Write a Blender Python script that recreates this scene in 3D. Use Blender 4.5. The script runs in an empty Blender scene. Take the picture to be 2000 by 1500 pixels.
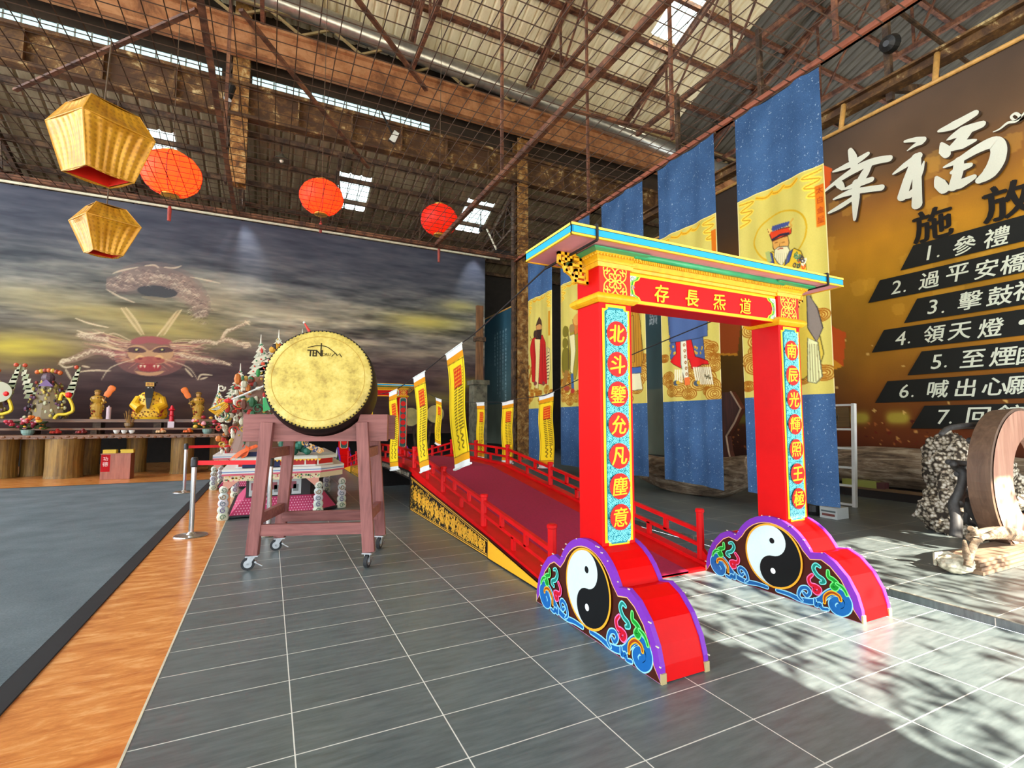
import bpy, bmesh, math, random
import numpy as np
from math import sin, cos, pi, radians, atan2, hypot, tan
from mathutils import Vector, Matrix
from mathutils.geometry import tessellate_polygon

S = bpy.context.scene
COL = S.collection
random.seed(7)

# ---------------------------------------------------------------- camera, light, exposure
CAM = np.array([0.4668, -3.7396, 1.2871])
FPX, YAW, PITCH = 968.46, 0.4542, 0.0766
cam_data = bpy.data.cameras.new('camera')
cam_data.sensor_width = 36.0
cam_data.lens = FPX / 2000.0 * 36.0
cam_data.clip_end = 400.0
cam_ob = bpy.data.objects.new('camera', cam_data)
cam_ob.location = CAM
cam_ob.rotation_euler = (pi / 2 + PITCH, 0.0, -YAW)
COL.objects.link(cam_ob)
S.camera = cam_ob

S.view_settings.view_transform = 'Standard'
S.view_settings.look = 'None'
S.view_settings.gamma = 1.0
S.view_settings.use_curve_mapping = False
S.view_settings.exposure = 0.4

w = bpy.data.worlds.new('sky')
S.world = w
w.use_nodes = True
_nt = w.node_tree
_bg = _nt.nodes['Background']
_bg.inputs['Color'].default_value = (0.86, 0.93, 1.0, 1)
_bg.inputs['Strength'].default_value = 4.6

SUN_EL = radians(35)
sun_d = bpy.data.lights.new('sun', 'SUN')
sun_d.energy = 25.0
sun_d.angle = radians(0.3)
sun_d.color = (1.0, 0.91, 0.76)
sun = bpy.data.objects.new('sun', sun_d)
sun.rotation_euler = Vector((0.02, cos(SUN_EL), -sin(SUN_EL))).to_track_quat('-Z', 'Y').to_euler()
sun.location = (3, -20, 16)
COL.objects.link(sun)

# ---------------------------------------------------------------- pixel -> place helpers (frame 2000 x 1500)
_F = np.array([sin(YAW) * cos(PITCH), cos(YAW) * cos(PITCH), sin(PITCH)])
_R = np.array([cos(YAW), -sin(YAW), 0.0])
_U = np.cross(_R, _F)

def ray(u, v):
    return _F + _R * ((u - 1000) / FPX) - _U * ((v - 750) / FPX)

def at(u, v, x=None, y=None, z=None):
    d = ray(u, v)
    for k, c in enumerate((x, y, z)):
        if c is not None:
            return CAM + d * ((c - CAM[k]) / d[k])

def onx(X, pts):  # pixels -> (y, z) on the plane x = X
    return [tuple(at(u, v, x=X)[[1, 2]]) for u, v in pts]

def ony(Y, pts):
    return [tuple(at(u, v, y=Y)[[0, 2]]) for u, v in pts]

# ---------------------------------------------------------------- colour and materials
def lin1(c):
    c = c / 255.0
    return c / 12.92 if c <= 0.04045 else ((c + 0.055) / 1.055) ** 2.4

def lin(rgb):
    return (lin1(rgb[0]), lin1(rgb[1]), lin1(rgb[2]), 1.0)

class NT:
    def __init__(s, name):
        s.m = bpy.data.materials.new(name)
        s.m.use_nodes = True
        s.t = s.m.node_tree
        s.b = s.t.nodes['Principled BSDF']
    def n(s, typ, **kw):
        nd = s.t.nodes.new(typ)
        for k, v in kw.items():
            if k.startswith('i_'):
                key = k[2:]
                key = int(key) if key.isdigit() else key.replace('_', ' ')
                nd.inputs[key].default_value = v
            else:
                setattr(nd, k, v)
        return nd
    def l(s, a, b):
        s.t.links.new(a, b)
    def math(s, op, a, b=None, c=None):
        nd = s.n('ShaderNodeMath', operation=op)
        for i, q in enumerate((a, b, c)):
            if q is None: continue
            if isinstance(q, (int, float)): nd.inputs[i].default_value = q
            else: s.l(q, nd.inputs[i])
        return nd.outputs[0]
    def mix(s, f, a, b):
        nd = s.n('ShaderNodeMix', data_type='RGBA')
        for i, q in ((0, f), (6, a), (7, b)):
            if isinstance(q, (int, float)): nd.inputs[i].default_value = q if i == 0 else (q, q, q, 1)
            elif isinstance(q, tuple): nd.inputs[i].default_value = q
            else: s.l(q, nd.inputs[i])
        return nd.outputs[2]
    def coord(s, scale=(1, 1, 1), kind='Object', rot=(0, 0, 0)):
        tc = s.n('ShaderNodeTexCoord'); mp = s.n('ShaderNodeMapping')
        mp.inputs['Scale'].default_value = scale
        mp.inputs['Rotation'].default_value = rot
        s.l(tc.outputs[kind], mp.inputs[0])
        return mp.outputs[0]
    def noise(s, vec, scale, detail=4, rough=0.55, dist=0.0):
        nd = s.n('ShaderNodeTexNoise')
        nd.inputs['Scale'].default_value = scale; nd.inputs['Detail'].default_value = detail
        nd.inputs['Roughness'].default_value = rough; nd.inputs['Distortion'].default_value = dist
        s.l(vec, nd.inputs['Vector'])
        return nd.outputs['Fac']
    def ramp(s, fac, stops):
        nd = s.n('ShaderNodeValToRGB')
        el = nd.color_ramp.elements
        while len(el) < len(stops): el.new(0.5)
        for e, (p, c) in zip(el, stops):
            e.position = p; e.color = c
        s.l(fac, nd.inputs[0])
        return nd.outputs[0]
    def bump(s, h, strength=0.3, dist=0.02):
        nd = s.n('ShaderNodeBump'); nd.inputs['Strength'].default_value = strength; nd.inputs['Distance'].default_value = dist
        s.l(h, nd.inputs['Height']); s.l(nd.outputs[0], s.b.inputs['Normal'])
    def set(s, **kw):
        for k, v in kw.items():
            s.b.inputs[k.replace('_', ' ')].default_value = v

MATS = {}
def plain(name, rgb, rough=0.5, metal=0.0, var=0.12, scale=6.0, bump=0.0, coat=0.0, dark=None, stretch=(1, 1, 1)):
    if name in MATS: return MATS[name]
    t = NT(name)
    c = lin(rgb)
    d = lin(dark) if dark else tuple(q * (1 - var * 2.2) for q in c[:3]) + (1,)
    h = tuple(min(1, q * (1 + var)) for q in c[:3]) + (1,)
    f = t.noise(t.coord(stretch), scale, 5, 0.6)
    t.l(t.ramp(f, [(0.3, d), (0.55, c), (0.8, h)]), t.b.inputs['Base Color'])
    t.set(Roughness=rough, Metallic=metal)
    if coat: t.set(Coat_Weight=coat, Coat_Roughness=0.15)
    if bump: t.bump(f, bump, 0.01)
    MATS[name] = t.m
    return t.m

def wood(name, c1, c2, scale=3.0, axis=0, rough=0.5, bump=0.25, coat=0.0):
    if name in MATS: return MATS[name]
    t = NT(name)
    sc = [9.0, 9.0, 9.0]; sc[axis] = 0.7
    v = t.coord(tuple(sc))
    f = t.noise(v, scale, 6, 0.62, 0.6)
    f2 = t.noise(t.coord((1, 1, 1)), 2.2, 3)
    m = t.math('ADD', t.math('MULTIPLY', f, 0.75), t.math('MULTIPLY', f2, 0.25))
    t.l(t.ramp(m, [(0.32, lin(c2)), (0.62, lin(c1))]), t.b.inputs['Base Color'])
    t.set(Roughness=rough)
    if coat: t.set(Coat_Weight=coat, Coat_Roughness=0.2)
    if bump: t.bump(f, bump, 0.006)
    MATS[name] = t.m
    return t.m

def rusty(name, base, rust, pale=None, amount=0.5, scale=3.0):
    if name in MATS: return MATS[name]
    t = NT(name)
    v = t.coord((1, 1, 1))
    f = t.noise(v, scale, 8, 0.7, 0.4)
    a = amount
    st = [(a - 0.1, lin(rust)), (a + 0.02, lin(base))]
    if pale: st.append((a + 0.14, lin(pale)))
    t.l(t.ramp(f, st), t.b.inputs['Base Color'])
    t.set(Roughness=0.75)
    t.bump(f, 0.3, 0.01)
    MATS[name] = t.m
    return t.m

def vcol(name, rough=0.5, weave=0.0, spec=0.5, coat=0.0, glitter=0.0):
    """printed or painted surface: pigment colours come from the mesh, plus a fine procedural grain"""
    if name in MATS: return MATS[name]
    t = NT(name)
    a = t.n('ShaderNodeAttribute', attribute_name='Col')
    f = t.noise(t.coord(), 60.0, 3)
    f = t.math('ADD', t.math('MULTIPLY', f, 0.16), 0.92)
    mul = t.n('ShaderNodeMix', data_type='RGBA', blend_type='MULTIPLY')
    mul.inputs[0].default_value = 1.0
    t.l(a.outputs['Color'], mul.inputs[6])
    cmb = t.n('ShaderNodeCombineColor')
    for i in range(3): t.l(f, cmb.inputs[i])
    t.l(cmb.outputs[0], mul.inputs[7])
    t.l(mul.outputs[2], t.b.inputs['Base Color'])
    t.set(Roughness=rough, Specular_IOR_Level=spec)
    if coat: t.set(Coat_Weight=coat, Coat_Roughness=0.12)
    if weave: t.bump(t.noise(t.coord(), 220.0, 2), weave, 0.004)
    MATS[name] = t.m
    return t.m

# ---------------------------------------------------------------- mesh builder
class MB:
    def __init__(s):
        s.v = []; s.f = []; s.c = []
        s.usecol = False
    def add(s, vs, fs, col=None):
        o = len(s.v)
        s.v.extend([tuple(map(float, q)) for q in vs])
        s.f.extend([tuple(i + o for i in f) for f in fs])
        if col is not None: s.usecol = True
        s.c.extend([col] * len(fs))
        return s
    def box(s, c, d, M=None, col=None, top=None):
        x, y, z = d[0] / 2, d[1] / 2, d[2] / 2
        tx, ty = (x, y) if top is None else (x * top, y * top)
        vs = [(-x, -y, -z), (x, -y, -z), (x, y, -z), (-x, y, -z), (-tx, -ty, z), (tx, -ty, z), (tx, ty, z), (-tx, ty, z)]
        vs = [Vector(q) for q in vs]
        if M is not None: vs = [M @ q for q in vs]
        vs = [q + Vector(c) for q in vs]
        return s.add(vs, [(3, 2, 1, 0), (4, 5, 6, 7), (0, 1, 5, 4), (1, 2, 6, 5), (2, 3, 7, 6), (3, 0, 4, 7)], col)
    def bb(s, x0, x1, y0, y1, z0, z1, col=None):
        return s.box(((x0 + x1) / 2, (y0 + y1) / 2, (z0 + z1) / 2), (abs(x1 - x0), abs(y1 - y0), abs(z1 - z0)), None, col)
    def bar(s, p, q, wd, ht, up=(0, 0, 1), col=None):
        p = Vector(p); q = Vector(q); d = (q - p); L = d.length; d.normalize()
        up = Vector(up)
        if abs(d.dot(up)) > 0.98: up = Vector((0, 1, 0))
        x = d.cross(up).normalized(); z = x.cross(d).normalized()
        M = Matrix((x, d, z)).transposed()
        return s.box((p + q) / 2, (wd, L, ht), M, col)
    def tube(s, pts, r, n=8, col=None, cap=True):
        pts = [Vector(p) for p in pts]
        rs = r if isinstance(r, (list, tuple)) else [r] * len(pts)
        vs = []; fs = []
        ref = None
        for i, p in enumerate(pts):
            a = pts[max(i - 1, 0)]; b = pts[min(i + 1, len(pts) - 1)]
            t = (b - a).normalized()
            if ref is None:
                ref = Vector((0, 0, 1)) if abs(t.z) < 0.9 else Vector((1, 0, 0))
            x = t.cross(ref)
            if x.length < 1e-4: x = t.cross(Vector((0.3, 1, 0.2)))
            x.normalize(); y = x.cross(t).normalized()
            ref = y if abs(y.dot(t)) < 0.9 else ref
            for k in range(n):
                an = 2 * pi * k / n
                vs.append(p + (x * cos(an) + y * sin(an)) * rs[i])
        for i in range(len(pts) - 1):
            for k in range(n):
                k2 = (k + 1) % n
                fs.append((i * n + k, i * n + k2, (i + 1) * n + k2, (i + 1) * n + k))
        if cap:
            fs.append(tuple(range(n - 1, -1, -1)))
            fs.append(tuple((len(pts) - 1) * n + k for k in range(n)))
        return s.add(vs, fs, col)
    def lathe(s, prof, n=24, M=None, col=None, sx=1.0, sy=1.0):
        vs = []; fs = []
        for r, z in prof:
            for k in range(n):
                a = 2 * pi * k / n
                q = Vector((r * cos(a) * sx, r * sin(a) * sy, z))
                vs.append(M @ q if M is not None else q)
        for i in range(len(prof) - 1):
            for k in range(n):
                k2 = (k + 1) % n
                fs.append((i * n + k, i * n + k2, (i + 1) * n + k2, (i + 1) * n + k))
        fs.append(tuple(range(n - 1, -1, -1)))
        fs.append(tuple((len(prof) - 1) * n + k for k in range(n)))
        return s.add(vs, fs, col)
    def prism(s, poly, fn, w0, w1, col=None):
        """outline poly [(a,b)] swept from w0 to w1; fn(a,b,w) -> xyz"""
        n = len(poly)
        tris = tessellate_polygon([[Vector((a, b, 0)) for a, b in poly]])
        vs = [fn(a, b, w0) for a, b in poly] + [fn(a, b, w1) for a, b in poly]
        fs = [tuple(t) for t in tris] + [tuple(i + n for i in reversed(t)) for t in tris]
        fs += [(i, (i + 1) % n, (i + 1) % n + n, i + n) for i in range(n)]
        return s.add(vs, fs, col)
    def ball(s, c, r, n=12, m=8, col=None, sc=(1, 1, 1), jit=0.0):
        rnd = random.Random(int(abs(c[0] * 971 + c[1] * 577 + c[2] * 131)))
        vs = []; fs = []
        for j in range(m + 1):
            t = pi * j / m
            for k in range(n):
                a = 2 * pi * k / n
                q = r * (1 + jit * (rnd.random() - .5) * (0 if j in (0, m) else 1))
                vs.append((c[0] + q * sin(t) * cos(a) * sc[0], c[1] + q * sin(t) * sin(a) * sc[1], c[2] + q * cos(t) * sc[2]))
        for j in range(m):
            for k in range(n):
                k2 = (k + 1) % n
                fs.append((j * n + k, (j + 1) * n + k, (j + 1) * n + k2, j * n + k2))
        return s.add(vs, fs, col)
    def grid(s, P, col=None, closed=False):
        """P[i][j] -> xyz rows"""
        ni = len(P); nj = len(P[0])
        vs = [q for row in P for q in row]
        fs = [(i * nj + j, i * nj + j + 1, (i + 1) * nj + j + 1, (i + 1) * nj + j) for i in range(ni - 1) for j in range(nj - 1)]
        return s.add(vs, fs, col)
    def build(s, name, m, parent=None, smooth=False, bevel=0.0, solid=0.0, local=None):
        me = bpy.data.meshes.new(name)
        me.from_pydata(s.v, [], s.f)
        if s.usecol:
            ca = me.color_attributes.new('Col', 'FLOAT_COLOR', 'CORNER')
            n = len(me.loops); arr = np.ones((n, 4), np.float32)
            lt = np.empty(len(me.polygons), np.int32); me.polygons.foreach_get('loop_total', lt)
            cc = np.array([lin(c) if c is not None else (0.5, 0.5, 0.5, 1) for c in s.c], np.float32)
            arr[:] = np.repeat(cc, lt, axis=0)
            ca.data.foreach_set('color', arr.ravel())
        fix = bmesh.new(); fix.from_mesh(me)
        if not s.usecol or len(s.f) < 4000:
            bmesh.ops.recalc_face_normals(fix, faces=fix.faces)
        fix.to_mesh(me); fix.free()
        if smooth: me.shade_smooth()
        me.materials.append(m)
        o = bpy.data.objects.new(name, me)
        COL.objects.link(o)
        if parent is not None: o.parent = parent
        if solid:
            q = o.modifiers.new('thickness', 'SOLIDIFY'); q.thickness = solid; q.offset = 0
        if bevel:
            q = o.modifiers.new('edge', 'BEVEL'); q.width = bevel; q.segments = 2; q.limit_method = 'ANGLE'; q.angle_limit = radians(40)
        return o

def empty(name, loc=(0, 0, 0), rz=0.0):
    o = bpy.data.objects.new(name, None)
    o.empty_display_size = 0.1
    o.location = loc; o.rotation_euler = (0, 0, rz)
    COL.objects.link(o)
    return o

def tag(o, label, cat, group=None, kind=None):
    o['label'] = label; o['category'] = cat
    if group: o['group'] = group
    if kind: o['kind'] = kind
    return o

def thing(name, label, cat, loc=(0, 0, 0), rz=0.0, group=None):
    return tag(empty(name, loc, rz), label, cat, group)

def structure(o, label=None):
    o['kind'] = 'structure'
    if label: o['label'] = label
    return o

def copy_tree(o, parent=None):
    c = o.copy(); COL.objects.link(c)
    if parent is not None: c.parent = parent
    for ch in [k for k in bpy.data.objects if k.parent == o]:
        copy_tree(ch, c)
    return c

# ---------------------------------------------------------------- flat artwork: geometry or woven into a cloth grid
_GL = {}
def glyph(ch, weight=0.02):
    key = (ch, weight)
    if key in _GL: return _GL[key]
    cu = bpy.data.curves.new('g', 'FONT'); cu.body = ch; cu.size = 1.0; cu.offset = weight; cu.resolution_u = 3
    o = bpy.data.objects.new('g', cu); COL.objects.link(o)
    dg = bpy.context.evaluated_depsgraph_get()
    ev = o.evaluated_get(dg); me = ev.to_mesh()
    vs = np.array([q.co[:2] for q in me.vertices]) if len(me.vertices) else np.zeros((0, 2))
    me.calc_loop_triangles()
    ts = [tuple(t.vertices) for t in me.loop_triangles]
    ev.to_mesh_clear()
    bpy.data.objects.remove(o); bpy.data.curves.remove(cu)
    if len(vs):
        mn = vs.min(0); mx = vs.max(0)
    else:
        mn = mx = np.zeros(2)
    _GL[key] = (vs, ts, mn, mx)
    return _GL[key]

def smooth(pts, k=6, closed=False):
    """Catmull-Rom through pts"""
    P = [np.array(p, float) for p in pts]
    n = len(P); out = []
    rng = range(n if closed else n - 1)
    for i in rng:
        p0 = P[(i - 1) % n] if closed or i > 0 else P[0]
        p1 = P[i]; p2 = P[(i + 1) % n]
        p3 = P[(i + 2) % n] if closed or i + 2 < n else P[-1]
        for j in range(k):
            t = j / k
            out.append(tuple(0.5 * ((2 * p1) + (-p0 + p2) * t + (2 * p0 - 5 * p1 + 4 * p2 - p3) * t * t + (-p0 + 3 * p1 - 3 * p2 + p3) * t ** 3)))
    if not closed: out.append(tuple(P[-1]))
    return out

def spiral(cx, cy, r, turns=1.6, a0=0.0, d=1, k=14, r1=0.12):
    n = int(k * turns) + 1
    return [(cx + (r * (1 - (1 - r1) * i / (n - 1))) * cos(a0 + d * 2 * pi * turns * i / (n - 1)),
             cy + (r * (1 - (1 - r1) * i / (n - 1))) * sin(a0 + d * 2 * pi * turns * i / (n - 1))) for i in range(n)]

class Art:
    def __init__(s):
        s.ops = []; s.lay = 0
    def layer(s, k=1):
        s.lay += k; return s
    def tri(s, vs, ts, col):
        s.ops.append((np.asarray(vs, float).reshape(-1, 2), ts, col, s.lay)); return s
    def poly(s, pts, col):
        ts = tessellate_polygon([[Vector((a, b, 0)) for a, b in pts]])
        return s.tri(pts, [tuple(t) for t in ts], col)
    def rect(s, x0, y0, x1, y1, col):
        return s.tri([(x0, y0), (x1, y0), (x1, y1), (x0, y1)], [(0, 1, 2), (0, 2, 3)], col)
    def circ(s, x, y, r, col, ry=None, n=28):
        ry = ry or r
        return s.tri([(x, y)] + [(x + r * cos(2 * pi * i / n), y + ry * sin(2 * pi * i / n)) for i in range(n)],
                     [(0, i + 1, (i + 1) % n + 1) for i in range(n)], col)
    def stroke(s, pts, wd, col, taper=False, closed=False):
        P = [np.array(p, float) for p in pts]; n = len(P)
        vs = []; ts = []
        for i in range(n):
            a = P[(i - 1) % n] if closed or i > 0 else P[0]; b = P[(i + 1) % n] if closed or i < n - 1 else P[-1]
            t = b - a; L = np.hypot(*t); t = t / L if L > 1e-9 else np.array([1., 0])
            nn = np.array([-t[1], t[0]])
            ww = wd[i] if isinstance(wd, (list, tuple)) else wd
            if taper: ww = ww * (0.12 + 0.88 * sin(pi * (0.08 + 0.84 * i / max(1, n - 1))))
            vs += [P[i] + nn * ww / 2, P[i] - nn * ww / 2]
        for i in range(n if closed else n - 1):
            j = (i + 1) % n
            ts += [(2 * i, 2 * i + 1, 2 * j + 1), (2 * i, 2 * j + 1, 2 * j)]
        return s.tri(vs, ts, col)
    def text(s, ch, cx, cy, size, col, weight=0.0, shear=0.0, fn=None, sy=1.0, fit=None, bold=0.0):
        """one glyph centred on its ink box"""
        vs, ts, mn, mx = glyph(ch, weight)
        if not len(vs): return s
        c = (mn + mx) / 2
        q = (vs - c)
        if fit: size = fit / max((mx - mn).max(), 1e-6)
        q = q * size; q[:, 1] *= sy
        q[:, 0] += shear * q[:, 1]
        q = q + np.array([cx, cy])
        for dx, dy in ([(0, 0)] if bold <= 0 else [(0, 0), (bold, 0), (-bold, 0), (0, bold * .6), (0, -bold * .6)]):
            k = q + np.array([dx, dy]) * size if not fit else q + np.array([dx, dy]) * fit
            if fn: k = np.array([fn(a, b) for a, b in k])
            s.tri(k, ts, col)
        return s
    def map(s, fn):
        s.ops = [(np.array([fn(a, b) for a, b in v]), t, c, l) for v, t, c, l in s.ops]; return s
    def geom(s, mb, fn, h0=0.0008, dh=0.0005):
        for k, (v, t, c, l) in enumerate(sorted(s.ops, key=lambda o_: o_[3])):
            mb.add([fn(a, b, h0 + dh * l + 2.0e-5 * k) for a, b in v], t, c[:3])
        return mb
    def raster(s, x0, y0, x1, y1, nx, ny, base, ss=2):
        """base: rgb or (ny,nx,3) sRGB array (row 0 at y0). returns (ny,nx,3)"""
        W, H = nx * ss, ny * ss
        if isinstance(base, np.ndarray):
            im = np.repeat(np.repeat(base, ss, 0), ss, 1).astype(np.float32)
        else:
            im = np.empty((H, W, 3), np.float32); im[:] = base
        order = sorted(range(len(s.ops)), key=lambda k: (s.ops[k][3], k))
        for k in order:
            v, t, c, l = s.ops[k]
            alpha = c[3] if len(c) > 3 else 1.0
            X = (v[:, 0] - x0) / (x1 - x0) * W - 0.5; Y = (v[:, 1] - y0) / (y1 - y0) * H - 0.5
            bx0 = max(int(np.floor(X.min())), 0); bx1 = min(int(np.ceil(X.max())) + 1, W)
            by0 = max(int(np.floor(Y.min())), 0); by1 = min(int(np.ceil(Y.max())) + 1, H)
            if bx1 <= bx0 or by1 <= by0: continue
            msk = np.zeros((by1 - by0, bx1 - bx0), bool)
            for a, b, d in t:
                xa, xb, xd, ya, yb, yd = X[a], X[b], X[d], Y[a], Y[b], Y[d]
                cx0 = max(int(np.floor(min(xa, xb, xd))), bx0); cx1 = min(int(np.ceil(max(xa, xb, xd))) + 1, bx1)
                cy0 = max(int(np.floor(min(ya, yb, yd))), by0); cy1 = min(int(np.ceil(max(ya, yb, yd))) + 1, by1)
                if cx1 <= cx0 or cy1 <= cy0: continue
                gx = np.arange(cx0, cx1)[None, :]; gy = np.arange(cy0, cy1)[:, None]
                den = (xb - xa) * (yd - ya) - (xd - xa) * (yb - ya)
                if abs(den) < 1e-12: continue
                if den < 0: xb, xd, yb, yd = xd, xb, yd, yb
                e = 1e-6
                ins = ((xb - xa) * (gy - ya) - (gx - xa) * (yb - ya) >= -e) & ((xd - xb) * (gy - yb) - (gx - xb) * (yd - yb) >= -e) & ((xa - xd) * (gy - yd) - (gx - xd) * (ya - yd) >= -e)
                msk[cy0 - by0:cy1 - by0, cx0 - bx0:cx1 - bx0] |= ins
            sub = im[by0:by1, bx0:bx1]
            sub[msk] = sub[msk] * (1 - alpha) + np.array(c[:3], np.float32) * alpha
        return im.reshape(ny, ss, nx, ss, 3).mean((1, 3))

class InkArt(Art):
    """painted figures: every filled shape gets a thin ink contour"""
    def poly(s, pts, col):
        Art.poly(s, pts, col)
        k = tuple(int(c * .42) for c in col[:3])
        return s.stroke(list(pts), .011, k, closed=True)

def vnoise(ny, nx, fy, fx, seed, octs=4, gain=0.55):
    rs = np.random.RandomState(seed); out = np.zeros((ny, nx)); amp = 1.0; tot = 0
    for o in range(octs):
        gy, gx = max(2, int(fy * 2 ** o) + 2), max(2, int(fx * 2 ** o) + 2)
        g = rs.rand(gy, gx)
        yy = np.linspace(0, gy - 1.001, ny); xx = np.linspace(0, gx - 1.001, nx)
        yi = yy.astype(int); xi = xx.astype(int); ty = yy - yi; tx = xx - xi
        ty = ty * ty * (3 - 2 * ty); tx = tx * tx * (3 - 2 * tx)
        a = g[yi][:, xi]; b = g[yi][:, xi + 1]; c = g[yi + 1][:, xi]; d = g[yi + 1][:, xi + 1]
        out += amp * ((a * (1 - tx) + b * tx) * (1 - ty)[:, None] + (c * (1 - tx) + d * tx) * ty[:, None])
        tot += amp; amp *= gain
    return out / tot

def cloth(name, im, pos, m, parent=None, smooth_=True, thick=0.004):
    """im (ny,nx,3) sRGB pigment; pos(U,V) arrays in 0..1 -> X,Y,Z arrays"""
    ny, nx = im.shape[:2]
    U, V = np.meshgrid(np.linspace(0, 1, nx), np.linspace(0, 1, ny))
    X, Y, Z = pos(U, V)
    co = np.stack([X + 0 * U, Y + 0 * U, Z + 0 * U], -1).reshape(-1, 3).astype(np.float32)
    idx = np.arange(nx * ny).reshape(ny, nx)
    q = np.stack([idx[:-1, :-1], idx[:-1, 1:], idx[1:, 1:], idx[1:, :-1]], -1).reshape(-1, 4)
    me = bpy.data.meshes.new(name)
    me.vertices.add(len(co)); me.vertices.foreach_set('co', co.ravel())
    me.loops.add(q.size); me.loops.foreach_set('vertex_index', q.ravel().astype(np.int32))
    me.polygons.add(len(q)); me.polygons.foreach_set('loop_start', np.arange(0, q.size, 4, dtype=np.int32))
    me.update(calc_edges=True)
    ca = me.color_attributes.new('Col', 'FLOAT_COLOR', 'POINT')
    c = np.clip(im.reshape(-1, 3) / 255.0, 0, 1)
    c = np.where(c <= 0.04045, c / 12.92, ((c + 0.055) / 1.055) ** 2.4)
    ca.data.foreach_set('color', np.concatenate([c, np.ones((len(c), 1))], 1).astype(np.float32).ravel())
    if smooth_: me.shade_smooth()
    me.materials.append(m)
    o = bpy.data.objects.new(name, me); COL.objects.link(o)
    if parent is not None: o.parent = parent
    return o
# ================================================================ SETTING
ZM = 5.38            # level of the wire net
SL = 0.388           # roof slope
def roof_z(y): return 13.0 - SL * (y - 11.0)
def lean_z(y): return 9.4 - SL * (y - 11.0)

# ---- materials of the shell
def tile_mat(name, tx, ty, oy, base, base2, grout, rough):
    t = NT(name)
    tc = t.n('ShaderNodeTexCoord'); sp = t.n('ShaderNodeSeparateXYZ'); t.l(tc.outputs['Object'], sp.inputs[0])
    def line(src, per, off, wd):
        q = t.math('ADD', t.math('DIVIDE', src, per), off + 0.5)
        q = t.math('ABSOLUTE', t.math('SUBTRACT', t.math('FRACT', q), 0.5))
        return t.math('LESS_THAN', q, wd / per)
    g = t.math('MAXIMUM', line(sp.outputs[0], tx, 0.0, 0.0026), line(sp.outputs[1], ty, oy, 0.0026))
    f = t.noise(t.coord((1, 6, 1)), 5.0, 6, 0.65)
    f2 = t.noise(t.coord((1, 1, 1)), 0.9, 3)
    scr = t.math('GREATER_THAN', t.noise(t.coord((3, 40, 1), rot=(0, 0, 0.25)), 1.6, 5, 0.7), 0.735)
    m = t.math('ADD', t.math('MULTIPLY', f, 0.7), t.math('MULTIPLY', f2, 0.3))
    c = t.ramp(m, [(0.36, lin(base2)), (0.6, lin(base))])
    c = t.mix(t.math('MULTIPLY', scr, 0.18), c, lin((200, 205, 200)))
    c = t.mix(g, c, lin(grout))
    t.l(c, t.b.inputs['Base Color'])
    r = t.math('ADD', t.math('MULTIPLY', f, 0.25), rough - 0.12)
    t.l(t.mix(g, r, 0.8), t.b.inputs['Roughness'])
    t.bump(t.math('ADD', t.math('MULTIPLY', f, 0.25), t.math('MULTIPLY', g, -1.0)), 0.18, 0.004)
    return t.m
M_tile = tile_mat('dark_floor_tile', 0.6, 0.31, 0.0, (102, 112, 112), (76, 86, 87), (214, 214, 204), 0.34)
M_tile2 = tile_mat('dark_platform_tile', 0.62, 0.62, 0.5, (102, 110, 109), (76, 84, 84), (196, 192, 180), 0.36)

t = NT('orange_tile')
f = t.noise(t.coord((1.2, 4, 1), rot=(0, 0, 0.3)), 3.2, 8, 0.68, 0.5)
tc = t.n('ShaderNodeTexCoord'); sp = t.n('ShaderNodeSeparateXYZ'); t.l(tc.outputs['Object'], sp.inputs[0])
q = t.math('ABSOLUTE', t.math('SUBTRACT', t.math('FRACT', t.math('ADD', t.math('DIVIDE', sp.outputs[1], 0.62), 0.3)), 0.5))
g = t.math('LESS_THAN', q, 0.0028)
c = t.ramp(f, [(0.33, lin((188, 108, 50))), (0.52, lin((222, 144, 74))), (0.72, lin((246, 186, 120)))])
t.l(t.mix(t.math('MULTIPLY', g, 0.5), c, lin((240, 180, 120))), t.b.inputs['Base Color'])
t.set(Roughness=0.22)
t.bump(f, 0.15, 0.004)
M_orange = t.m

t = NT('grey_carpet')
f = t.noise(t.coord((1, 3, 1)), 70.0, 4, 0.7); f2 = t.noise(t.coord(), 2.0, 4)
m = t.math('ADD', t.math('MULTIPLY', f, 0.6), t.math('MULTIPLY', f2, 0.4))
t.l(t.ramp(m, [(0.35, lin((84, 95, 100))), (0.65, lin((122, 133, 138)))]), t.b.inputs['Base Color'])
t.set(Roughness=0.95, Specular_IOR_Level=0.1)
t.bump(f, 0.5, 0.006)
M_carpet = t.m
M_blacktrim = plain('carpet_trim', (24, 24, 27), 0.8)

def sheet_mat(name, c1, c2, c3):
    t = NT(name)
    f = t.noise(t.coord((3.0, 0.35, 1)), 2.5, 6, 0.65)
    f2 = t.noise(t.coord((0.25, 0.2, 1)), 2.0, 4)
    m = t.math('ADD', t.math('MULTIPLY', f, 0.55), t.math('MULTIPLY', f2, 0.45))
    t.l(t.ramp(m, [(0.34, lin(c3)), (0.48, lin(c2)), (0.62, lin(c1))]), t.b.inputs['Base Color'])
    t.set(Roughness=0.7)
    return t.m
M_roof = sheet_mat('cream_roof_sheet', (236, 224, 188), (222, 206, 166), (176, 150, 112))
M_lean = sheet_mat('weathered_roof_sheet', (124, 112, 88), (104, 92, 68), (76, 64, 46))
M_steel = rusty('brown_steel', (108, 66, 44), (70, 40, 28), (140, 92, 62), 0.5, 4.0)
M_darksteel = rusty('dark_steel', (74, 54, 38), (48, 34, 24), (110, 84, 58), 0.5, 4.0)
M_girder = rusty('flaking_girder_paint', (112, 78, 38), (72, 46, 22), (216, 194, 138), 0.56, 2.6)
M_orangebeam = rusty('orange_brown_beam', (156, 102, 60), (112, 70, 38), (176, 124, 80), 0.47, 1.6)
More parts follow.
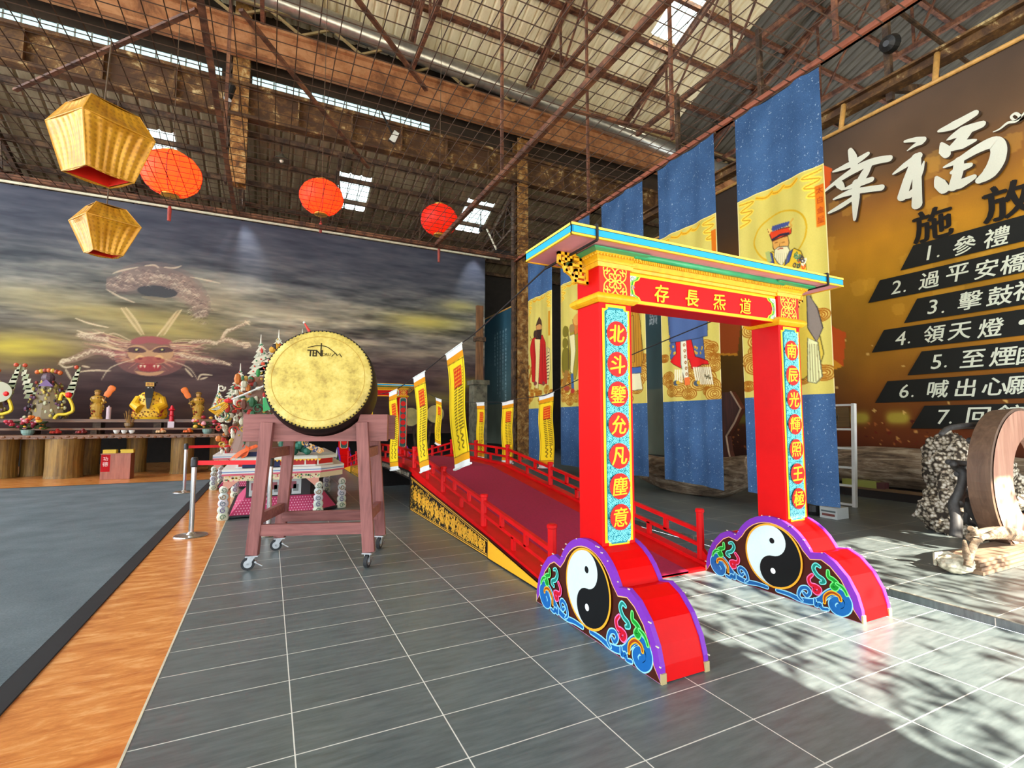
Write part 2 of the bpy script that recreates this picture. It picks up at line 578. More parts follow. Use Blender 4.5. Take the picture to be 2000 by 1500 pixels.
M_column = rusty('rusty_column_paint', (146, 100, 42), (84, 54, 26), (190, 160, 104), 0.50, 4.5)
M_duct = plain('dull_metal_duct', (176, 172, 160), 0.32, 0.75)
M_darkwall = plain('dark_wall', (40, 36, 32), 0.9)

# ---- floor
b = MB(); b.add([(0.003, -9, 0), (4.63, -9, 0), (4.63, 16, 0), (0.003, 16, 0)], [(0, 1, 2, 3)])
floor = structure(b.build('floor', M_tile), 'dark slate tile floor with pale grout')
b = MB(); b.add([(-14, -9, 0), (0.003, -9, 0), (0.003, 16, 0), (-14, 16, 0)], [(0, 1, 2, 3)])
structure(b.build('floor_border', M_orange), 'glossy orange stone tile floor border')
b = MB(); b.bb(-0.002, 0.008, -9, 16, 0.0, 0.002)
structure(b.build('trim_1', plain('pale_joint', (214, 206, 180), 0.6)), 'pale metal joint strip beside orange tiles')
b = MB(); b.bb(4.63, 24, -9, 16, 0.001, 0.06)
structure(b.build('floor_platform', M_tile2), 'slightly raised dark tile platform')
b = MB(); b.bb(4.622, 4.64, -9, 16, 0.056, 0.063)
structure(b.build('trim_2', plain('worn_step_edge', (120, 116, 104), 0.7, var=0.4, scale=14)), 'worn edge of the platform step')
b = MB(); b.bb(-30, 40, -60, -9, -0.06, 0.0)
structure(b.build('ground', plain('pale_paving', (205, 198, 184), 0.9)), 'pale paving outside the hall')

cp = thing('carpet', 'large grey carpet with black edging left of the orange tiles', 'carpet')
b = MB(); b.bb(-13.9, -0.66, -9, 9.2, 0.0, 0.011); b.build('pile', M_carpet, cp)
b = MB(); b.bb(-0.66, -0.55, -9, 9.3, 0.0, 0.010); b.bb(-13.9, -0.66, 9.2, 9.3, 0, 0.010); b.build('edging', M_blacktrim, cp)

# ---- walls (dark, behind the hangings)
b = MB(); b.bb(-14, 30, 15.6, 15.8, 0, 8.2); structure(b.build('wall_back', M_darkwall))
b = MB(); b.bb(16, 16.2, -9, 16, 0, 8.6); b.bb(29.8, 30, -9, 16, 0, 21.2); structure(b.build('wall_right', M_darkwall))  # outer slab added to keep daylight off the right-hand roof
b = MB()
b.bb(-14, 2.70, -9.1, -8.9, 3.0, 21.2); b.bb(2.70, 30, -9.1, -8.9, 6.05, 21.2)  # unseen wall added; its stepped lintel shapes the sun patch on the floor
structure(b.build('wall_sun_mask', plain('grey_wall', (150, 146, 136), 0.9)))

# upper wall above the crane girder with its strip of translucent sheets
b = MB()
def wall_y(y, x0, x1, z0, z1): b.bb(x0, x1, y, y + 0.04, z0, z1)
YC = 11.35
wins = [(-9.0, -1.02), (-0.28, 4.85)]
z0, z1 = 10.62, 10.99
wall_y(YC, -14, 24, 9.3, z0); wall_y(YC, -14, 24, z1, 13.2)
for a, c in ((-14, -9.0), (-1.02, -0.28), (4.85, 24)): wall_y(YC, a, c, z0, z1)
structure(b.build('wall_upper', plain('dark_brown_sheet', (58, 44, 30), 0.85, var=0.25, scale=2)))  # dark brown sheet with blotchy tone
t = NT('translucent_sheet')
tr = t.n('ShaderNodeBsdfTranslucent'); tr.inputs[0].default_value = lin((206, 226, 218))
tp = t.n('ShaderNodeBsdfTransparent'); tp.inputs[0].default_value = lin((206, 226, 220))
ms = t.n('ShaderNodeMixShader'); ms.inputs[0].default_value = 0.55
t.l(tr.outputs[0], ms.inputs[1]); t.l(tp.outputs[0], ms.inputs[2])
t.l(ms.outputs[0], t.t.nodes['Material Output'].inputs[0])
M_sky = t.m
t = NT('green_white_translucent_sheet')
tr = t.n('ShaderNodeBsdfTranslucent'); tr.inputs[0].default_value = lin((128, 146, 140))
tp = t.n('ShaderNodeBsdfTransparent'); tp.inputs[0].default_value = lin((120, 138, 134))
ms = t.n('ShaderNodeMixShader'); ms.inputs[0].default_value = 0.8
t.l(tr.outputs[0], ms.inputs[1]); t.l(tp.outputs[0], ms.inputs[2])
t.l(ms.outputs[0], t.t.nodes['Material Output'].inputs[0])
M_sky2 = t.m
M_rib = plain('sheet_rib', (150, 158, 150), 0.6)
for i, (a, c) in enumerate(wins):
    o = structure(empty('window_%d' % (i + 1)))
    b = MB(); b.add([(a, YC + .02, z0), (c, YC + .02, z0), (c, YC + .02, z1), (a, YC + .02, z1)], [(0, 1, 2, 3)]); b.build('pane', M_sky2, o)
    b = MB(); x = a + 0.2
    while x < c: b.bb(x, x + 0.035, YC + .0, YC + .012, z0, z1); x += 0.33
    b.build('rib', M_rib, o)

# ---- roof sheets with real rib profile; skylight openings filled by translucent sheets
def corrugated(name, m, parent, zf, x0, x1, y0, y1, holes):
    b = MB(); per = 0.33; ys = sorted(set([y0, y1] + [h[2] for h in holes] + [h[3] for h in holes]))
    n = int((x1 - x0) / per)
    for i in range(n):
        xa = x0 + i * per
        prof = [(xa, 0.045), (xa + 0.05, 0.0), (xa + 0.28, 0.0), (xa + per, 0.045)]
        for j in range(len(ys) - 1):
            ym = (ys[j] + ys[j + 1]) / 2; xm = xa + per / 2
            if any(h[0] < xm < h[1] and h[2] < ym < h[3] for h in holes): continue
            for (xa_, ha), (xb_, hb) in zip(prof, prof[1:]):
                b.add([(xa_, ys[j], zf(ys[j]) + ha), (xb_, ys[j], zf(ys[j]) + hb), (xb_, ys[j + 1], zf(ys[j + 1]) + hb), (xa_, ys[j + 1], zf(ys[j + 1]) + ha)], [(0, 1, 2, 3)])
    return b.build(name, m, parent)
ceil = structure(empty('ceiling'), 'cream corrugated roof on brown steel')
per = 0.33
def snap(x, x0=-14): return x0 + round((x - x0) / per) * per
H1 = [(snap(11.5), snap(12.85), 5.9, 8.15)]
corrugated('roof_sheet', M_roof, ceil, roof_z, -14, snap(14.6), -9, 11.5, H1)
corrugated('shaded_roof_sheet', sheet_mat('shaded_side_roof_sheet', (92, 86, 74), (76, 70, 60), (54, 48, 40)), ceil, roof_z, snap(14.6), 30, -9, 11.5, [])  # right end of the same roof, its weaker light put into the sheet colour
lean = structure(empty('ceiling_lean'), 'dark weathered lean-to roof behind the girder')
H2 = [(snap(-3.0), snap(-2.05), 11.85, 12.5), (snap(2.3), snap(3.05), 11.95, 13.35), (snap(6.6), snap(7.36), 11.95, 13.4)]
corrugated('roof_sheet', M_lean, lean, lean_z, -14, 24, 11.0, 16, H2)
k = 3
for zf, hs in ((roof_z, H1), (lean_z, H2)):
    for (xa, xb, ya, yb) in hs:
        o = structure(empty('window_%d' % k)); k += 1
        b = MB(); b.add([(xa, ya, zf(ya) + .03), (xb, ya, zf(ya) + .03), (xb, yb, zf(yb) + .03), (xa, yb, zf(yb) + .03)], [(0, 1, 2, 3)])
        b.build('pane', M_sky, o)
        b = MB(); q = xa + 0.33
        while q < xb - 0.05:
            b.bar((q, ya, zf(ya) + .02), (q, yb, zf(yb) + .02), 0.025, 0.01); q += 0.33
        b.build('rib', M_rib, o)
for y in [11.0 - 1.33 * i for i in range(0, 14)]:
    b = MB(); z = roof_z(y) - 0.10
    b.bb(-14, 24, y - 0.05, y + 0.05, z - 0.09, z + 0.09); b.bb(-14, 24, y - 0.09, y + 0.03, z - 0.10, z - 0.08)
    b.build('purlin', M_steel, ceil)
for x in (-12.6, -8.5, -4.3, -0.05, 4.0, 8.13, 12.4, 16.6):
    b = MB()
    p, q = (x, 11.2, roof_z(11.2) - 0.36), (x, -8.8, roof_z(-8.8) - 0.36)
    b.bar(p, q, 0.10, 0.20); b.bar((x - .09, p[1], p[2] + .06), (x - .09, q[1], q[2] + .06), .03, .05)
    b.build('rafter', M_steel, ceil)
    b = MB(); zc = 11.95
    b.bar((x, 11.2, zc), (x, -8.8, zc), 0.10, 0.14)
    b.build('tie_bar', M_steel, ceil)
    b = MB(); yy = 11.2
    for i in range(1, 8):
        y2 = 11.2 - 2.66 * i
        b.bar((x, y2, zc), (x, y2, roof_z(y2) - 0.36), 0.06, 0.06)
        b.bar((x, yy, zc), (x, y2, roof_z(y2) - 0.36), 0.05, 0.05)
        yy = y2
    b.build('truss_web', M_steel, ceil)
for y in (11.25, 12.1, 12.95, 13.8, 14.65, 15.4):
    b = MB(); z = lean_z(y) - 0.07
    b.bb(-14, 24, y - 0.045, y + 0.045, z - 0.07, z + 0.06); b.build('purlin', M_darksteel, lean)
for x in (-8.8, -5.9, -3.3, -0.5, 2.1, 5.0, 7.8, 10.6, 13.4):
    b = MB()
    a = Vector((x, 11.1, lean_z(11.1) - 0.22)); c = Vector((x, 15.5, lean_z(15.5) - 0.22))
    b.bar(a, c, 0.09, 0.14)
    d = Vector((x, 11.1, a.z - 1.15)); e = Vector((x, 14.9, c.z - 0.1))
    b.bar(d, e, 0.07, 0.08)
    for i in range(4):
        u0 = i / 4; u1 = (i + .5) / 4; u2 = (i + 1) / 4
        b.bar(d.lerp(e, u0), a.lerp(c, u1), 0.045, 0.045); b.bar(a.lerp(c, u1), d.lerp(e, u2), 0.045, 0.045)
    b.build('rafter_truss', M_darksteel, lean)

# ---- crane girder, orange beam with lattice, duct, columns
b = MB()
for zz, hh, ww in ((9.45, .09, .42), (10.33, .09, .42)): b.bb(-14, 24, 10.95 - ww / 2, 10.95 + ww / 2, zz - hh / 2, zz + hh / 2)
b.bb(-14, 24, 10.93, 10.97, 9.45, 10.33)
x = -13.6
while x < 24: b.bb(x, x + 0.03, 10.78, 10.94, 9.49, 10.3); x += 1.45
g = b.build('crane_girder', M_girder); g['kind'] = 'structure'
tag(g, 'long flaking yellow crane girder running below the window strip', 'beam', kind='structure')
b = MB()
b.bb(-14, 24, 10.52, 10.56, 11.02, 11.85); b.bb(-14, 24, 10.4, 10.68, 11.83, 11.9); b.bb(-14, 24, 10.4, 10.68, 10.98, 11.05)
orb = b.build('orange_beam', M_orangebeam); tag(orb, 'long orange brown plate beam above the window strip', 'beam', kind='structure')
b = MB(); x = -13.5
while x < 23:
    b.bar((x, 10.42, 11.92), (x + .8, 10.42, 12.38), .06, .06); b.bar((x + .8, 10.42, 12.38), (x + 1.6, 10.42, 11.92), .06, .06); x += 1.6
b.bb(-14, 24, 10.36, 10.46, 12.36, 12.46)
lt = b.build('lattice_girder', plain('khaki_steel', (150, 128, 84), 0.7)); tag(lt, 'zigzag lattice girder above the orange beam', 'beam', kind='structure')
b = MB(); b.tube([(-8, 10.35, 12.98), (0.5, 10.35, 12.62), (12.5, 10.35, 12.0), (20, 10.35, 11.7)], 0.26, 14)
dt = b.build('ventilation_duct', M_duct, smooth=True); tag(dt, 'round dull metal duct running under the roof eave', 'duct')
def column(x, y, z0, z1, label):
    o = tag(empty('column', (x, y, 0)), label, 'column', kind='structure')
    b = MB(); b.bb(-.20, .20, -.20, -.17, z0, z1); b.bb(-.20, .20, .17, .20, z0, z1); b.build('flange', M_column, o)
    b = MB(); b.bb(-.02, .02, -.17, .17, z0, z1); b.build('web', M_column, o)
    b = MB(); zz = z0 + .3
    while zz < z1 - .3:
        for sx in (-.15, .15): b.box((sx, -.205, zz), (.03, .02, .03))
        zz += .3
    b.build('rivet', M_column, o)
    b = MB(); b.bb(-.30, -.24, -.1, .1, z0, z1 - 1.5); zz = z0 + .2
    while zz < z1 - 2:
        b.bar((-.27, -.11, zz), (-.2, -.11, zz + .35), .03, .02); zz += .35
    b.build('side_channel', M_darksteel, o)
    return o
column(7.98, 11.0, 0.06, 11.0, 'tall rusty yellow steel column right of the dragon mural')
column(-0.52, 11.0, 7.6, 13.0, 'brown steel post above the dragon mural beside two lanterns')

# ---- horizontal wire net with its bars, hangers and braces
net = thing('wire_net', 'rusty wire safety net stretched under the roof', 'net')
b = MB(); x = -5.6
while x < 5.95: b.tube([(x, -1.9, ZM + .01), (x, 7.3, ZM + .01)], 0.0068, 3, cap=False); x += 0.2
y = -1.9
while y < 7.31: b.tube([(-5.6, y, ZM), (6.0, y, ZM)], 0.0068, 3, cap=False); y += 0.2
o = b.build('mesh', plain('rust_wire', (70, 48, 34), 0.8), net); o['kind'] = 'stuff'
for x in (-4.6, -0.28, 3.86):
    b = MB(); b.bb(x - .035, x + .035, -1.9, 7.3, ZM + .02, ZM + .05); b.bb(x - .035, x - .02, -1.9, 7.3, ZM + .05, ZM + .12); b.build('angle_bar', M_steel, net)
b = MB(); b.bb(5.96, 6.04, -6, 7.4, ZM + .0, ZM + .03); b.bb(6.0, 6.04, -6, 7.4, ZM, ZM + .09); b.build('angle_bar', rusty('red_oxide', (150, 84, 60), (110, 58, 40), None, .45), net)
b = MB(); b.bb(-5.6, 6.0, 7.27, 7.33, ZM + .02, ZM + .10); b.build('angle_bar', M_steel, net)
for p, q in (((-2.54, 4.32), (-0.33, 1.89)), ((0.07, 1.69), (1.79, 4.33)), ((1.06, 1.0), (2.1, 2.05)), ((3.86, 1.6), (5.56, 1.45))):
    b = MB(); b.bar((p[0], p[1], ZM + .06), (q[0], q[1], ZM + .06), .05, .03); b.build('brace', M_steel, net)
for x, y in ((5.9, 4.0), (5.6, 1.45), (5.8, -0.75), (-0.28, 4.6), (3.86, 3.6), (-.28, .6), (3.86, -1.2)):
    b = MB(); b.bar((x, y, ZM), (x, y, roof_z(y) - .1), .045, .045); b.build('hanger', M_steel, net)

# beam and pipes over the right wall banner
b = MB(); b.bb(10.40, 10.44, -6, 12, 7.32, 7.52); b.bb(10.3, 10.55, -6, 12, 7.50, 7.54); b.bb(10.3, 10.55, -6, 12, 7.30, 7.33)
tag(b.build('wall_beam', M_girder), 'flaking yellow beam above the golden wall banner', 'beam', kind='structure')
for y in (-1.6, 1.0, 3.6, 6.2):
    b = MB(); b.bar((10.5, y, 7.4), (15.8, y, 8.9), .1, .14); b.bar((10.5, y, 7.15), (10.5, y, 10.5), .1, .1); b.bar((10.5, y + .05, 9.2), (15.8, y + .05, 8.9), .06, .06)
    tag(b.build('side_truss', M_darksteel), 'dark steel side truss above the golden wall banner', 'truss', 'side trusses above the golden wall banner', 'structure')
# ================================================================ GATE
M_red = plain('red_lacquer', (206, 2, 4), 0.45, var=0.05, scale=3)
M_red.node_tree.nodes['Principled BSDF'].inputs['Specular IOR Level'].default_value = 0.15
M_gold = plain('gold_paint', (238, 176, 18), 0.42, var=0.10, scale=30)
M_paint = vcol('gloss_paint', 0.45, spec=0.2)
M_matpaint = vcol('matt_print', 0.75, spec=0.2)

FOOT = [(-.635, 0), (-.63, .08), (-.605, .17), (-.55, .27), (-.47, .35), (-.39, .388), (-.31, .372)]
FOOT += [(.34 * sin(a), .23 + .34 * cos(a)) for a in [radians(q) for q in range(-60, 61, 10)]]
FOOT += [(-y, z) for y, z in reversed(FOOT[:7])]

def scaled(poly, d):
    """inset an outline by d towards its inside"""
    n = len(poly); out = []
    for i in range(n):
        p = Vector(poly[i - 1]); q = Vector(poly[i]); r = Vector(poly[(i + 1) % n])
        t = (r - p).normalized(); nn = Vector((t.y, -t.x))
        out.append((q.x + nn.x * d, q.y + nn.y * d))
    return out

YF = -1.145
def P5(pts):  # pixels read on the right foot's painted board -> (along, up) about its middle
    return [(p[0] - YF, p[1]) for p in onx(3.919, [(1370 + a / 5.0, 960 + b / 5.0) for a, b in pts])]

def foot_art():
    A = Art()
    inner = [(a, z if z > .07 else .003) for a, z in scaled(FOOT, 0.052)]
    gold = [(a, z if z > .065 else .002) for a, z in scaled(FOOT, 0.046)]
    A.poly(gold, (240, 176, 120)); A.layer()
    A.poly(inner, (64, 20, 8)); A.layer()
    def wave(pts, w0, fill, line, mir, wd=None, k=5):
        q = smooth(P5(pts), k)
        if mir: q = [(-a, b) for a, b in q]
        n = len(q); ws = [w0 * 1.2 * (0.35 + 0.65 * sin(pi * min(1, (i + 2) / n * 1.15) * .8)) for i in range(n)]
        A.layer(1); A.stroke(q, [v + 0.014 for v in ws], line); A.circ(q[-1][0], q[-1][1], ws[-1] / 2 + .007, line, n=10); A.circ(q[0][0], q[0][1], ws[0] / 2 + .007, line, n=10)
        A.layer(1); A.stroke(q, ws, fill); A.circ(q[-1][0], q[-1][1], ws[-1] / 2, fill, n=10); A.circ(q[0][0], q[0][1], ws[0] / 2, fill, n=10)
    BL, LB = (20, 92, 160), (140, 206, 240)
    for mir in (False, True):
        wave([(740, 965), (850, 1000), (960, 1050), (1070, 1075), (1160, 1060), (1235, 1000), (1310, 975), (1385, 1010), (1432, 1080), (1425, 1150), (1365, 1180), (1300, 1150), (1275, 1095), (1310, 1055), (1360, 1070), (1372, 1110), (1340, 1125)], .038, BL, LB, mir)
        wave([(985, 1060), (950, 1010), (975, 945), (1030, 940), (1060, 985), (1030, 1020), (1003, 990)], .018, BL, LB, mir)
        wave([(1110, 1050), (1120, 1110), (1160, 1100), (1180, 1140), (1235, 1150)], .018, BL, LB, mir)
        wave([(1205, 1085), (1212, 1020), (1275, 985), (1345, 1020), (1362, 1062)], .012, (150, 60, 10), (232, 168, 20), mir)
        wave([(1085, 812), (1050, 850), (1068, 905), (1120, 925), (1158, 955), (1135, 990), (1100, 965), (1122, 940)], .020, (190, 10, 40), (240, 110, 170), mir)
        wave([(1160, 735), (1120, 712), (1098, 750), (1135, 815), (1190, 855), (1205, 885), (1170, 890)], .016, (20, 120, 108), (110, 214, 206), mir)
        wave([(1240, 775), (1245, 830), (1290, 860), (1330, 905), (1312, 950), (1278, 930), (1302, 900)], .020, (16, 140, 40), (110, 226, 120), mir)
        wave([(1325, 900), (1375, 930), (1410, 975), (1425, 1010)], .012, (16, 140, 40), (110, 226, 120), mir)
    A.layer(2)
    cy, cz, r = -1.165 - YF, .283, .222
    A.circ(cy, cz, r + .014, (226, 160, 40), n=48); A.layer()
    A.circ(cy, cz, r, (8, 10, 12), n=48); A.layer()
    W = (196, 214, 216)
    # far half (image left) white with its round head on top
    half = [(cy + r * sin(t_), cz + r * cos(t_)) for t_ in [pi * i / 24 for i in range(25)]]
    A.poly(half, W); A.layer()
    A.circ(cy, cz + r / 2, r / 2, W, n=32); A.circ(cy, cz - r / 2, r / 2, (8, 10, 12), n=32); A.layer()
    A.circ(cy, cz + r / 2, .021, (8, 10, 12), n=16); A.circ(cy, cz - r / 2, .021, (226, 232, 232), n=16)
    return A
FOOT_ART = foot_art()

def scroll_square(A, cx, cz, s, col):
    """four-fold leafy scroll ornament in a square of half width s"""
    for k in range(4):
        a0 = k * pi / 2
        def R_(p): return (cx + (p[0] * cos(a0) - p[1] * sin(a0)) * s, cz + (p[0] * sin(a0) + p[1] * cos(a0)) * s)
        for mx in (1, -1):
            def Q(pts): return [R_((mx * p[0], p[1])) for p in pts]
            A.stroke(smooth(Q([(.0, .12), (.12, .34), (.02, .56), (.22, .80), (.50, .86), (.62, .70), (.48, .58), (.38, .70)]), 5), .085 * s, col)
            A.stroke(smooth(Q([(.16, .44), (.36, .44), (.46, .30), (.34, .22)]), 5), .075 * s, col)
            A.stroke(smooth(Q([(.50, .86), (.76, .90), (.90, .76)]), 4), .07 * s, col)
    A.circ(cx, cz, .10 * s, col, n=12)
    for k in range(8):
        a = k * pi / 4 + pi / 8
        A.stroke([(cx + .12 * s * cos(a), cz + .12 * s * sin(a)), (cx + .34 * s * cos(a), cz + .34 * s * sin(a))], .06 * s, col)

def rough_glyph(A, ch, x, z, size, col, wt=0.028):
    """brush-like glyph: heavy weight, slight slant and swelling"""
    def fn(a, b):
        u, v = (a - x) / size, (b - z) / size
        return (a + size * (.05 * v + .03 * sin(6 * v + 3 * u)), b + size * (.10 * u - .03 * sin(5 * u)))
    A.text(ch, x, z, size, col, fn=fn, fit=size, bold=.016 if ch in '鑒塵意輝照極炁道' else .026)

def gate(yc, label, chars_l, chars_r, lintel, face, far=False):
    """face: -1 the written side looks towards -y"""
    o = thing('temple_gate', label, 'gate', (3.24, yc, 0))
    def fx(x, y, z): return (x - 3.24, face * -1 * (y - YF), z)   # build coordinates -> local, mirrored for the far gate
    for xl, art_sides in ((2.24, True), (3.919, True)):
        f = empty('foot'); f.parent = o
        b = MB(); b.prism(scaled(FOOT, 0.006), lambda a, z, w_: fx(w_, a + YF, z), xl + .026, xl + .296); b.build('red_body', M_red, f)
        for s0, s1 in ((0, .03), (.292, .322)):
            b = MB(); b.prism(FOOT, lambda a, z, w_: fx(w_, a + YF, z), xl + s0, xl + s1, (118, 48, 168))
            # worn corners
            for yy in (-.633, .633): b.bb(xl + s0 - 3.24 - .001, xl + s1 - 3.24 + .001, (yy - .006), (yy + .006), 0.0, .05, (176, 156, 110))
            FOOT_ART.geom(b, (lambda a, z, h: fx(xl - h, a + YF, z)) if s0 == 0 else (lambda a, z, h: fx(xl + .322 + h, a + YF, z)), 0.0008, 0.00025)
            rs = random.Random(int(xl * 10 + s0 * 100))
            for k in range(16):
                a, z = FOOT[rs.randrange(1, len(FOOT) - 1)]
                b.box(fx(xl + s0 + (.001 if s0 == 0 else .029), a + YF + rs.uniform(-.015, .015), z + .0005), (.005, rs.uniform(.006, .022), .006), None, (208, 196, 170))
            b.build('painted_board', M_paint, f)
    for xl, chars in ((2.28, chars_l), (3.957, chars_r)):
        p = empty('post'); p.parent = o
        xr = xl + .25; xm = (xl + xr) / 2; y0, y1 = -1.255, -1.017
        b = MB(); b.bb(xl - 3.24, xr - 3.24, *(sorted((fx(0, y0, 0)[1], fx(0, y1, 0)[1]))), .45, 2.30); b.build('shaft', M_red, p, bevel=.003)
        # couplet board
        A = Art(); hw = .106; zb, zt, n = .535, 2.022, .028
        def frame(d): return [(-hw + d, zb + n + d), (-hw + n + d, zb + n), (-hw + n + d, zb + d), (hw - n - d, zb + d), (hw - n - d, zb + n), (hw - d, zb + n + d), (hw - d, zt - n - d), (hw - n - d, zt - n), (hw - n - d, zt - d), (-hw + n + d, zt - d), (-hw + n + d, zt - n), (-hw + d, zt - n - d)]
        A.poly(frame(0), (244, 196, 24) if not far else (216, 206, 160)); A.layer()
        A.poly(frame(.018), (24, 132, 148) if not far else (52, 92, 84)); A.layer()
        rs = random.Random(5)
        zs = [1.839, 1.646, 1.460, 1.270, 1.080, .897, .712]
        if not far:
            zz = zb + .035
            while zz < zt - .03:
                xx = -hw + .034
                while xx < hw - .026:
                    cx_, cz_ = xx + rs.uniform(-.004, .004), zz + rs.uniform(-.004, .004)
                    if all(hypot(cx_, cz_ - q) > .07 for q in zs):
                        A.stroke(spiral(cx_, cz_, rs.uniform(.009, .0125), 1.25, rs.uniform(0, 6.28), rs.choice((-1, 1)), 9, .25), .0042, (128, 226, 232))
                    xx += .0185
                zz += .0185
            A.layer()
        for q, ch in zip(zs, chars):
            A.circ(0, q, .078, (216, 26, 20), n=30); A.layer()
            if not far: rough_glyph(A, ch, 0, q, .112, (250, 200, 30), .032)
            A.layer()
        b = MB(); A.geom(b, lambda a, z, h: fx(xm + a, y0 - h - .004, z), 0, .0006)
        yy = sorted((fx(0, y0, 0)[1], fx(0, y0 - .0038, 0)[1]))
        b.bb(xm - hw * .97 - 3.24, xm + hw * .97 - 3.24, yy[0], yy[1], zb + n, zt - n, (244, 196, 24))
        b.build('couplet_board', M_paint, p)
        # capital: band, ornament block, steps, flare, green roll
        def ring(name, z0_, z1_, d0, d1, m, round_=False):
            b = MB(); ya, yb = y0, y1
            lv = [(z0_, d0), (z1_, d1)] if not round_ else [(z0_ + (z1_ - z0_) * k / 6, d0 + (d1 - d0) * sin(pi * k / 6) ) for k in range(7)]
            rows = []
            for z, d in lv:
                rows.append([fx(xl - d, ya - d, z), fx(xr + d, ya - d, z), fx(xr + d, yb + d, z), fx(xl - d, yb + d, z)])
            vs = [q for r_ in rows for q in r_]; fs = []
            for i in range(len(rows) - 1):
                for k in range(4): fs.append((i * 4 + k, i * 4 + (k + 1) % 4, i * 4 + 4 + (k + 1) % 4, i * 4 + 4 + k))
            fs += [(3, 2, 1, 0), tuple(len(vs) - 4 + k for k in range(4))]
            b.add(vs, fs); return b.build(name, m, p)
        ring('lower_band', 2.03, 2.092, .012, .04, M_gold, True)
        ring('step', 2.258, 2.285, .010, .016, M_gold); ring('step', 2.285, 2.30, .022, .022, M_gold)
        ring('flare', 2.30, 2.335, .024, .055, M_gold)
        ring('green_roll', 2.333, 2.362, .05, .095, plain('green_roll', (60, 176, 120), 0.35), True)
        b = MB()
        for k in range(15):
            tt = (k + .5) / 15
            for c_ in ((xl - .05 + (.25 + .1) * tt, y0 - .046), ):
                b.ball(fx(c_[0], c_[1], 2.322), .009, 6, 4)
        for k in range(13):
            tt = (k + .5) / 13
            for xx in (xl - .046, xr + .046): b.ball(fx(xx, y0 - .05 + (y1 - y0 + .1) * tt, 2.322), .009, 6, 4)
        b.build('beading', M_gold, p)
        A = Art(); A.rect(-.122, 2.094, .122, 2.258, (206, 40, 20)); A.layer(); scroll_square(A, 0, 2.176, .10, (246, 210, 70))
        b = MB(); A.geom(b, lambda a, z, h: fx(xm + a, y0 - h, z), .002, .001); b.build('ornament_block', M_paint, p)
    # lintel board with writing
    xa, xb = 2.53, 3.957; yl = -1.235
    yy = sorted((fx(0, yl, 0)[1], fx(0, -1.04, 0)[1]))
    ln = empty('lintel'); ln.parent = o
    b = MB(); b.bb(xa - 3.24, xb - 3.24, yy[0], yy[1], 2.052, 2.35); b.build('board', M_red, ln)
    A = Art()
    A.rect(xa, 2.056, xb, 2.078, (244, 190, 30)); A.rect(xa, 2.236, xb, 2.256, (244, 190, 30)); A.layer()
    for e, s in ((xa, 1), (xb, -1)):
        for d, c_ in ((0, (244, 214, 60)), (.012, (40, 150, 40)), (.024, (150, 226, 90)), (.036, (226, 236, 226))):
            pts = [(e, 2.078), (e + s * (.10 - d), 2.078), (e + s * (.085 - d), 2.10), (e + s * (.052 - d), 2.115), (e + s * (.040 - d), 2.157), (e + s * (.052 - d), 2.199), (e + s * (.085 - d), 2.214), (e + s * (.10 - d), 2.236), (e, 2.236)]
            A.poly(pts if s > 0 else pts[::-1], c_); A.layer()
        for zz in (2.10, 2.157, 2.214):
            A.stroke(spiral(e + s * .03, zz, .018, 1.2, 0, s, 10, .3), .006, (110, 140, 120) if zz != 2.157 else (150, 130, 170))
    A.layer()
    if not far:
        for (u, v), ch in zip(((1291.5, 574), (1351, 583), (1404, 591), (1455, 598)), lintel):
            q = at(u, v, y=yl); rough_glyph(A, ch, q[0], q[2], .118, (250, 200, 40), .03)
    b = MB(); A.geom(b, lambda a, z, h: fx(a, yl - h, z), .001, .0004); b.build('lintel_art', M_paint, ln)
    b = MB(); b.prism([(yl, 2.256), (yl - .02, 2.256), (yl - .025, 2.275), (yl - .035, 2.278), (yl - .06, 2.335), (yl, 2.335)], lambda a, z, w_: fx(w_, a, z), xa, xb); b.build('gold_moulding', M_gold, ln)
    b = MB(); k = xa + .01
    while k < xb: b.box(fx(k, yl - .054, 2.318), (.008, .012, .022)); k += .016
    b.build('beading', M_gold, ln)
    b = MB(); b.tube([fx(xa - .01, yl - .07, 2.347), fx(xb + .01, yl - .07, 2.347)], .021, 12); b.build('green_roll', plain('green_roll', (60, 176, 120), 0.35), ln, smooth=True)
    # flat roof: pink soffit, blue fascia between yellow edges
    rf = empty('roof'); rf.parent = o
    hx, hy = 1.268, .285
    b = MB(); b.bb(-hx + .004, hx - .004, -hy + .004, hy - .004, 2.358, 2.42); b.build('soffit', plain('pink_soffit', (236, 168, 182), 0.6, var=.06), rf)
    b = MB()
    for z0_, z1_, d, c_ in ((2.352, 2.364, .002, (246, 196, 60)), (2.364, 2.367, .001, (20, 50, 60)), (2.367, 2.405, 0, (40, 164, 224)), (2.405, 2.408, .001, (20, 50, 60)), (2.408, 2.422, .003, (250, 216, 90))):
        b.bb(-hx - d, hx + d, -hy - d, -hy + .012, z0_, z1_, c_); b.bb(-hx - d, hx + d, hy - .012, hy + d, z0_, z1_, c_)
        b.bb(-hx - d, -hx + .012, -hy, hy, z0_, z1_, c_); b.bb(hx - .012, hx + d, -hy, hy, z0_, z1_, c_)
    b.build('fascia', M_paint, rf)
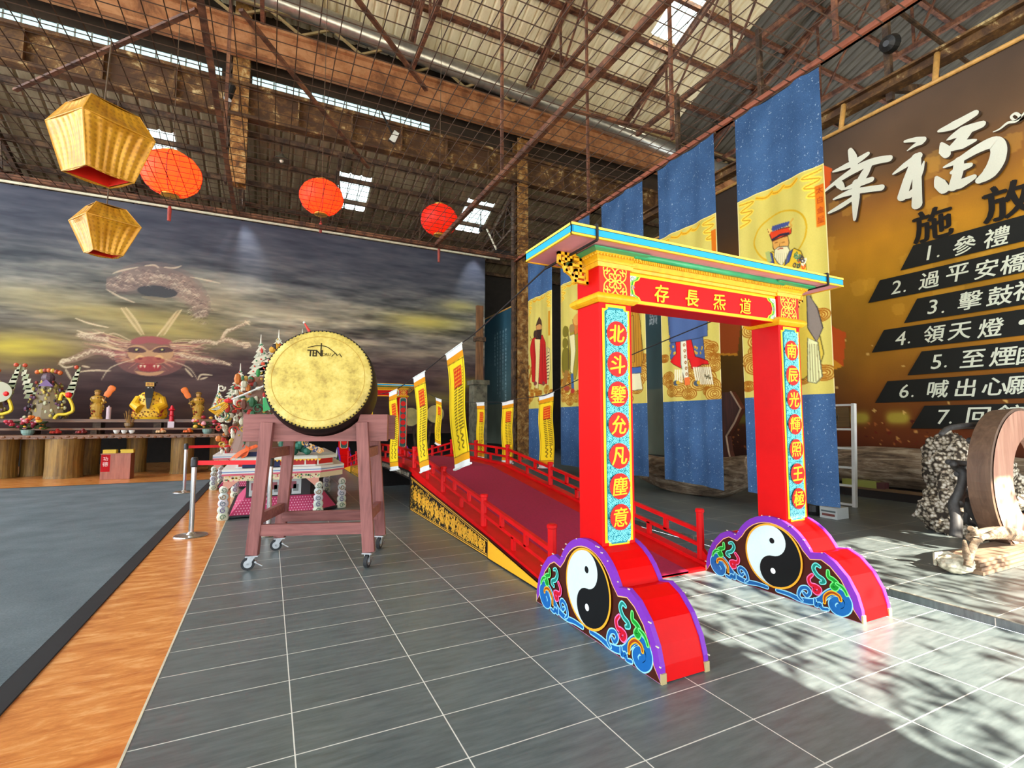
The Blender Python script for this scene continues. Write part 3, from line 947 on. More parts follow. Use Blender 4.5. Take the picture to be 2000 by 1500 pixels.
    # pierced fret brackets outside the posts
    for s, xp in ((-1, 2.28), (1, 4.207)):
        def B(a, z, w_): return fx(xp + s * a, -1.136 + w_, z)
        b = MB()
        def barf(p, q, wd=.018):
            d = Vector((q[0] - p[0], q[1] - p[1])).normalized(); nn = Vector((-d.y, d.x)) * wd / 2; e = d * wd / 2
            b.prism([(p[0] - e.x + nn.x, p[1] - e.y + nn.y), (p[0] - e.x - nn.x, p[1] - e.y - nn.y), (q[0] + e.x - nn.x, q[1] + e.y - nn.y), (q[0] + e.x + nn.x, q[1] + e.y + nn.y)], B, -.012, .012)
        segs = [((.0, 2.345), (.215, 2.345)), ((.215, 2.345), (.215, 2.29)), ((.215, 2.29), (.18, 2.275)), ((.18, 2.275), (.165, 2.24)), ((.165, 2.24), (.12, 2.215)), ((.12, 2.215), (.10, 2.18)), ((.10, 2.18), (0.0, 2.175)), ((0.01, 2.345), (0.01, 2.175)),
                ((.17, 2.345), (.17, 2.30)), ((.13, 2.345), (.13, 2.31)), ((.13, 2.31), (.19, 2.31)), ((.13, 2.28), (.13, 2.24)), ((.06, 2.28), (.13, 2.28)), ((.06, 2.32), (.06, 2.23)), ((.03, 2.25), (.09, 2.25)), ((.09, 2.25), (.09, 2.20)), ((.04, 2.21), (.09, 2.21)), ((.06, 2.32), (.10, 2.32))]
        for p_, q_ in segs: barf(p_, q_)
        b.build('fret_bracket', M_gold, o)
    return o

gate(YF, 'tall red and gold gate with yin yang feet at the near end of the bridge', '北斗鑒允凡塵意', '南辰光輝照王極', '存長炁道', -1)
gate(11.26, 'distant red and gold gate at the far end of the bridge', '       ', '       ', '    ', -1, far=True)
# ================================================================ BRIDGE
M_carpetred = plain('crimson_bridge_carpet', (158, 6, 60), 0.92, var=.10, scale=40)
M_redrail = plain('red_rail_paint', (202, 6, 10), 0.45, var=.08, scale=5)
M_redrail.node_tree.nodes['Principled BSDF'].inputs['Specular IOR Level'].default_value = 0.2
BR = thing('bridge', 'low red arched bridge with crimson carpet and black and gold side panels', 'bridge', (3.22, 5.0, 0))
def L(x, y, z): return (x - 3.22, y - 5.0, z)
def deck(y):
    y = y if y <= 5.05 else 10.1 - y
    return 0.018 + 0.133 * (y + .52) if y < 3.70 else 0.579 + .02 * sin((y - 3.7) / 1.35 * pi / 2)
Y0, Y1 = -0.505, 10.605
def samp(a, c, n): return [a + (c - a) * i / n for i in range(n + 1)]
ys = samp(Y0, 3.7, 10) + samp(3.9, 6.2, 10) + samp(6.4, Y1, 10)
def strip(b, xa, xb, dz0, dz1, yy=ys, col=None):
    P = [[L(xa, y, deck(y) + dz0), L(xa, y, deck(y) + dz1), L(xb, y, deck(y) + dz1), L(xb, y, deck(y) + dz0), L(xa, y, deck(y) + dz0)] for y in yy]
    b.grid(P, col)
    for row in (P[0], P[-1]): b.add(row[:4], [(0, 1, 2, 3)], col)
b = MB(); strip(b, 2.74, 3.72, -.015, .004); b.build('carpet_runner', M_carpetred, BR)
b = MB(); strip(b, 2.46, 4.0, -.05, 0.0); b.build('deck', M_redrail, BR)
for xa, xb in ((2.40, 2.50), (3.95, 4.05)):
    b = MB(); strip(b, xa, xb, -.07, .03); b.build('curb', M_redrail, BR)
# side panels
GOLD, BLK = (240, 180, 52), (14, 12, 12)
def panel_art():
    A = Art(); rs = random.Random(3)
    def top(y): return .173 + .1047 * (y - .6)
    A.poly([(.66, 0), (3.58, 0), (3.58, top(3.58)), (.66, top(.66))], BLK); A.layer()
    for d in (.012, .030):
        A.stroke([(.66 + d, d), (3.58 - d, d), (3.58 - d, top(3.58) - d * 1.1), (.66 + d, top(.66) - d * 1.1)], .010 if d < .02 else .006, GOLD, closed=True)
    A.layer()
    # coiling dragon: a chain of big scrolls with small curls around
    y = 3.30
    while y > .82:
        h = top(y) - .08; c = .04 + h / 2; r = min(.075, h * .36)
        A.stroke(spiral(y, c + rs.uniform(-.02, .03) * h, r, 1.4, rs.uniform(0, 6), rs.choice((1, -1)), 14, .25), r * .5, GOLD)
        A.circ(y, c, r * .26, GOLD, n=10)
        for k in range(9):
            a = k * 2 * pi / 9 + rs.random() * .3
            A.circ(y + r * 1.16 * cos(a), c + r * 1.16 * sin(a), r * .2, GOLD, n=8)
        y -= r * 2.7
    for k in range(520):
        y = rs.uniform(.73, 3.52); z = rs.uniform(.05, top(y) - .05)
        if z < .045: continue
        r = rs.uniform(.013, .024)
        if rs.random() < .45: A.stroke(spiral(y, z, r, 1.2, rs.uniform(0, 6), rs.choice((1, -1)), 9, .3), r * .5, GOLD)
        elif rs.random() < .5: A.circ(y, z, r * .55, GOLD, n=8)
        else: A.stroke([(y - r, z - r * .4), (y, z + r * .3), (y + r, z - r * .2)], r * .4, GOLD, taper=True)
    A.layer()
    A.poly([(-.50, 0), (.66, 0), (.66, top(.66) - .002), (-.50, .03)], (232, 168, 30)); A.layer()
    for k in range(8): A.circ(-.4 + k * .14, .055 + (k * .14) * .095, .004, (30, 24, 16), n=8)
    A.stroke([(-.50, .006), (.66, .006)], .012, (20, 18, 16))
    A.stroke([(.66, 0), (.66, top(.66))], .014, (16, 14, 14))
    return A
PA = panel_art()
M_panel = vcol('lacquer_panel', 0.4)
for xs, sg in ((2.386, -1), (4.064, 1)):
    for mir in (0, 1):
        b = MB(); yy = [Y0, .66, 3.62]
        f = (lambda y: y) if not mir else (lambda y: 10.1 - y)
        def tp(y): return .03 if y < -.5 else .173 + .1047 * (y - .6)
        for a, c in zip(yy, yy[1:]):
            q = [L(xs - .012, f(a), 0), L(xs - .012, f(c), 0), L(xs - .012, f(c), tp(c)), L(xs - .012, f(a), tp(a)),
                 L(xs + .012, f(a), 0), L(xs + .012, f(c), 0), L(xs + .012, f(c), tp(c)), L(xs + .012, f(a), tp(a))]
            b.add(q, [(3, 2, 1, 0), (4, 5, 6, 7), (0, 1, 5, 4), (1, 2, 6, 5), (2, 3, 7, 6), (3, 0, 4, 7)], BLK)
        PA.geom(b, lambda y, z, h: L(xs + sg * (.012 + h), f(y), z + .002), .001, .0008)
        b.build('side_panel', M_panel, BR)
    # edge of the flat span: black strip with pale scrolls
    A = Art(); rs = random.Random(9)
    y = 3.75
    while y < 6.35:
        z = deck(y) - .09
        A.stroke(spiral(y, z, .035, 1.3, rs.uniform(0, 6), rs.choice((1, -1)), 10, .3), .011, (196, 190, 168)); y += .085
    b = MB(); yy = samp(3.62, 6.48, 16)
    P = [[L(xs, y, deck(y) - .15), L(xs, y, deck(y) - .03), L(xs + .02, y, deck(y) - .03), L(xs + .02, y, deck(y) - .15)] for y in yy]
    b.grid(P, (20, 16, 14)); A.geom(b, lambda y, z, h: L(xs + (-.003 if sg < 0 else .023) , y, z), 0, .001)
    b.build('span_edge', M_panel, BR)
for ya in (3.55, 6.48): b = MB(); b.bb(2.46 - 3.22, 4.0 - 3.22, ya - 5, ya + .07 - 5, 0, .45); b.build('bulkhead', plain('dark_underside', (30, 26, 24), .9), BR)
# railings
PY = [-.38, .97, 2.28, 3.66, 5.05, 6.44, 7.82, 9.13, 10.48]
for xr in (2.45, 4.0):
    tops = []
    for i, y in enumerate(PY):
        h = .345 if 0 < i < 8 else .47
        z0_ = deck(y) - .0
        b = MB(); z1_ = z0_ + h; w_ = .034
        n = 8
        prof = [(w_ * 1.25, z0_), (w_ * 1.25, z0_ + .02), (w_, z0_ + .03), (w_, z1_ - .035), (w_ * 1.2, z1_ - .03), (w_ * 1.2, z1_ - .008), (w_ * .9, z1_)]
        b.lathe([(r, z - z0_) for r, z in prof], 8, Matrix.Translation(Vector(L(xr, y, z0_))) @ Matrix.Rotation(pi / 8, 4, 'Z'))
        if i in (0, 8):
            s = -1 if i == 0 else 1
            b.prism([(0.03, z0_), (.17, z0_ - .01), (.03, z0_ + .12)], lambda a, z, q: L(xr + q, y + s * a, z), -.02, .02)
        b.build('post', M_redrail, BR)
        tops.append((y, deck(y) + .27 + (.12 if i in (0, 8) else 0) * 0))
    for (ya, za), (yb, zb) in zip(tops, tops[1:]):
        b = MB(); b.bar(L(xr, ya, za), L(xr, yb, zb), .036, .034)
        b.build('top_rail', M_redrail, BR)
        b = MB(); b.bar(L(xr, ya, za - .125), L(xr, yb, zb - .125), .03, .03); b.build('middle_rail', M_redrail, BR)
        for t_ in (.32, .68):
            y = ya + (yb - ya) * t_; z = za + (zb - za) * t_
            b = MB(); b.box(L(xr, y, z - .0625), (.03, .045, .125)); b.build('baluster', M_redrail, BR)
        y = (ya + yb) / 2; z = (za + zb) / 2
        b = MB(); b.box(L(xr, y, z - .125 - .07), (.03, .045, .14)); b.build('baluster', M_redrail, BR)

# ================================================================ TALISMAN FLAGS AND ROPES
def flag_art(seed):
    A = Art(); rs = random.Random(seed)
    A.rect(0, 1.075, .5, 1.14, (214, 140, 10)); A.rect(0, .06, .5, .125, (224, 158, 16)); A.layer()
    ln = (120, 84, 10)
    for x in (.04, .46): A.stroke([(x, .13), (x, 1.07)], .012, ln)
    A.stroke([(.0, 1.075), (.5, 1.06)], .010, ln); A.stroke([(0, .13), (.5, .13)], .010, ln)
    A.layer()
    A.rect(.17, .80, .40, 1.0, (214, 60, 10)); A.layer()
    for k in range(5): A.stroke([(.19, .82 + k * .04), (.38, .825 + k * .04)], .012, (240, 170, 30))
    for x in (.23, .29, .35): A.stroke([(x, .81), (x, .99)], .010, (160, 20, 8))
    A.stroke([(.17, .80), (.40, .80), (.40, 1.0), (.17, 1.0)], .014, (170, 26, 8), closed=True)
    dk = (66, 48, 10)
    z = .97
    while z > .36:
        if z < .80: A.stroke([(.17, z), (.27, z + .006)], .012, dk)
        A.stroke([(.30 if z < .8 else .42, z), (.44, z + .006)], .012, dk); z -= .030
    for x in (.22, .36):
        A.stroke(smooth([(x, .36), (x - .04, .33), (x + .04, .30), (x - .04, .27), (x + .04, .24), (x - .03, .20), (x + .03, .18)], 4), .014, dk)
    return A.raster(0, 0, .5, 1.2, 60, 144, (238, 206, 26))
M_flag = vcol('flag_cloth', 0.8, spec=0.2)
M_hem = plain('white_hem', (226, 230, 226), 0.8, var=.05)
def flag(label, x, ya, za, yb, zb, yc, zc, yd, zd, seed, group):
    """corners on the plane x: a top far, b top near, c bottom far, d bottom near"""
    cx, cy, cz = x, (ya + yb) / 2, (za + zb) / 2
    o = thing('talisman_flag', label, 'flag', (cx, cy, cz), 0, group)
    im = flag_art(seed)
    def pos(U, V):
        y = (ya * (1 - U) + yb * U) * V + (yc * (1 - U) + yd * U) * (1 - V)
        z = (za * (1 - U) + zb * U) * V + (zc * (1 - U) + zd * U) * (1 - V)
        xx = .012 * np.sin(5 * U + seed) * (1 - V) + .010 * np.sin(9 * V + seed)
        return xx, y - cy, z - cz
    im2 = im[7:137]
    def sub(v0, v1):
        return lambda U, V: pos(U, v0 + (v1 - v0) * V)
    cloth('cloth', im2, sub(.05, .945), M_flag, o)
    white = np.full((4, 24, 3), 226.0)
    h1 = cloth('top_hem', white, sub(.945, 1.0), M_hem, o); h2 = cloth('bottom_hem', white, sub(0.0, .05), M_hem, o)
    b = MB(); p = pos(np.array([-.03, 1.03]), np.array([1.0, 1.0])); b.tube([(p[0][0], p[1][0], p[2][0]), (p[0][1], p[1][1], p[2][1])], .008, 6); b.build('rod', M_hem, o)
    b = MB(); p = pos(np.array([-.05, 1.05]), np.array([.012, .012])); b.tube([(p[0][0], p[1][0], p[2][0]), (p[0][1], p[1][1], p[2][1])], .011, 6); b.build('bottom_rod', M_hem, o)
    return o
GL, GR = 'talisman flags on the near bridge rope', 'talisman flags on the far bridge rope'
XL, XR = 2.2, 4.1
flag('biggest yellow talisman flag, swinging over the bridge railing', XL, 1.459, 2.032, .959, 2.086, 1.202, .78, .734, .879, 1, GL)
flag('yellow talisman flag second along the near rope, left of the biggest flag', XL, 2.809, 1.879, 2.274, 1.92, 2.511, .633, 2.106, .713, 2, GL)
flag('yellow talisman flag third along the near rope, just right of the drum', XL, 4.317, 1.759, 3.783, 1.785, 4.17, .519, 3.656, .579, 3, GL)
flag('small yellow talisman flag at the far gate, half hidden by the drum', XL, 6.2, 1.80, 5.7, 1.79, 6.2, .62, 5.7, .60, 4, GL)
flag('yellow talisman flag in front of the red robed hanging scroll', XR, 2.788, 1.667, 2.366, 1.713, 2.749, .601, 2.336, .636, 5, GR)
flag('yellow talisman flag left of the rusty column, near the blue wall scroll', XR, 4.108, 1.628, 3.663, 1.655, 4.103, .576, 3.66, .60, 6, GR)
flag('yellow talisman flag before the pale rock base, second left of the rusty column', XR, 5.276, 1.659, 4.889, 1.656, 5.28, .576, 4.89, .58, 7, GR)
flag('dim narrow yellow talisman flag in front of the pale round drumheads', XR, 7.904, 1.874, 7.463, 1.807, 8.025, .755, 7.538, .703, 8, GR)
M_rope = plain('black_cord', (26, 22, 22), 0.7)
def rope(label, xr, pts):
    o = thing('cord', label, 'cord', (xr, -1, 2.3))
    q = smooth([(p[0] - xr, p[1] + 1, p[2] - 2.3) for p in pts], 5)
    b = MB(); b.tube(q, .006, 6); b.build('line', M_rope, o)
    b = MB(); x = pts[0][0] - xr
    for ya, za, yb, zb in ((-1.44, 2.34, -1.44, 2.43), (-1.44, 2.43, -.84, 2.43), (-.84, 2.43, -.84, 2.34), (-.84, 2.34, -1.44, 2.34)):
        b.bar((x, ya + 1, za - 2.3), (x, yb + 1, zb - 2.3), .012, .012)
    b.build('loop', M_rope, o)
rope('black cord from the gate roof carrying the near row of flags', 2.14, [(2.14, -.86, 2.345), (2.17, .4, 2.14), (2.2, .96, 2.09), (2.2, 1.46, 2.037), (2.2, 2.27, 1.93), (2.2, 2.81, 1.885), (2.2, 3.78, 1.79), (2.2, 4.32, 1.765), (2.2, 5.7, 1.795), (2.2, 6.2, 1.805), (2.2, 8, 2.0), (2.2, 10.5, 2.38)])
rope('black cord from the gate roof carrying the far row of flags', 4.30, [(4.30, -.86, 2.345), (4.12, .855, 2.013), (4.1, 2.366, 1.72), (4.1, 2.79, 1.675), (4.1, 3.66, 1.66), (4.1, 4.11, 1.635), (4.1, 4.89, 1.66), (4.1, 5.28, 1.665), (4.1, 7.46, 1.815), (4.1, 7.9, 1.88), (4.2, 10.5, 2.38)])
# ================================================================ HANGING SCROLLS (plane x = 6, bands of blue and painted yellow silk)
XB = 6.0
M_silk = vcol('scroll_silk', 0.75, weave=0.15, spec=0.2)
M_blue = None
t = NT('speckled_blue_cloth')
f = t.noise(t.coord((1, 1, 1)), 34.0, 4, 0.7)
f2 = t.noise(t.coord((1, 1, 1)), 2.0, 3)
sp_ = t.math('GREATER_THAN', f, 0.64)
c = t.ramp(t.math('ADD', t.math('MULTIPLY', t.noise(t.coord(), 120.0, 2), .5), t.math('MULTIPLY', f2, .5)), [(.35, lin((44, 72, 108))), (.65, lin((66, 100, 142)))])
t.l(t.mix(t.math('MULTIPLY', sp_, .6), c, lin((176, 196, 212))), t.b.inputs['Base Color'])
t.set(Roughness=0.85, Specular_IOR_Level=0.2)
M_blue = t.m

def PX(pts): return onx(XB, pts)
LINE, OCH = (150, 96, 10), (214, 166, 40)
def clouds(A, y0, y1, z0, z1, n, seed, r=(.09, .16)):
    rs = random.Random(seed)
    for k in range(n):
        y = rs.uniform(y0, y1); z = z0 + (z1 - z0) * (1 - k / n) ; q = rs.uniform(*r)
        A.layer(); A.circ(y, z, q, (206, 176, 86), ry=q * .62, n=20)
        for m_ in (1.0, .74, .48, .24):
            A.stroke([(y + q * m_ * cos(a), z + q * .62 * m_ * sin(a)) for a in [2 * pi * i / 18 for i in range(18)]], .016, (150, 90, 10), closed=True)
def topclouds(A, y0, y1, z):
    for s in (0, 1):
        y = y0 + .13 if s == 0 else y1 - .13; d = 1 if s == 0 else -1
        A.stroke(smooth([(y - .1 * d, z - .06), (y + .12 * d, z - .09), (y - .08 * d, z - .16), (y + .1 * d, z - .21), (y - .06 * d, z - .27), (y + .06 * d, z - .32), (y - .1 * d, z - .36)], 5), .05, (232, 200, 70))
        A.stroke(smooth([(y - .1 * d, z - .06), (y + .12 * d, z - .09), (y - .08 * d, z - .16), (y + .1 * d, z - .21), (y - .06 * d, z - .27), (y + .06 * d, z - .32), (y - .1 * d, z - .36)], 5), .012, (186, 128, 16))
    for k in range(3):
        y = y0 + (y1 - y0) * (.35 + .15 * k)
        A.stroke(smooth([(y - .1, z - .05), (y, z - .10), (y + .12, z - .06)], 4), .045, (226, 176, 40)); A.stroke(smooth([(y - .1, z - .05), (y, z - .10), (y + .12, z - .06)], 4), .010, (176, 116, 10))
ZT, ZY, ZL, ZB_ = 5.37, 4.21, 1.60, .385

def scroll(label, y0, y1, paint, seed, zt=ZT, swing=0.0):
    o = thing('hanging_scroll', label, 'scroll', (XB, (y0 + y1) / 2, zt), 0, 'row of blue and yellow hanging scrolls')
    yc = (y0 + y1) / 2
    rs = random.Random(seed); ph = [rs.uniform(0, 6) for _ in range(4)]
    def fold(Y, Z):
        a = .012 + .012 * (5.4 - Z) / 5
        return a * np.sin(9 * Y + ph[0] + .35 * np.sin(1.1 * Z + ph[1])) + .5 * a * np.sin(21 * Y + ph[2]) + swing * (5.37 - Z) / 5
    def band(za, zb, inset=0.0):
        def pos(U, V):
            Y = y0 + inset + (y1 - y0 - 2 * inset) * U; Z = za + (zb - za) * V
            Z = Z + (.02 * np.sin(3 * U + ph[3]) if za < .5 else 0) * (1 - V)
            return fold(Y, Z), Y - yc, Z - zt
        return pos
    grey = np.full((40, 60, 3), 128.0)
    cloth('top_cloth', grey, band(ZY, zt), M_blue, o)
    cloth('bottom_cloth', grey, band(ZB_, ZL), M_blue, o)
    A = InkArt(); A.rect(y0, ZL, y0 + .012, ZY, (240, 226, 170)); A.rect(y1 - .012, ZL, y1, ZY, (240, 226, 170)); A.rect(y0, ZY - .012, y1, ZY, (240, 220, 140)); A.layer()
    topclouds(A, y0, y1, ZY); A.layer()
    paint(A, y0, y1)
    nx = int((y1 - y0) / .0075); ny = int((ZY - ZL) / .0085)
    base = np.empty((ny, nx, 3)); v = vnoise(ny, nx, 3, 3, seed)[..., None]
    base[:] = np.array((196, 180, 88)) + (v - .5) * 30
    im = A.raster(y0, ZL, y1, ZY, nx, ny, base)
    cloth('painting', im, band(ZL, ZY), M_silk, o)
    b = MB(); b.tube([(0, y0 - .02 - yc, .0), (0, y1 + .02 - yc, .0)], .014, 8); b.build('rod', M_darksteel, o)
    return o

SK, SKL = (206, 150, 70), (120, 70, 20)
def head(A, px, crown, beard, k=1.0):
    """px: list of key pixels: face centre, width px"""
    pass

def c5(pts): return PX([(1430 + a / 3.966, 320 + b / 3.966) for a, b in pts])
def paint1(A, y0, y1):
    rs = random.Random(2)
    clouds(A, y0 + .06, y1 - .06, 1.66, 2.55, 30, 4)
    A.layer(2)
    ring = [(180, 640), (190, 560), (230, 480), (300, 410), (390, 370), (480, 365), (550, 400), (580, 470), (575, 560), (540, 640), (480, 700), (380, 760), (250, 740)]
    A.stroke(smooth(c5(ring), 5, True), .020, (190, 150, 20), closed=True); A.layer()
    # robe below, reaching the feet
    A.poly(PX([(1500, 520), (1545, 490), (1572, 520), (1586, 580), (1598, 640), (1608, 690), (1600, 720), (1570, 740), (1500, 745), (1490, 640)]), (196, 170, 60)); A.layer()
    A.poly(PX([(1578, 570), (1596, 600), (1606, 640), (1596, 668), (1580, 640)]), (122, 110, 100)); A.layer()
    A.poly(PX([(1580, 660), (1598, 668), (1606, 735), (1596, 748), (1580, 745)]), (206, 206, 150)); A.layer()
    for k in range(4): A.stroke(PX([(1584 + 4 * k, 672), (1586 + 5 * k, 745)]), .008, (120, 110, 70))
    A.poly(c5([(270, 690), (300, 680), (430, 700), (480, 655), (540, 680), (575, 760), (590, 850), (240, 850), (275, 760)]), (214, 176, 40)); A.layer()
    A.poly(c5([(275, 690), (300, 690), (320, 790), (275, 770)]), (64, 74, 120)); A.poly(c5([(430, 690), (470, 660), (440, 760), (405, 790)]), (64, 74, 120)); A.layer()
    for k in range(16):
        a, b_ = 470 + rs.random() * 95, 700 + rs.random() * 110
        A.stroke(spiral(*c5([(a, b_)])[0], .030, 1.1, rs.random() * 6, 1, 8, .3), .015, rs.choice([(220, 60, 40), (70, 120, 80), (230, 226, 210), (70, 60, 60)]))
    A.stroke(c5([(268, 680), (285, 760)]), .05, (150, 160, 90)); A.layer()
    A.poly(c5([(300, 590), (430, 560), (440, 610), (425, 680), (380, 700), (330, 690), (308, 650)]), SK); A.layer()
    A.poly(c5([(320, 665), (350, 645), (400, 640), (430, 640), (445, 670), (415, 740), (385, 790), (350, 770), (315, 720)]), (214, 206, 160)); A.layer()
    A.stroke(c5([(345, 665), (370, 655), (395, 655)]), .014, (150, 60, 40))
    for a in (335, 395): A.stroke(c5([(a - 14, 612), (a + 14, 606)]), .010, SKL)
    for a in range(330, 430, 18): A.stroke(c5([(a, 690), (a + 4, 770)]), .005, (150, 140, 100))
    A.stroke(c5([(368, 610), (362, 640), (380, 642)]), .007, SKL); A.layer()
    A.poly(c5([(268, 505), (300, 520), (450, 490), (460, 470), (455, 540), (440, 548), (300, 598), (290, 570)]), (206, 60, 20)); A.layer()
    A.stroke(c5([(296, 590), (370, 552), (442, 540)]), .030, (40, 34, 50)); A.layer()
    for k in range(8):
        q = 300 + k * 18
        A.stroke(c5([(q, 525 - k * 6), (q + 14, 480 - k * 4.5)]), .040, (58, 70, 120)); A.stroke(c5([(q + 9, 522 - k * 6), (q + 24, 478 - k * 4.5)]), .010, (220, 190, 120))
    A.stroke(smooth(c5([(275, 545), (285, 525), (270, 508), (300, 520)]), 3), .02, (214, 180, 90)); A.stroke(smooth(c5([(440, 510), (462, 480), (445, 462), (475, 425)]), 3), .022, (196, 150, 60)); A.layer()
    # title cartouche
    A.rect(y0 + .02, 3.50, y0 + .115, 3.98, (206, 106, 10)); A.layer()
    for k, ch in enumerate('太白金星'): A.text(ch, y0 + .0675, 3.92 - .115 * k, .075, (160, 60, 10), bold=.02, fn=lambda a, b: (2 * (y0 + .0675) - a, b), fit=.075)

def c6(pts): return PX([(1270 + a / 3.966, 560 + b / 3.966) for a, b in pts])
def paint2(A, y0, y1):
    rs = random.Random(5)
    clouds(A, y0 + .05, y1 - .05, 1.66, 2.35, 30, 8, (.08, .17)); A.layer(2)
    A.poly(c6([(150, 60), (405, 60), (412, 390), (430, 560), (160, 560), (135, 200)]), (70, 92, 136)); A.layer()
    for k in range(70):
        p = c6([(150 + rs.random() * 250, 60 + rs.random() * 480)])[0]
        A.circ(p[0], p[1], .022, (206, 166, 50), n=6); A.circ(p[0] + .01, p[1], .009, (130, 70, 20), n=6)
    A.layer()
    A.poly(c6([(195, 190), (210, 520), (160, 580), (240, 630), (250, 560), (300, 560), (320, 635), (400, 600), (460, 600), (450, 570), (340, 540), (310, 390), (290, 190)]), (206, 24, 24)); A.layer()
    A.poly(c6([(215, 100), (285, 100), (280, 250), (275, 400), (300, 760), (270, 760), (240, 600), (235, 400)]), (214, 214, 186)); A.layer()
    A.poly(c6([(232, 270), (275, 270), (268, 390), (240, 390)]), (206, 170, 60)); A.layer()
    A.stroke(c6([(262, 420), (285, 740)]), .07, (226, 220, 190)); A.layer()
    for k in range(7): A.circ(*c6([(262 + k * 4, 450 + k * 45)])[0], .026, (150, 84, 30), n=8); A.circ(*c6([(262 + k * 4, 450 + k * 45)])[0], .012, (230, 220, 180), n=6)
    A.layer()
    for k in range(10):
        q = 330 + k * 15; A.stroke(c6([(q, 620), (q + 22, 755)]), .026, (222, 214, 178)); A.stroke(c6([(q + 7, 620), (q + 28, 755)]), .006, (130, 100, 70))
    for k in range(4): q = 205 + k * 14; A.stroke(c6([(q, 640), (q, 740)]), .026, (222, 214, 178))
    for q in (210, 350): A.circ(*c6([(q, 745)])[0], .05, (70, 80, 90), ry=.04); A.circ(*c6([(q + 12, 740)])[0], .03, (200, 160, 40))
    A.stroke(c6([(285, 700), (288, 760)]), .10, (226, 110, 50)); A.layer()
    for k in range(4): A.stroke(spiral(*c6([(430 + 12 * k, 690 + (k % 2) * 14)])[0], .02, 1, k, 1, 7, .3), .012, (70, 60, 30))
    # head and shoulders behind the gate roof
    yc = (y0 + y1) / 2
    A.circ(yc, 3.35, .15, SK); A.poly([(yc - .14, 3.45), (yc + .14, 3.45), (yc + .10, 3.68), (yc - .10, 3.68)], (60, 66, 110)); A.poly([(yc - .38, 3.1), (yc - .1, 3.22), (yc + .1, 3.22), (yc + .38, 3.1), (yc + .36, 2.5), (yc - .36, 2.5)], (70, 92, 136))
    A.rect(y0 + .02, 3.50, y0 + .10, 3.98, (206, 106, 10))

def paint3(A, y0, y1):
    clouds(A, y0 + .05, y1 - .05, 1.66, 2.4, 26, 12); A.layer(2)
    A.poly(PX([(1228, 560), (1247, 590), (1252, 650), (1256, 700), (1250, 720), (1215, 720), (1210, 600)]), (176, 124, 30)); A.layer()
    for k in range(4): A.stroke(PX([(1236 + k * 5, 600), (1238 + k * 5, 715)]), .010, (120, 80, 16))
    A.poly(PX([(1215, 720), (1252, 716), (1252, 728), (1215, 732)]), (60, 92, 150)); A.poly(PX([(1218, 732), (1250, 728), (1254, 760), (1216, 765)]), (222, 214, 170)); A.layer()
    yc = (y0 + y1) / 2
    A.circ(yc, 3.3, .15, SK); A.poly([(yc - .3, 3.1), (yc + .3, 3.1), (yc + .3, 2.3), (yc - .3, 2.3)], (170, 120, 40)); A.rect(y0 + .02, 3.50, y0 + .10, 3.98, (206, 106, 10))

def c7(pts): return PX([(1000 + a / 6.25, 560 + b / 6.25) for a, b in pts])
def paint4(A, y0, y1):
    clouds(A, y0 + .03, y1 - .03, 1.66, 2.15, 22, 15, (.07, .14)); clouds(A, y1 - .3, y1 - .03, 2.1, 2.5, 6, 16, (.07, .12)); A.layer(2)
    A.poly(c7([(720, 520), (800, 500), (830, 700), (800, 1000), (770, 1130), (720, 1130), (700, 900), (705, 640)]), (150, 130, 36)); A.layer()
    A.poly(c7([(705, 600), (760, 580), (770, 780), (745, 1060), (715, 1040), (722, 800)]), (216, 206, 150)); A.layer()
    A.poly(c7([(740, 400), (800, 380), (810, 560), (760, 590)]), (190, 110, 40)); A.layer()
    A.circ(*c7([(730, 510)])[0], .09, (150, 120, 70)); A.circ(*c7([(785, 400)])[0], .12, SK); A.layer()
    O2 = (112, 100, 24)
    A.circ(*c7([(665, 550)])[0], .10, O2, ry=.12); A.circ(*c7([(660, 690)])[0], .09, O2, ry=.11); A.circ(*c7([(668, 900)])[0], .16, O2, ry=.27); A.stroke(c7([(660, 480), (668, 560)]), .04, O2)
    A.layer(); A.stroke(c7([(690, 560), (695, 1000)]), .03, (90, 74, 30))
    A.stroke(c7([(680, 1020), (655, 1200)]), .10, (140, 100, 40)); A.stroke(c7([(735, 1060), (745, 1280)]), .09, (60, 90, 130)); A.circ(*c7([(740, 1270)])[0], .07, (170, 50, 40), ry=.05); A.circ(*c7([(680, 1240)])[0], .08, (150, 60, 40), ry=.05)

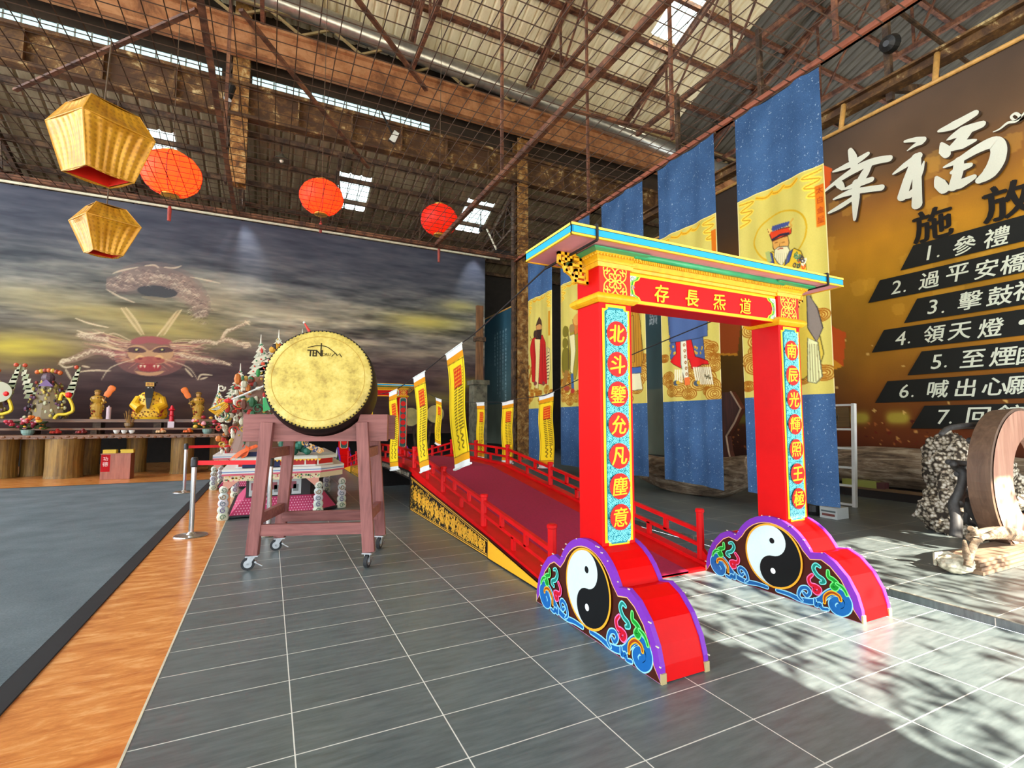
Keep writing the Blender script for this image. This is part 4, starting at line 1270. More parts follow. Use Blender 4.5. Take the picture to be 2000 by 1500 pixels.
def paint5(A, y0, y1):
    clouds(A, y0 + .03, y1 - .03, 1.66, 2.05, 18, 21, (.07, .13)); clouds(A, y1 - .25, y1 - .03, 2.0, 2.6, 8, 22, (.06, .11)); A.layer(2)
    # striped tiger beside the robe
    A.poly(c7([(390, 780), (430, 730), (470, 760), (475, 1000), (450, 1200), (420, 1190), (400, 1000)]), (206, 190, 130)); A.layer()
    for k in range(9): A.stroke(c7([(402, 830 + k * 38), (465, 800 + k * 40)]), .022, (60, 50, 30))
    A.circ(*c7([(430, 780)])[0], .09, (176, 160, 100)); A.layer()
    A.poly(c7([(250, 640), (300, 600), (370, 590), (405, 680), (415, 900), (435, 1180), (350, 1190), (250, 1160), (240, 900), (222, 760)]), (178, 28, 22)); A.layer()
    for a in (275, 360, 390): A.stroke(c7([(a, 700), (a + 15, 1150)]), .018, (110, 10, 12))
    A.poly(c7([(285, 640), (335, 640), (330, 850), (318, 1240), (292, 1240), (300, 860)]), (206, 186, 120)); A.layer()
    A.poly(c7([(300, 560), (350, 570), (345, 640), (300, 640)]), (60, 34, 20)); A.layer()
    A.poly(c7([(300, 470), (330, 445), (358, 470), (355, 530), (330, 555), (302, 540)]), (186, 130, 70)); A.layer()
    A.poly(c7([(298, 480), (310, 430), (325, 370), (350, 420), (360, 480), (330, 450)]), (70, 44, 26)); A.poly(c7([(305, 530), (355, 520), (345, 610), (330, 640), (315, 600)]), (44, 26, 18)); A.layer()
    A.circ(*c7([(290, 580)])[0], .09, (60, 40, 26)); A.stroke(c7([(225, 600), (240, 640), (225, 660)]), .02, (40, 30, 20))
    for a in (290, 380): A.circ(*c7([(a, 1180)])[0], .08, (120, 60, 50), ry=.05)
    A.rect(y0 + .06, 3.2, y0 + .13, 3.75, (186, 126, 20))

scroll('hanging scroll of a white bearded crowned sage, nearest and right of the rest', -.43, .71, paint1, 31)
scroll('hanging scroll of a red and white robed figure, seen through the gate opening', 1.06, 2.21, paint2, 32)
scroll('hanging scroll mostly hidden behind the left gate post', 2.59, 3.72, paint3, 33)
scroll('hanging scroll of a figure holding a green gourd staff, left of the gate post', 4.12, 5.22, paint4, 34, swing=-.02)
scroll('hanging scroll of a red robed man with a tiger, beside the rusty column', 5.58, 6.74, paint5, 35)

# ================================================================ GOLDEN WALL BANNER (plane x = 10)
XG = 10.0
M_canvas = vcol('printed_canvas', 0.6, spec=0.25)
GB = thing('wall_banner', 'huge golden wall banner listing seven steps in white characters on black bars', 'banner', (XG, 0, 0))
gy0, gy1, gz0, gz1 = -3.4, 4.6, .30, 6.76
ny, nx = 300, 340
Vv = np.linspace(gz0, gz1, ny)[:, None]; Uu = np.linspace(gy0, gy1, nx)[None, :]
stops = [(.3, (70, 26, 10)), (1.05, (110, 50, 16)), (1.5, (120, 64, 14)), (2.4, (166, 110, 24)), (3.6, (198, 142, 28)), (4.5, (204, 140, 26)), (5.2, (150, 96, 34)), (5.8, (104, 76, 50)), (6.8, (74, 58, 46))]
base = np.stack([np.interp(Vv[:, 0], [s[0] for s in stops], [s[1][k] for s in stops]) for k in range(3)], -1)[:, None, :] * np.ones((1, nx, 1))
base = base * (.80 + .4 * vnoise(ny, nx, 5, 7, 41))[..., None]
for y_ in np.arange(gy0, gy1, .62):   # printed out-of-focus lights
    g_ = np.clip(1.25 * np.exp(-((Uu - y_) / .17) ** 4 - ((Vv - 1.36) / .10) ** 2), 0, .85)[..., None]
    base = base * (1 - g_) + g_ * np.array((188, 170, 60))
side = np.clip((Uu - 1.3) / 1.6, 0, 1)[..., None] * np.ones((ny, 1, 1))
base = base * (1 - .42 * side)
A = Art(); rs = random.Random(17)
for k in range(46):   # faint printed floating lanterns
    y = rs.uniform(gy0, 3.0); z = rs.uniform(2.9, 5.6); q = rs.uniform(.10, .26)
    A.poly([(y - q, z + q * .7), (y, z + q), (y + q, z + q * .7), (y + q * .7, z - q * .8), (y, z - q), (y - q * .7, z - q * .8)], (230, 172, 60, .28))
for k in range(260):  # printed bokeh crowd lights
    y = rs.uniform(gy0, gy1); z = rs.uniform(.7, 1.32); q = rs.uniform(.008, .032)
    A.circ(y, z, q, rs.choice([(226, 170, 90, .8), (190, 110, 50, .7), (110, 30, 14, .8), (80, 20, 10, .8)]), n=10)
for k in range(40): A.circ(rs.uniform(gy0, gy1), rs.uniform(1.3, 3), rs.uniform(.01, .03), (240, 196, 110, .8), n=8)
A.layer()
def G(pts): return onx(XG, pts)
A.poly(G([(1598, 318), (1625, 330), (1622, 360), (1606, 398), (1598, 398)]), (216, 84, 16)); A.poly(G([(1590, 618), (1652, 650), (1647, 715), (1610, 728), (1590, 720)]), (206, 84, 20)); A.poly(G([(1612, 690), (1647, 715), (1610, 728)]), (226, 150, 30))
A.poly(G([(1398, 620), (1450, 610), (1442, 690), (1402, 690)]), (180, 84, 30)); A.stroke(G([(1402, 692), (1442, 692)]), .05, (220, 150, 40))
im = A.raster(gy0, gz0, gy1, gz1, nx, ny, base, 1)
cloth('canvas', im, lambda U, V: (.012 * np.sin(30 * U + 4 * V) * (1 - V) , gy0 + (gy1 - gy0) * U, gz0 + (gz1 - gz0) * V), M_canvas, GB)

A = Art()
bars = [((1785.4, 479.6), (1760, 529)), ((1720, 547.7), (1697, 592.5)), ((1792.7, 583.7), (1767, 631.6)), ((1728, 644.7), (1704, 689)), ((1801.5, 686.6), (1773.8, 733.3)), ((1735, 744.6), (1710.8, 787)), ((1807.3, 792.5), (1780.4, 836.7))]
zs = []; BARS = []
for p, q in bars:
    (ya, za), (yb, zb) = G([p, q]); zs.append((za, zb, ya, yb))
    A = Art(); A.poly([(ya, za), (yb, zb), (gy0 + .1, zb), (gy0 + .1, za)], (26, 26, 22))
    b = MB(); A.geom(b, lambda y, z, h: (-.025 - h, y, z), 0, .001); BARS.append(b)
def letter(A, par, nm='lettering'):
    b = MB(); A.geom(b, lambda y, z, h: (-.030 - h, y, z), 0, .002); return b.build(nm, M_canvas, par)
c2 = lambda a, b_: (1680 + a / 3.966, 440 + b_ / 3.966)
c3 = lambda a, b_: (1680 + a / 3.966, 640 + b_ / 3.966)
rows = [[('1', c2(540, 215), 1), ('.', c2(612, 240), .2), ('參', c2(815, 155), 0), ('禮', c2(1065, 92), 0)],
        [('2', c2(290, 480), 1), ('.', c2(352, 510), .2), ('過', c2(545, 425), 0), ('平', c2(760, 372), 0), ('安', c2(985, 338), 0), ('橋', c2(1195, 298), 0)],
        [('3', c2(570, 632), 1), ('.', c2(648, 672), .2), ('擊', c2(860, 582), 0), ('鼓', c2(1092, 545), 0), ('祈', c2(1300, 500), 0)],
        [('4', c2(322, 878), 1), ('.', c2(385, 908), .2), ('領', c2(580, 842), 0), ('天', c2(780, 820), 0), ('燈', c2(1020, 795), 0), ('・', c2(1262, 752), .3)],
        [('5', c3(600, 265), 1), ('.', c3(668, 300), .2), ('至', c3(880, 240), 0), ('煙', c3(1115, 222), 0), ('囪', c3(1315, 205), 0)],
        [('6', c3(350, 492), 1), ('.', c3(412, 530), .2), ('喊', c3(610, 475), 0), ('出', c3(825, 466), 0), ('心', c3(1050, 455), 0), ('願', c3(1240, 445), 0)],
        [('7', c3(650, 692), 1), ('.', c3(706, 735), .2), ('回', c3(920, 688), 0), ('館', c3(1165, 672), 0)]]
WHT = (222, 226, 206)
for (za, zb, ya, yb), row, bar_ in zip(zs, rows, BARS):
    hgt = za - zb; A = Art()
    for ch, px, k in row:
        y, z = G([px])[0]
        size = hgt * (.74 if k == 0 else (.60 if k == 1 else .09 if k == .2 else .2))
        sh = .20
        A.text(ch, y, z, size, WHT, fit=size, bold=.018 if k == 0 else .010, fn=lambda a, b_, y=y, z=z: (2 * y - a - sh * (b_ - z), b_))
    A.geom(bar_, lambda y, z, h: (-.030 - h, y, z), 0, .002); bar_.build('black_bar', M_canvas, GB)
for ch, px, s in (('施', (1822.5, 438), .52), ('放', (1969, 392), .54)):
    A = Art(); y, z = G([px])[0]; A.text(ch, y, z, s, (24, 18, 12), fit=s, bold=.03, fn=lambda a, b_, y=y, z=z: (2 * y - a, b_)); letter(A, GB, 'black_character')
c1 = lambda pts: G([(1600 + a / 3.1725, 200 + b_ / 3.1725) for a, b_ in pts])
CAL = [([(198, 298), (214, 345), (224, 405)], [26, 48, 40]), ([(92, 432), (165, 402), (235, 368), (306, 322)], [10, 34, 40, 24]), ([(14, 575), (110, 497), (240, 412), (345, 368), (440, 350)], [8, 26, 44, 42, 36]),
       ([(112, 500), (134, 512), (152, 534)], [26, 44, 26]), ([(322, 385), (290, 440), (248, 510)], [26, 48, 44]), ([(160, 540), (240, 510), (330, 480)], [10, 38, 30]), ([(96, 602), (190, 562), (300, 542), (392, 530)], [10, 36, 34, 34]),
       ([(66, 686), (140, 645), (225, 590)], [14, 30, 26]), ([(234, 500), (232, 600), (226, 728)], [42, 46, 16]),
       ([(538, 244), (600, 234), (648, 236)], [14, 26, 34]), ([(640, 250), (600, 268), (552, 302)], [26, 20, 4]), ([(465, 446), (535, 395), (620, 336)], [10, 32, 40]), ([(606, 345), (612, 450), (612, 635)], [48, 40, 50]), ([(590, 370), (555, 480), (522, 585)], [30, 46, 50]),
       ([(522, 588), (565, 575), (606, 540)], [20, 40, 30]), ([(656, 368), (642, 420), (622, 480)], [6, 20, 20]),
       ([(748, 180), (840, 145), (970, 72)], [14, 44, 32]), ([(798, 236), (890, 185), (1012, 140)], [6, 50, 34]), ([(920, 190), (880, 240), (838, 280)], [44, 48, 40]), ([(836, 282), (900, 262), (975, 238)], [34, 44, 12]), ([(764, 258), (782, 296), (796, 326)], [14, 50, 36]),
       ([(780, 404), (870, 362), (990, 290), (1085, 252), (1118, 290), (1104, 370), (1060, 440), (1000, 484)], [10, 30, 44, 56, 60, 66, 62, 34]), ([(872, 365), (864, 440), (838, 525)], [42, 46, 44]), ([(830, 436), (880, 412), (940, 392)], [20, 40, 24]),
       ([(732, 468), (752, 505), (780, 540)], [16, 50, 46]), ([(798, 542), (880, 508), (962, 466)], [16, 48, 26]), ([(1085, 186), (1125, 168), (1175, 130), (1225, 120), (1248, 92), (1222, 72), (1196, 92), (1216, 112), (1252, 96), (1300, 40)], [4, 8, 12, 12, 12, 12, 10, 8, 8, 8])]
M_ = .0103 / 3.1725 * 10.0 / 10.0
for part_ in (CAL[:9], CAL[9:16], CAL[16:26], CAL[26:]):
    A = Art()
    for shade in (True, False):
        for pts, ws in part_:
            q = smooth(c1(pts), 6); n = len(q)
            ww = list(np.interp(np.linspace(0, 1, n), np.linspace(0, 1, len(ws)), ws))
            sc = .0031
            if shade: q = [(a - .03, c - .03) for a, c in q]
            col = (60, 42, 24) if shade else (222, 222, 204)
            A.stroke(q, [v * sc for v in ww], col)
            for k in (0, n - 1): A.circ(q[k][0], q[k][1], ww[k] * sc / 2, col, n=12)
        A.layer()
    letter(A, GB, 'white_brush_character')
M_bamboo = plain('bamboo', (206, 156, 84), .5, var=.12, scale=10)
b = MB(); b.tube([(-.03, gy0, gz1 + .02), (-.03, gy1, gz1 + .02)], .035, 8); b.build('bamboo_pole', M_bamboo, GB, smooth=True)
for u in (1631, 1820):
    y = G([(u, 170)])[0][0]
    b = MB(); b.tube([(.05, y, 6.6), (.25, y, 7.4)], .045, 8); b.build('bamboo_upright', M_bamboo, GB, smooth=True)

# ---------------------------------------------------------------- teal calligraphy banners on the same wall line
def teal(label, ya, yb, z0_, z1_, cols, seed, big=None, X=XG):
    o = thing('wall_scroll', label, 'scroll', (X, (ya + yb) / 2, 0)); yc = (ya + yb) / 2
    ny_, nx_ = 220, max(60, int((yb - ya) / .02))
    v = vnoise(ny_, nx_, 4, 3, seed)[..., None]; V = np.linspace(0, 1, ny_)[:, None, None]
    base = (np.array((36, 72, 88)) * V + np.array((92, 108, 100)) * (1 - V)) * (.85 + .3 * v)
    base = np.where(V < .30, np.array((104, 112, 96)) * (.8 + .4 * v), base)
    A = Art(); rs = random.Random(seed)
    for y, za, zb in cols:
        z = za
        while z > zb:
            A.text(rs.choice('天地人和道德仁心山水日月文'), y, z, .12, (170, 196, 200), fit=.11, fn=lambda a, b_, y=y: (2 * y - a, b_)); z -= .145
    if big:
        for ch, px, s in big:
            y, z = G([px])[0]; A.text(ch, y, z, s, (200, 212, 214), weight=.0, fit=s, fn=lambda a, b_, y=y, z=z: (2 * y - a - .1 * (b_ - z), b_))
    im = A.raster(ya, z0_, yb, z1_, nx_, ny_, base, 2)
    cloth('cloth', im, lambda U, V: (.03 * np.sin(14 * U + seed) * (1.2 - V), ya + (yb - ya) * U - yc, z0_ + (z1_ - z0_) * V), M_canvas, o)
    b = MB(); b.tube([(0, ya - yc, z1_), (0, yb - yc, z1_)], .03, 6); b.build('rod', M_bamboo, o)
teal('teal wall scroll with large white characters, seen through the gate', 4.65, 7.6, .4, 6.4, [], 3, [('蹟', (1276, 622), .36), ('真', (1274, 575), .36)])
teal('teal wall scroll with two columns of small characters, between hanging scrolls', 7.7, 9.3, .4, 6.2, [(y, 4.1, 1.9) for y in (8.25, 8.5)], 5)
XT = 8.4
H = lambda u, v: onx(XT, [(u, v)])[0]
teal('teal wall scroll with columns of small white characters left of the rusty column', H(1003, 700)[0], H(940, 700)[0], .45, 5.55, [(H(u, 700)[0], H(u, za)[1], H(u, zb)[1]) for u, za, zb in ((988, 645, 780), (983, 648, 762), (977, 650, 775), (971, 652, 772), (966, 655, 715))], 7, X=XT)

# ================================================================ DRAGON MURAL (plane y = 13)
YM = 13.0
mx0, mx1, mz0, mz1 = -9.5, 7.52, .9, 7.38
ny, nx = 324, 680
n1 = vnoise(ny, nx, 9, 5, 51, 5, .6); n2 = vnoise(ny, nx, 22, 7, 53, 4, .6); n3 = vnoise(ny, nx, 4, 4, 55, 3)
zz = np.linspace(mz0, mz1, ny)[:, None]; xx = np.linspace(mx0, mx1, nx)[None, :]
st = [(.9, (60, 38, 34)), (2.2, (64, 44, 44)), (3.0, (72, 54, 54)), (3.8, (92, 86, 80)), (4.6, (112, 110, 102)), (5.4, (92, 94, 94)), (6.2, (74, 77, 86)), (7.4, (70, 73, 86))]
base = np.stack([np.interp(zz[:, 0], [s[0] for s in st], [s[1][k] for s in st]) for k in range(3)], -1)[:, None, :] * np.ones((1, nx, 1))
cl = np.clip((n1 * .6 + n2 * .4 - .48) * 4.2, 0, 1)
band = np.exp(-((zz - 4.5) / 1.1) ** 2)
base = base + (cl * band)[..., None] * np.array((88, 78, 52)) - (np.clip((.46 - n2) * 4, 0, 1) * band)[..., None] * np.array((40, 40, 40))
n4 = vnoise(ny, nx, 44, 16, 61, 4, .65); n5 = vnoise(ny, nx, 16, 12, 63, 4, .65)
wisp = np.clip((n4 * .55 + n5 * .45 - .50) * 5.0, -1, 1)
base = base + wisp[..., None] * (14 + 34 * np.exp(-((zz - 4.6) / 1.2) ** 2))[..., None] * np.array((1.0, .94, .80))
def glow(cx, cz, rx, rz, col, k=1.0):
    global base
    g = np.exp(-((xx - cx) / rx) ** 2 - ((zz - cz) / rz) ** 2) * (.35 + .9 * n2) * k
    base = base * (1 - np.clip(g, 0, 1)[..., None]) + np.clip(g, 0, 1)[..., None] * np.array(col)
for u, v, rx, rz, c_, k in ((30, 685, 1.1, .45, (196, 178, 50), 1.0), (200, 612, 1.4, .25, (186, 168, 104), .8), (330, 640, 1.7, .55, (178, 160, 84), .9), (60, 575, 1.6, .3, (150, 140, 100), .7), (830, 630, 1.4, .3, (196, 182, 84), .9), (900, 600, .8, .22, (200, 186, 90), .7), (850, 780, 1.3, .25, (150, 140, 60), .7), (920, 750, .9, .2, (170, 160, 50), .8), (420, 800, .8, .2, (130, 96, 60), .6), (300, 545, 1.2, .25, (140, 134, 112), .6), (560, 600, 2.0, .3, (128, 122, 104), .6), (430, 590, 1, .2, (150, 140, 110), .6)):
    p = at(u, v, y=YM); glow(p[0], p[2], rx, rz, c_, k)
A = Art()
c4 = lambda pts: ony(YM, [(100 + a / 3.175, 500 + b_ / 3.175) for a, b_ in pts])
PK, TN, LT, MR = (150, 84, 86), (168, 138, 112), (206, 188, 150), (130, 52, 56)
def sk(pts, w_, col, tp=True): A.stroke(smooth(c4(pts), 5), w_, col, taper=tp)
def blob(pts, col, k=6):
    A.poly(smooth(c4(pts), k, True)[::-1], col)
rs = random.Random(8)
# body: scaled arch behind the head
for w_, c_ in ((.95, (120, 100, 96, .35)), (.70, (140, 116, 106, .45))):
    sk([(340, 170), (430, 175), (520, 145), (640, 135), (760, 165), (850, 215), (915, 290), (930, 380)], w_, c_)
A.layer(); A.circ(*c4([(660, 222)])[0], .47, (60, 62, 66, .92), ry=.17)
A.circ(*c4([(640, 262)])[0], .30, (150, 138, 112, .5), ry=.05); A.layer()
arc = smooth(c4([(400, 190), (500, 150), (640, 130), (780, 165), (870, 225), (925, 310), (915, 390)]), 9)
for i, p in enumerate(arc):
    for k in range(6):
        a_ = rs.uniform(0, 6.28); r_ = rs.uniform(.02, .34); q = (p[0] + r_ * cos(a_), p[1] + r_ * .75 * sin(a_))
        A.stroke([(q[0] - .05, q[1] - .02), (q[0], q[1] + .03), (q[0] + .05, q[1] - .02)], .018, rs.choice([(214, 198, 168, .75), (196, 170, 146, .6), (84, 66, 66, .7)]), taper=True)
for p in ([(340, 205), (420, 250), (520, 290)], [(380, 110), (440, 90), (540, 70)], [(580, 62), (640, 58), (670, 78)], [(700, 70), (760, 76), (810, 62)], [(860, 130), (960, 150), (1050, 170)]): sk(p, .05, (206, 190, 160, .7))
# horns
for p in ([(432, 320), (490, 400), (560, 492)], [(462, 318), (525, 400), (578, 490)], [(780, 342), (722, 420), (655, 500)], [(812, 330), (760, 400), (700, 492)]): sk(p, .055, (206, 186, 140, .85))
sk([(445, 320), (508, 400), (570, 490)], .15, (186, 162, 116, .45)); sk([(795, 335), (740, 410), (678, 496)], .15, (186, 162, 116, .45)); A.layer()
# jaw and beard spread
blob([(390, 600), (430, 560), (510, 530), (600, 515), (700, 530), (790, 565), (840, 620), (810, 690), (720, 735), (610, 745), (480, 720), (410, 670)], (136, 84, 78, .55))
for k in range(70):
    a_ = pi * (1.05 + .9 * rs.random()); r0_ = rs.uniform(.7, 1.0)
    c0_ = c4([(610, 610)])[0]; A.stroke([(c0_[0] + r0_ * .62 * cos(a_), c0_[1] + r0_ * .36 * sin(a_)), (c0_[0] + (r0_ + .28) * .72 * cos(a_), c0_[1] + (r0_ + .24) * .42 * sin(a_))], .03, rs.choice([(196, 120, 96, .6), (150, 74, 72, .6), (206, 168, 120, .55)]), taper=True)
A.layer()
# long forehead, brow ridges, snout
blob([(500, 520), (560, 500), (650, 500), (735, 520), (745, 545), (680, 548), (610, 538), (540, 548), (495, 540)], (150, 76, 80, .85)); A.layer()
blob([(470, 575), (520, 552), (570, 560), (612, 585), (660, 562), (720, 560), (765, 590), (740, 640), (690, 665), (610, 672), (530, 660), (485, 630)], (190, 150, 104, .8)); A.layer()
for s in (-1, 1):
    blob([(610 + s * 18, 590), (610 + s * 60, 566), (610 + s * 118, 566), (610 + s * 150, 588), (610 + s * 110, 598), (610 + s * 55, 600)], (74, 48, 52, .9)); A.layer()
    A.circ(*c4([(610 + s * 80, 582)])[0], .062, (34, 34, 38), ry=.042); A.circ(*c4([(610 + s * 80, 580)])[0], .026, (226, 200, 110)); A.circ(*c4([(610 + s * 74, 577)])[0], .012, (230, 230, 214)); A.layer()
    blob([(610 + s * 20, 632), (610 + s * 60, 612), (610 + s * 88, 634), (610 + s * 60, 652), (610 + s * 24, 650)], (206, 164, 108, .95)); A.circ(*c4([(610 + s * 58, 636)])[0], .055, (84, 34, 36), ry=.034); A.layer()
    sk([(610 + s * 95, 655), (610 + s * 150, 640), (610 + s * 190, 600)], .10, (170, 120, 92, .8)); sk([(610 + s * 100, 640), (610 + s * 240, 690), (610 + s * 300, 770)], .03, (214, 196, 160, .7))
blob([(520, 640), (610, 622), (700, 640), (690, 662), (610, 668), (530, 660)], (140, 52, 56, .7)); A.layer()
blob([(540, 676), (610, 668), (680, 676), (670, 708), (610, 716), (552, 708)], (150, 44, 48, .85)); A.layer()
for x_ in (556, 580, 640, 664): A.poly(c4([(x_ - 8, 676), (x_, 696), (x_ + 8, 676)]), (220, 206, 170))
blob([(520, 712), (610, 722), (700, 712), (670, 735), (610, 742), (550, 735)], (196, 150, 104, .8)); A.layer()
# mane, limbs and claws
for k in range(60):
    a = rs.uniform(0, 1)
    sk([(500 - 40 * a, 525 + 110 * a), (400 - 20 * a, 500 + 120 * a + rs.uniform(-20, 20)), (300 + rs.uniform(-120, 60), 470 + 150 * a + rs.uniform(-40, 20))], rs.uniform(.015, .045), rs.choice([(196, 160, 120, .65), (160, 96, 92, .65), (206, 184, 146, .65), (110, 66, 66, .6)]))
    sk([(730 + 40 * a, 535 + 100 * a), (830, 535 + 100 * a + rs.uniform(-20, 20)), (930 + rs.uniform(-60, 90), 545 + 120 * a + rs.uniform(-30, 20))], rs.uniform(.015, .045), rs.choice([(196, 160, 120, .65), (160, 96, 92, .65), (206, 184, 146, .65), (110, 66, 66, .6)]))
def limb(pts, w_):
    sk(pts, w_, (150, 122, 104, .6)); q = smooth(c4(pts), 9)
    for p in q:
        for k in range(2): A.stroke([(p[0] - .05, p[1] + rs.uniform(-.3, .3) * w_), (p[0], p[1] + rs.uniform(-.3, .3) * w_ + .03), (p[0] + .05, p[1] + rs.uniform(-.3, .3) * w_)], .02, (212, 194, 160, .8), taper=True)
limb([(60, 665), (150, 635), (270, 592), (390, 615)], .20); limb([(800, 620), (900, 635), (1010, 650), (1110, 672)], .18); limb([(1010, 545), (1090, 520), (1160, 545), (1230, 560)], .18); limb([(1060, 510), (1085, 470), (1130, 450), (1225, 412)], .12); limb([(170, 490), (250, 505), (350, 520)], .22); limb([(860, 540), (960, 530), (1020, 545)], .14)
for p in ([(150, 385), (220, 412), (290, 430), (355, 442)], [(160, 460), (230, 482), (330, 472)], [(55, 670), (75, 640), (110, 655)], [(55, 670), (90, 690), (140, 682)], [(90, 700), (110, 735), (130, 770)], [(190, 680), (240, 690)], [(160, 720), (260, 708), (370, 712)], [(830, 695), (880, 750)], [(910, 770), (930, 735), (1000, 738)], [(920, 765), (970, 750)], [(1200, 400), (1232, 430)], [(1180, 535), (1232, 540)], [(1190, 570), (1225, 565)]): sk(p, .05, (212, 192, 156, .85))
im = A.raster(mx0, mz0, mx1, mz1, nx, ny, np.clip(base, 0, 255), 2)
MU = thing('mural_banner', 'huge cloth backdrop with a coiling dragon among stormy clouds', 'banner', (0, YM, 0))
cloth('canvas', im, lambda U, V: (mx0 + (mx1 - mx0) * U, .02 * np.sin(40 * U) * (1 - V), mz0 + (mz1 - mz0) * V), M_canvas, MU)
b = MB(); b.tube([(mx0, -.05, mz1 + .05), (8.1, -.05, mz1 + .05)], .035, 8); b.build('top_pole', plain('pale_pole', (226, 220, 190), .4), MU)
# ================================================================ DRUM STAND AND DRUM
M_stand = wood('reddish_stand_wood', (150, 92, 86), (104, 56, 52), 2.6, 0, .55)
M_standv = wood('reddish_stand_wood_upright', (150, 92, 86), (104, 56, 52), 2.6, 2, .55)
M_zinc = plain('zinc', (196, 200, 202), .35, .8)
M_rubber = plain('grey_rubber_tyre', (44, 46, 48), .8)
DS = thing('drum_stand', 'reddish wooden trestle stand on four castors holding the big drum', 'stand', (.954, 1.395, 0), radians(-20))
for l in (-.25, .25):
    b = MB()
    arc = [(.03 + .475 * sin(a), 1.63 - .475 * cos(a)) for a in [radians(q) for q in range(-55, 56, 10)]]
    arc = [p for p in arc if p[1] < 1.345]
    poly = [(-.638, 1.112), (.634, 1.112), (.634, 1.358)] + [(arc[-1][0] + .02, 1.358)] + arc[::-1] + [(arc[0][0] - .02, 1.358), (-.638, 1.358)]
    b.prism(poly, lambda a, z, q: (a, q, z), l - .04, l + .04); b.build('cradle_beam', M_stand, DS, bevel=.003)
for s in (-1, 1):
    for l in (-1, 1):
        b = MB()
        xt = .415 if s < 0 else .41; xb = .498
        b.bar((s * xt, l * .315, 1.285), (s * xb, l * .335, .128), .105, .055, up=(0, 1, 0))
        b.build('leg', M_standv, DS, bevel=.003)
    b = MB(); b.bar((s * .44, -.30, 1.0), (s * .44, .30, 1.0), .05, .09); b.build('side_rail', M_stand, DS)
    b = MB(); b.bar((s * .475, -.31, .43), (s * .475, .31, .43), .05, .09); b.build('side_rail', M_stand, DS)
for l in (-.325, .325):
    b = MB(); b.bar((-.47, l, .337), (.47, l, .337), .05, .10); b.build('stretcher', M_stand, DS, bevel=.003)
for s in (-1, 1):
    for l in (-1, 1):
        c = empty('castor'); c.parent = DS; c.location = (s * .498, l * .335, 0); c.rotation_euler = (0, 0, radians(14 if s < 0 else 78))
        b = MB(); b.box((0, 0, .122), (.10, .09, .010)); b.build('plate', M_zinc, c)
        b = MB(); b.tube([(-.03, -.016, .055), (-.03, .016, .055)], .055, 20); b.build('wheel', M_rubber, c)
        b = MB(); b.tube([(-.03, -.018, .055), (-.03, .018, .055)], .034, 16); b.tube([(-.03, -.026, .055), (-.03, .026, .055)], .010, 8); b.build('hub', M_zinc, c)
        b = MB()
        for q in (-.024, .024): b.prism([(.03, .118), (-.03, .118), (-.045, .05), (-.018, .045)], lambda a, z, w_: (a, q + w_, z), -.002, .002)
        b.tube([(.0, 0, .10), (0, 0, .12)], .03, 12); b.build('fork', M_zinc, c)
        b = MB(); b.bar((.01, 0, .075), (.085, 0, .028), .03, .008); b.tube([(.03, -.03, .07), (.03, .03, .07)], .009, 8); b.build('brake_pedal', M_zinc, c)

DR = thing('drum', 'huge barrel drum with yellow hide head and black body on the reddish stand', 'drum', (.954, 1.395, 1.36))
a_ = radians(-14); tl = .22
_ex = Vector((cos(a_), sin(a_), 0)); _ey = Vector((-sin(a_), cos(a_), 0)); _up = Vector((0, 0, 1))
_n = -_ey * cos(tl) + _up * sin(tl); _v = _up * cos(tl) + _ey * sin(tl)
a20 = radians(-20)
_c = Vector((.954, 1.395, 1.685)) + Vector((cos(a20), sin(a20), 0)) * .028 + Vector((-sin(a20), cos(a20), 0)) * -.35
DO = Vector((.954, 1.395, 1.36))
def D(a, b_, h): return _c + _ex * a + _v * b_ + _n * h - DO
R0 = .462
MD = Matrix((_ex, _v, _n)).transposed().to_4x4(); MD.translation = _c - DO
t = NT('black_drum_lacquer'); t.l(t.ramp(t.noise(t.coord(), 6.0, 4), [(.3, lin((20, 12, 12))), (.7, lin((38, 24, 22)))]), t.b.inputs['Base Color']); t.set(Roughness=.5, Specular_IOR_Level=.3)
b = MB(); b.lathe([(R0 - .02, -.02), (R0 + .012, -.04), (R0 + .03, -.14), (R0 + .034, -.3), (R0 + .03, -.46), (R0 + .012, -.56), (R0 - .02, -.59)], 56, MD); b.build('barrel', t.m, DR, smooth=True)
t = NT('drum_hide')
f = t.noise(t.coord(), 7.0, 8, .7); f2 = t.noise(t.coord(), 40.0, 3)
t.l(t.ramp(t.math('ADD', t.math('MULTIPLY', f, .8), t.math('MULTIPLY', f2, .2)), [(.34, lin((158, 134, 60))), (.5, lin((206, 184, 92))), (.66, lin((220, 204, 122)))]), t.b.inputs['Base Color']); t.set(Roughness=.45)
M_hide = t.m
b = MB(); b.lathe([(R0 + .006, -.045), (R0 + .004, -.012), (R0 - .012, .002), (R0 - .05, .008), (R0 * .6, .010), (.001, .010)], 64, MD); b.build('drum_head', M_hide, DR, smooth=True)
b = MB(); b.lathe([(R0 + .006, -.600), (R0 - .012, -.604), (.001, -.606)], 48, MD); b.build('rear_head', M_hide, DR, smooth=True)
A = Art(); A.stroke([((R0 - .062) * cos(q), (R0 - .062) * sin(q)) for q in [2 * pi * i / 64 for i in range(64)]], .004, (176, 136, 50), closed=True)
b = MB(); A.geom(b, lambda x, y, h: D(x, y, .0095 + h), .001, .0004); b.build('ring_line', M_matpaint, DR)
b = MB()
for i in range(84):
    q = 2 * pi * i / 84
    p = D((R0 - .002) * cos(q), (R0 - .002) * sin(q), -.004); nn = (_ex * cos(q) + _v * sin(q))
    b.ball(p + nn * .002, .0085, 6, 4)
o = b.build('tacks', plain('black_tacks', (24, 18, 16), .35), DR)
b = MB(); k = 84
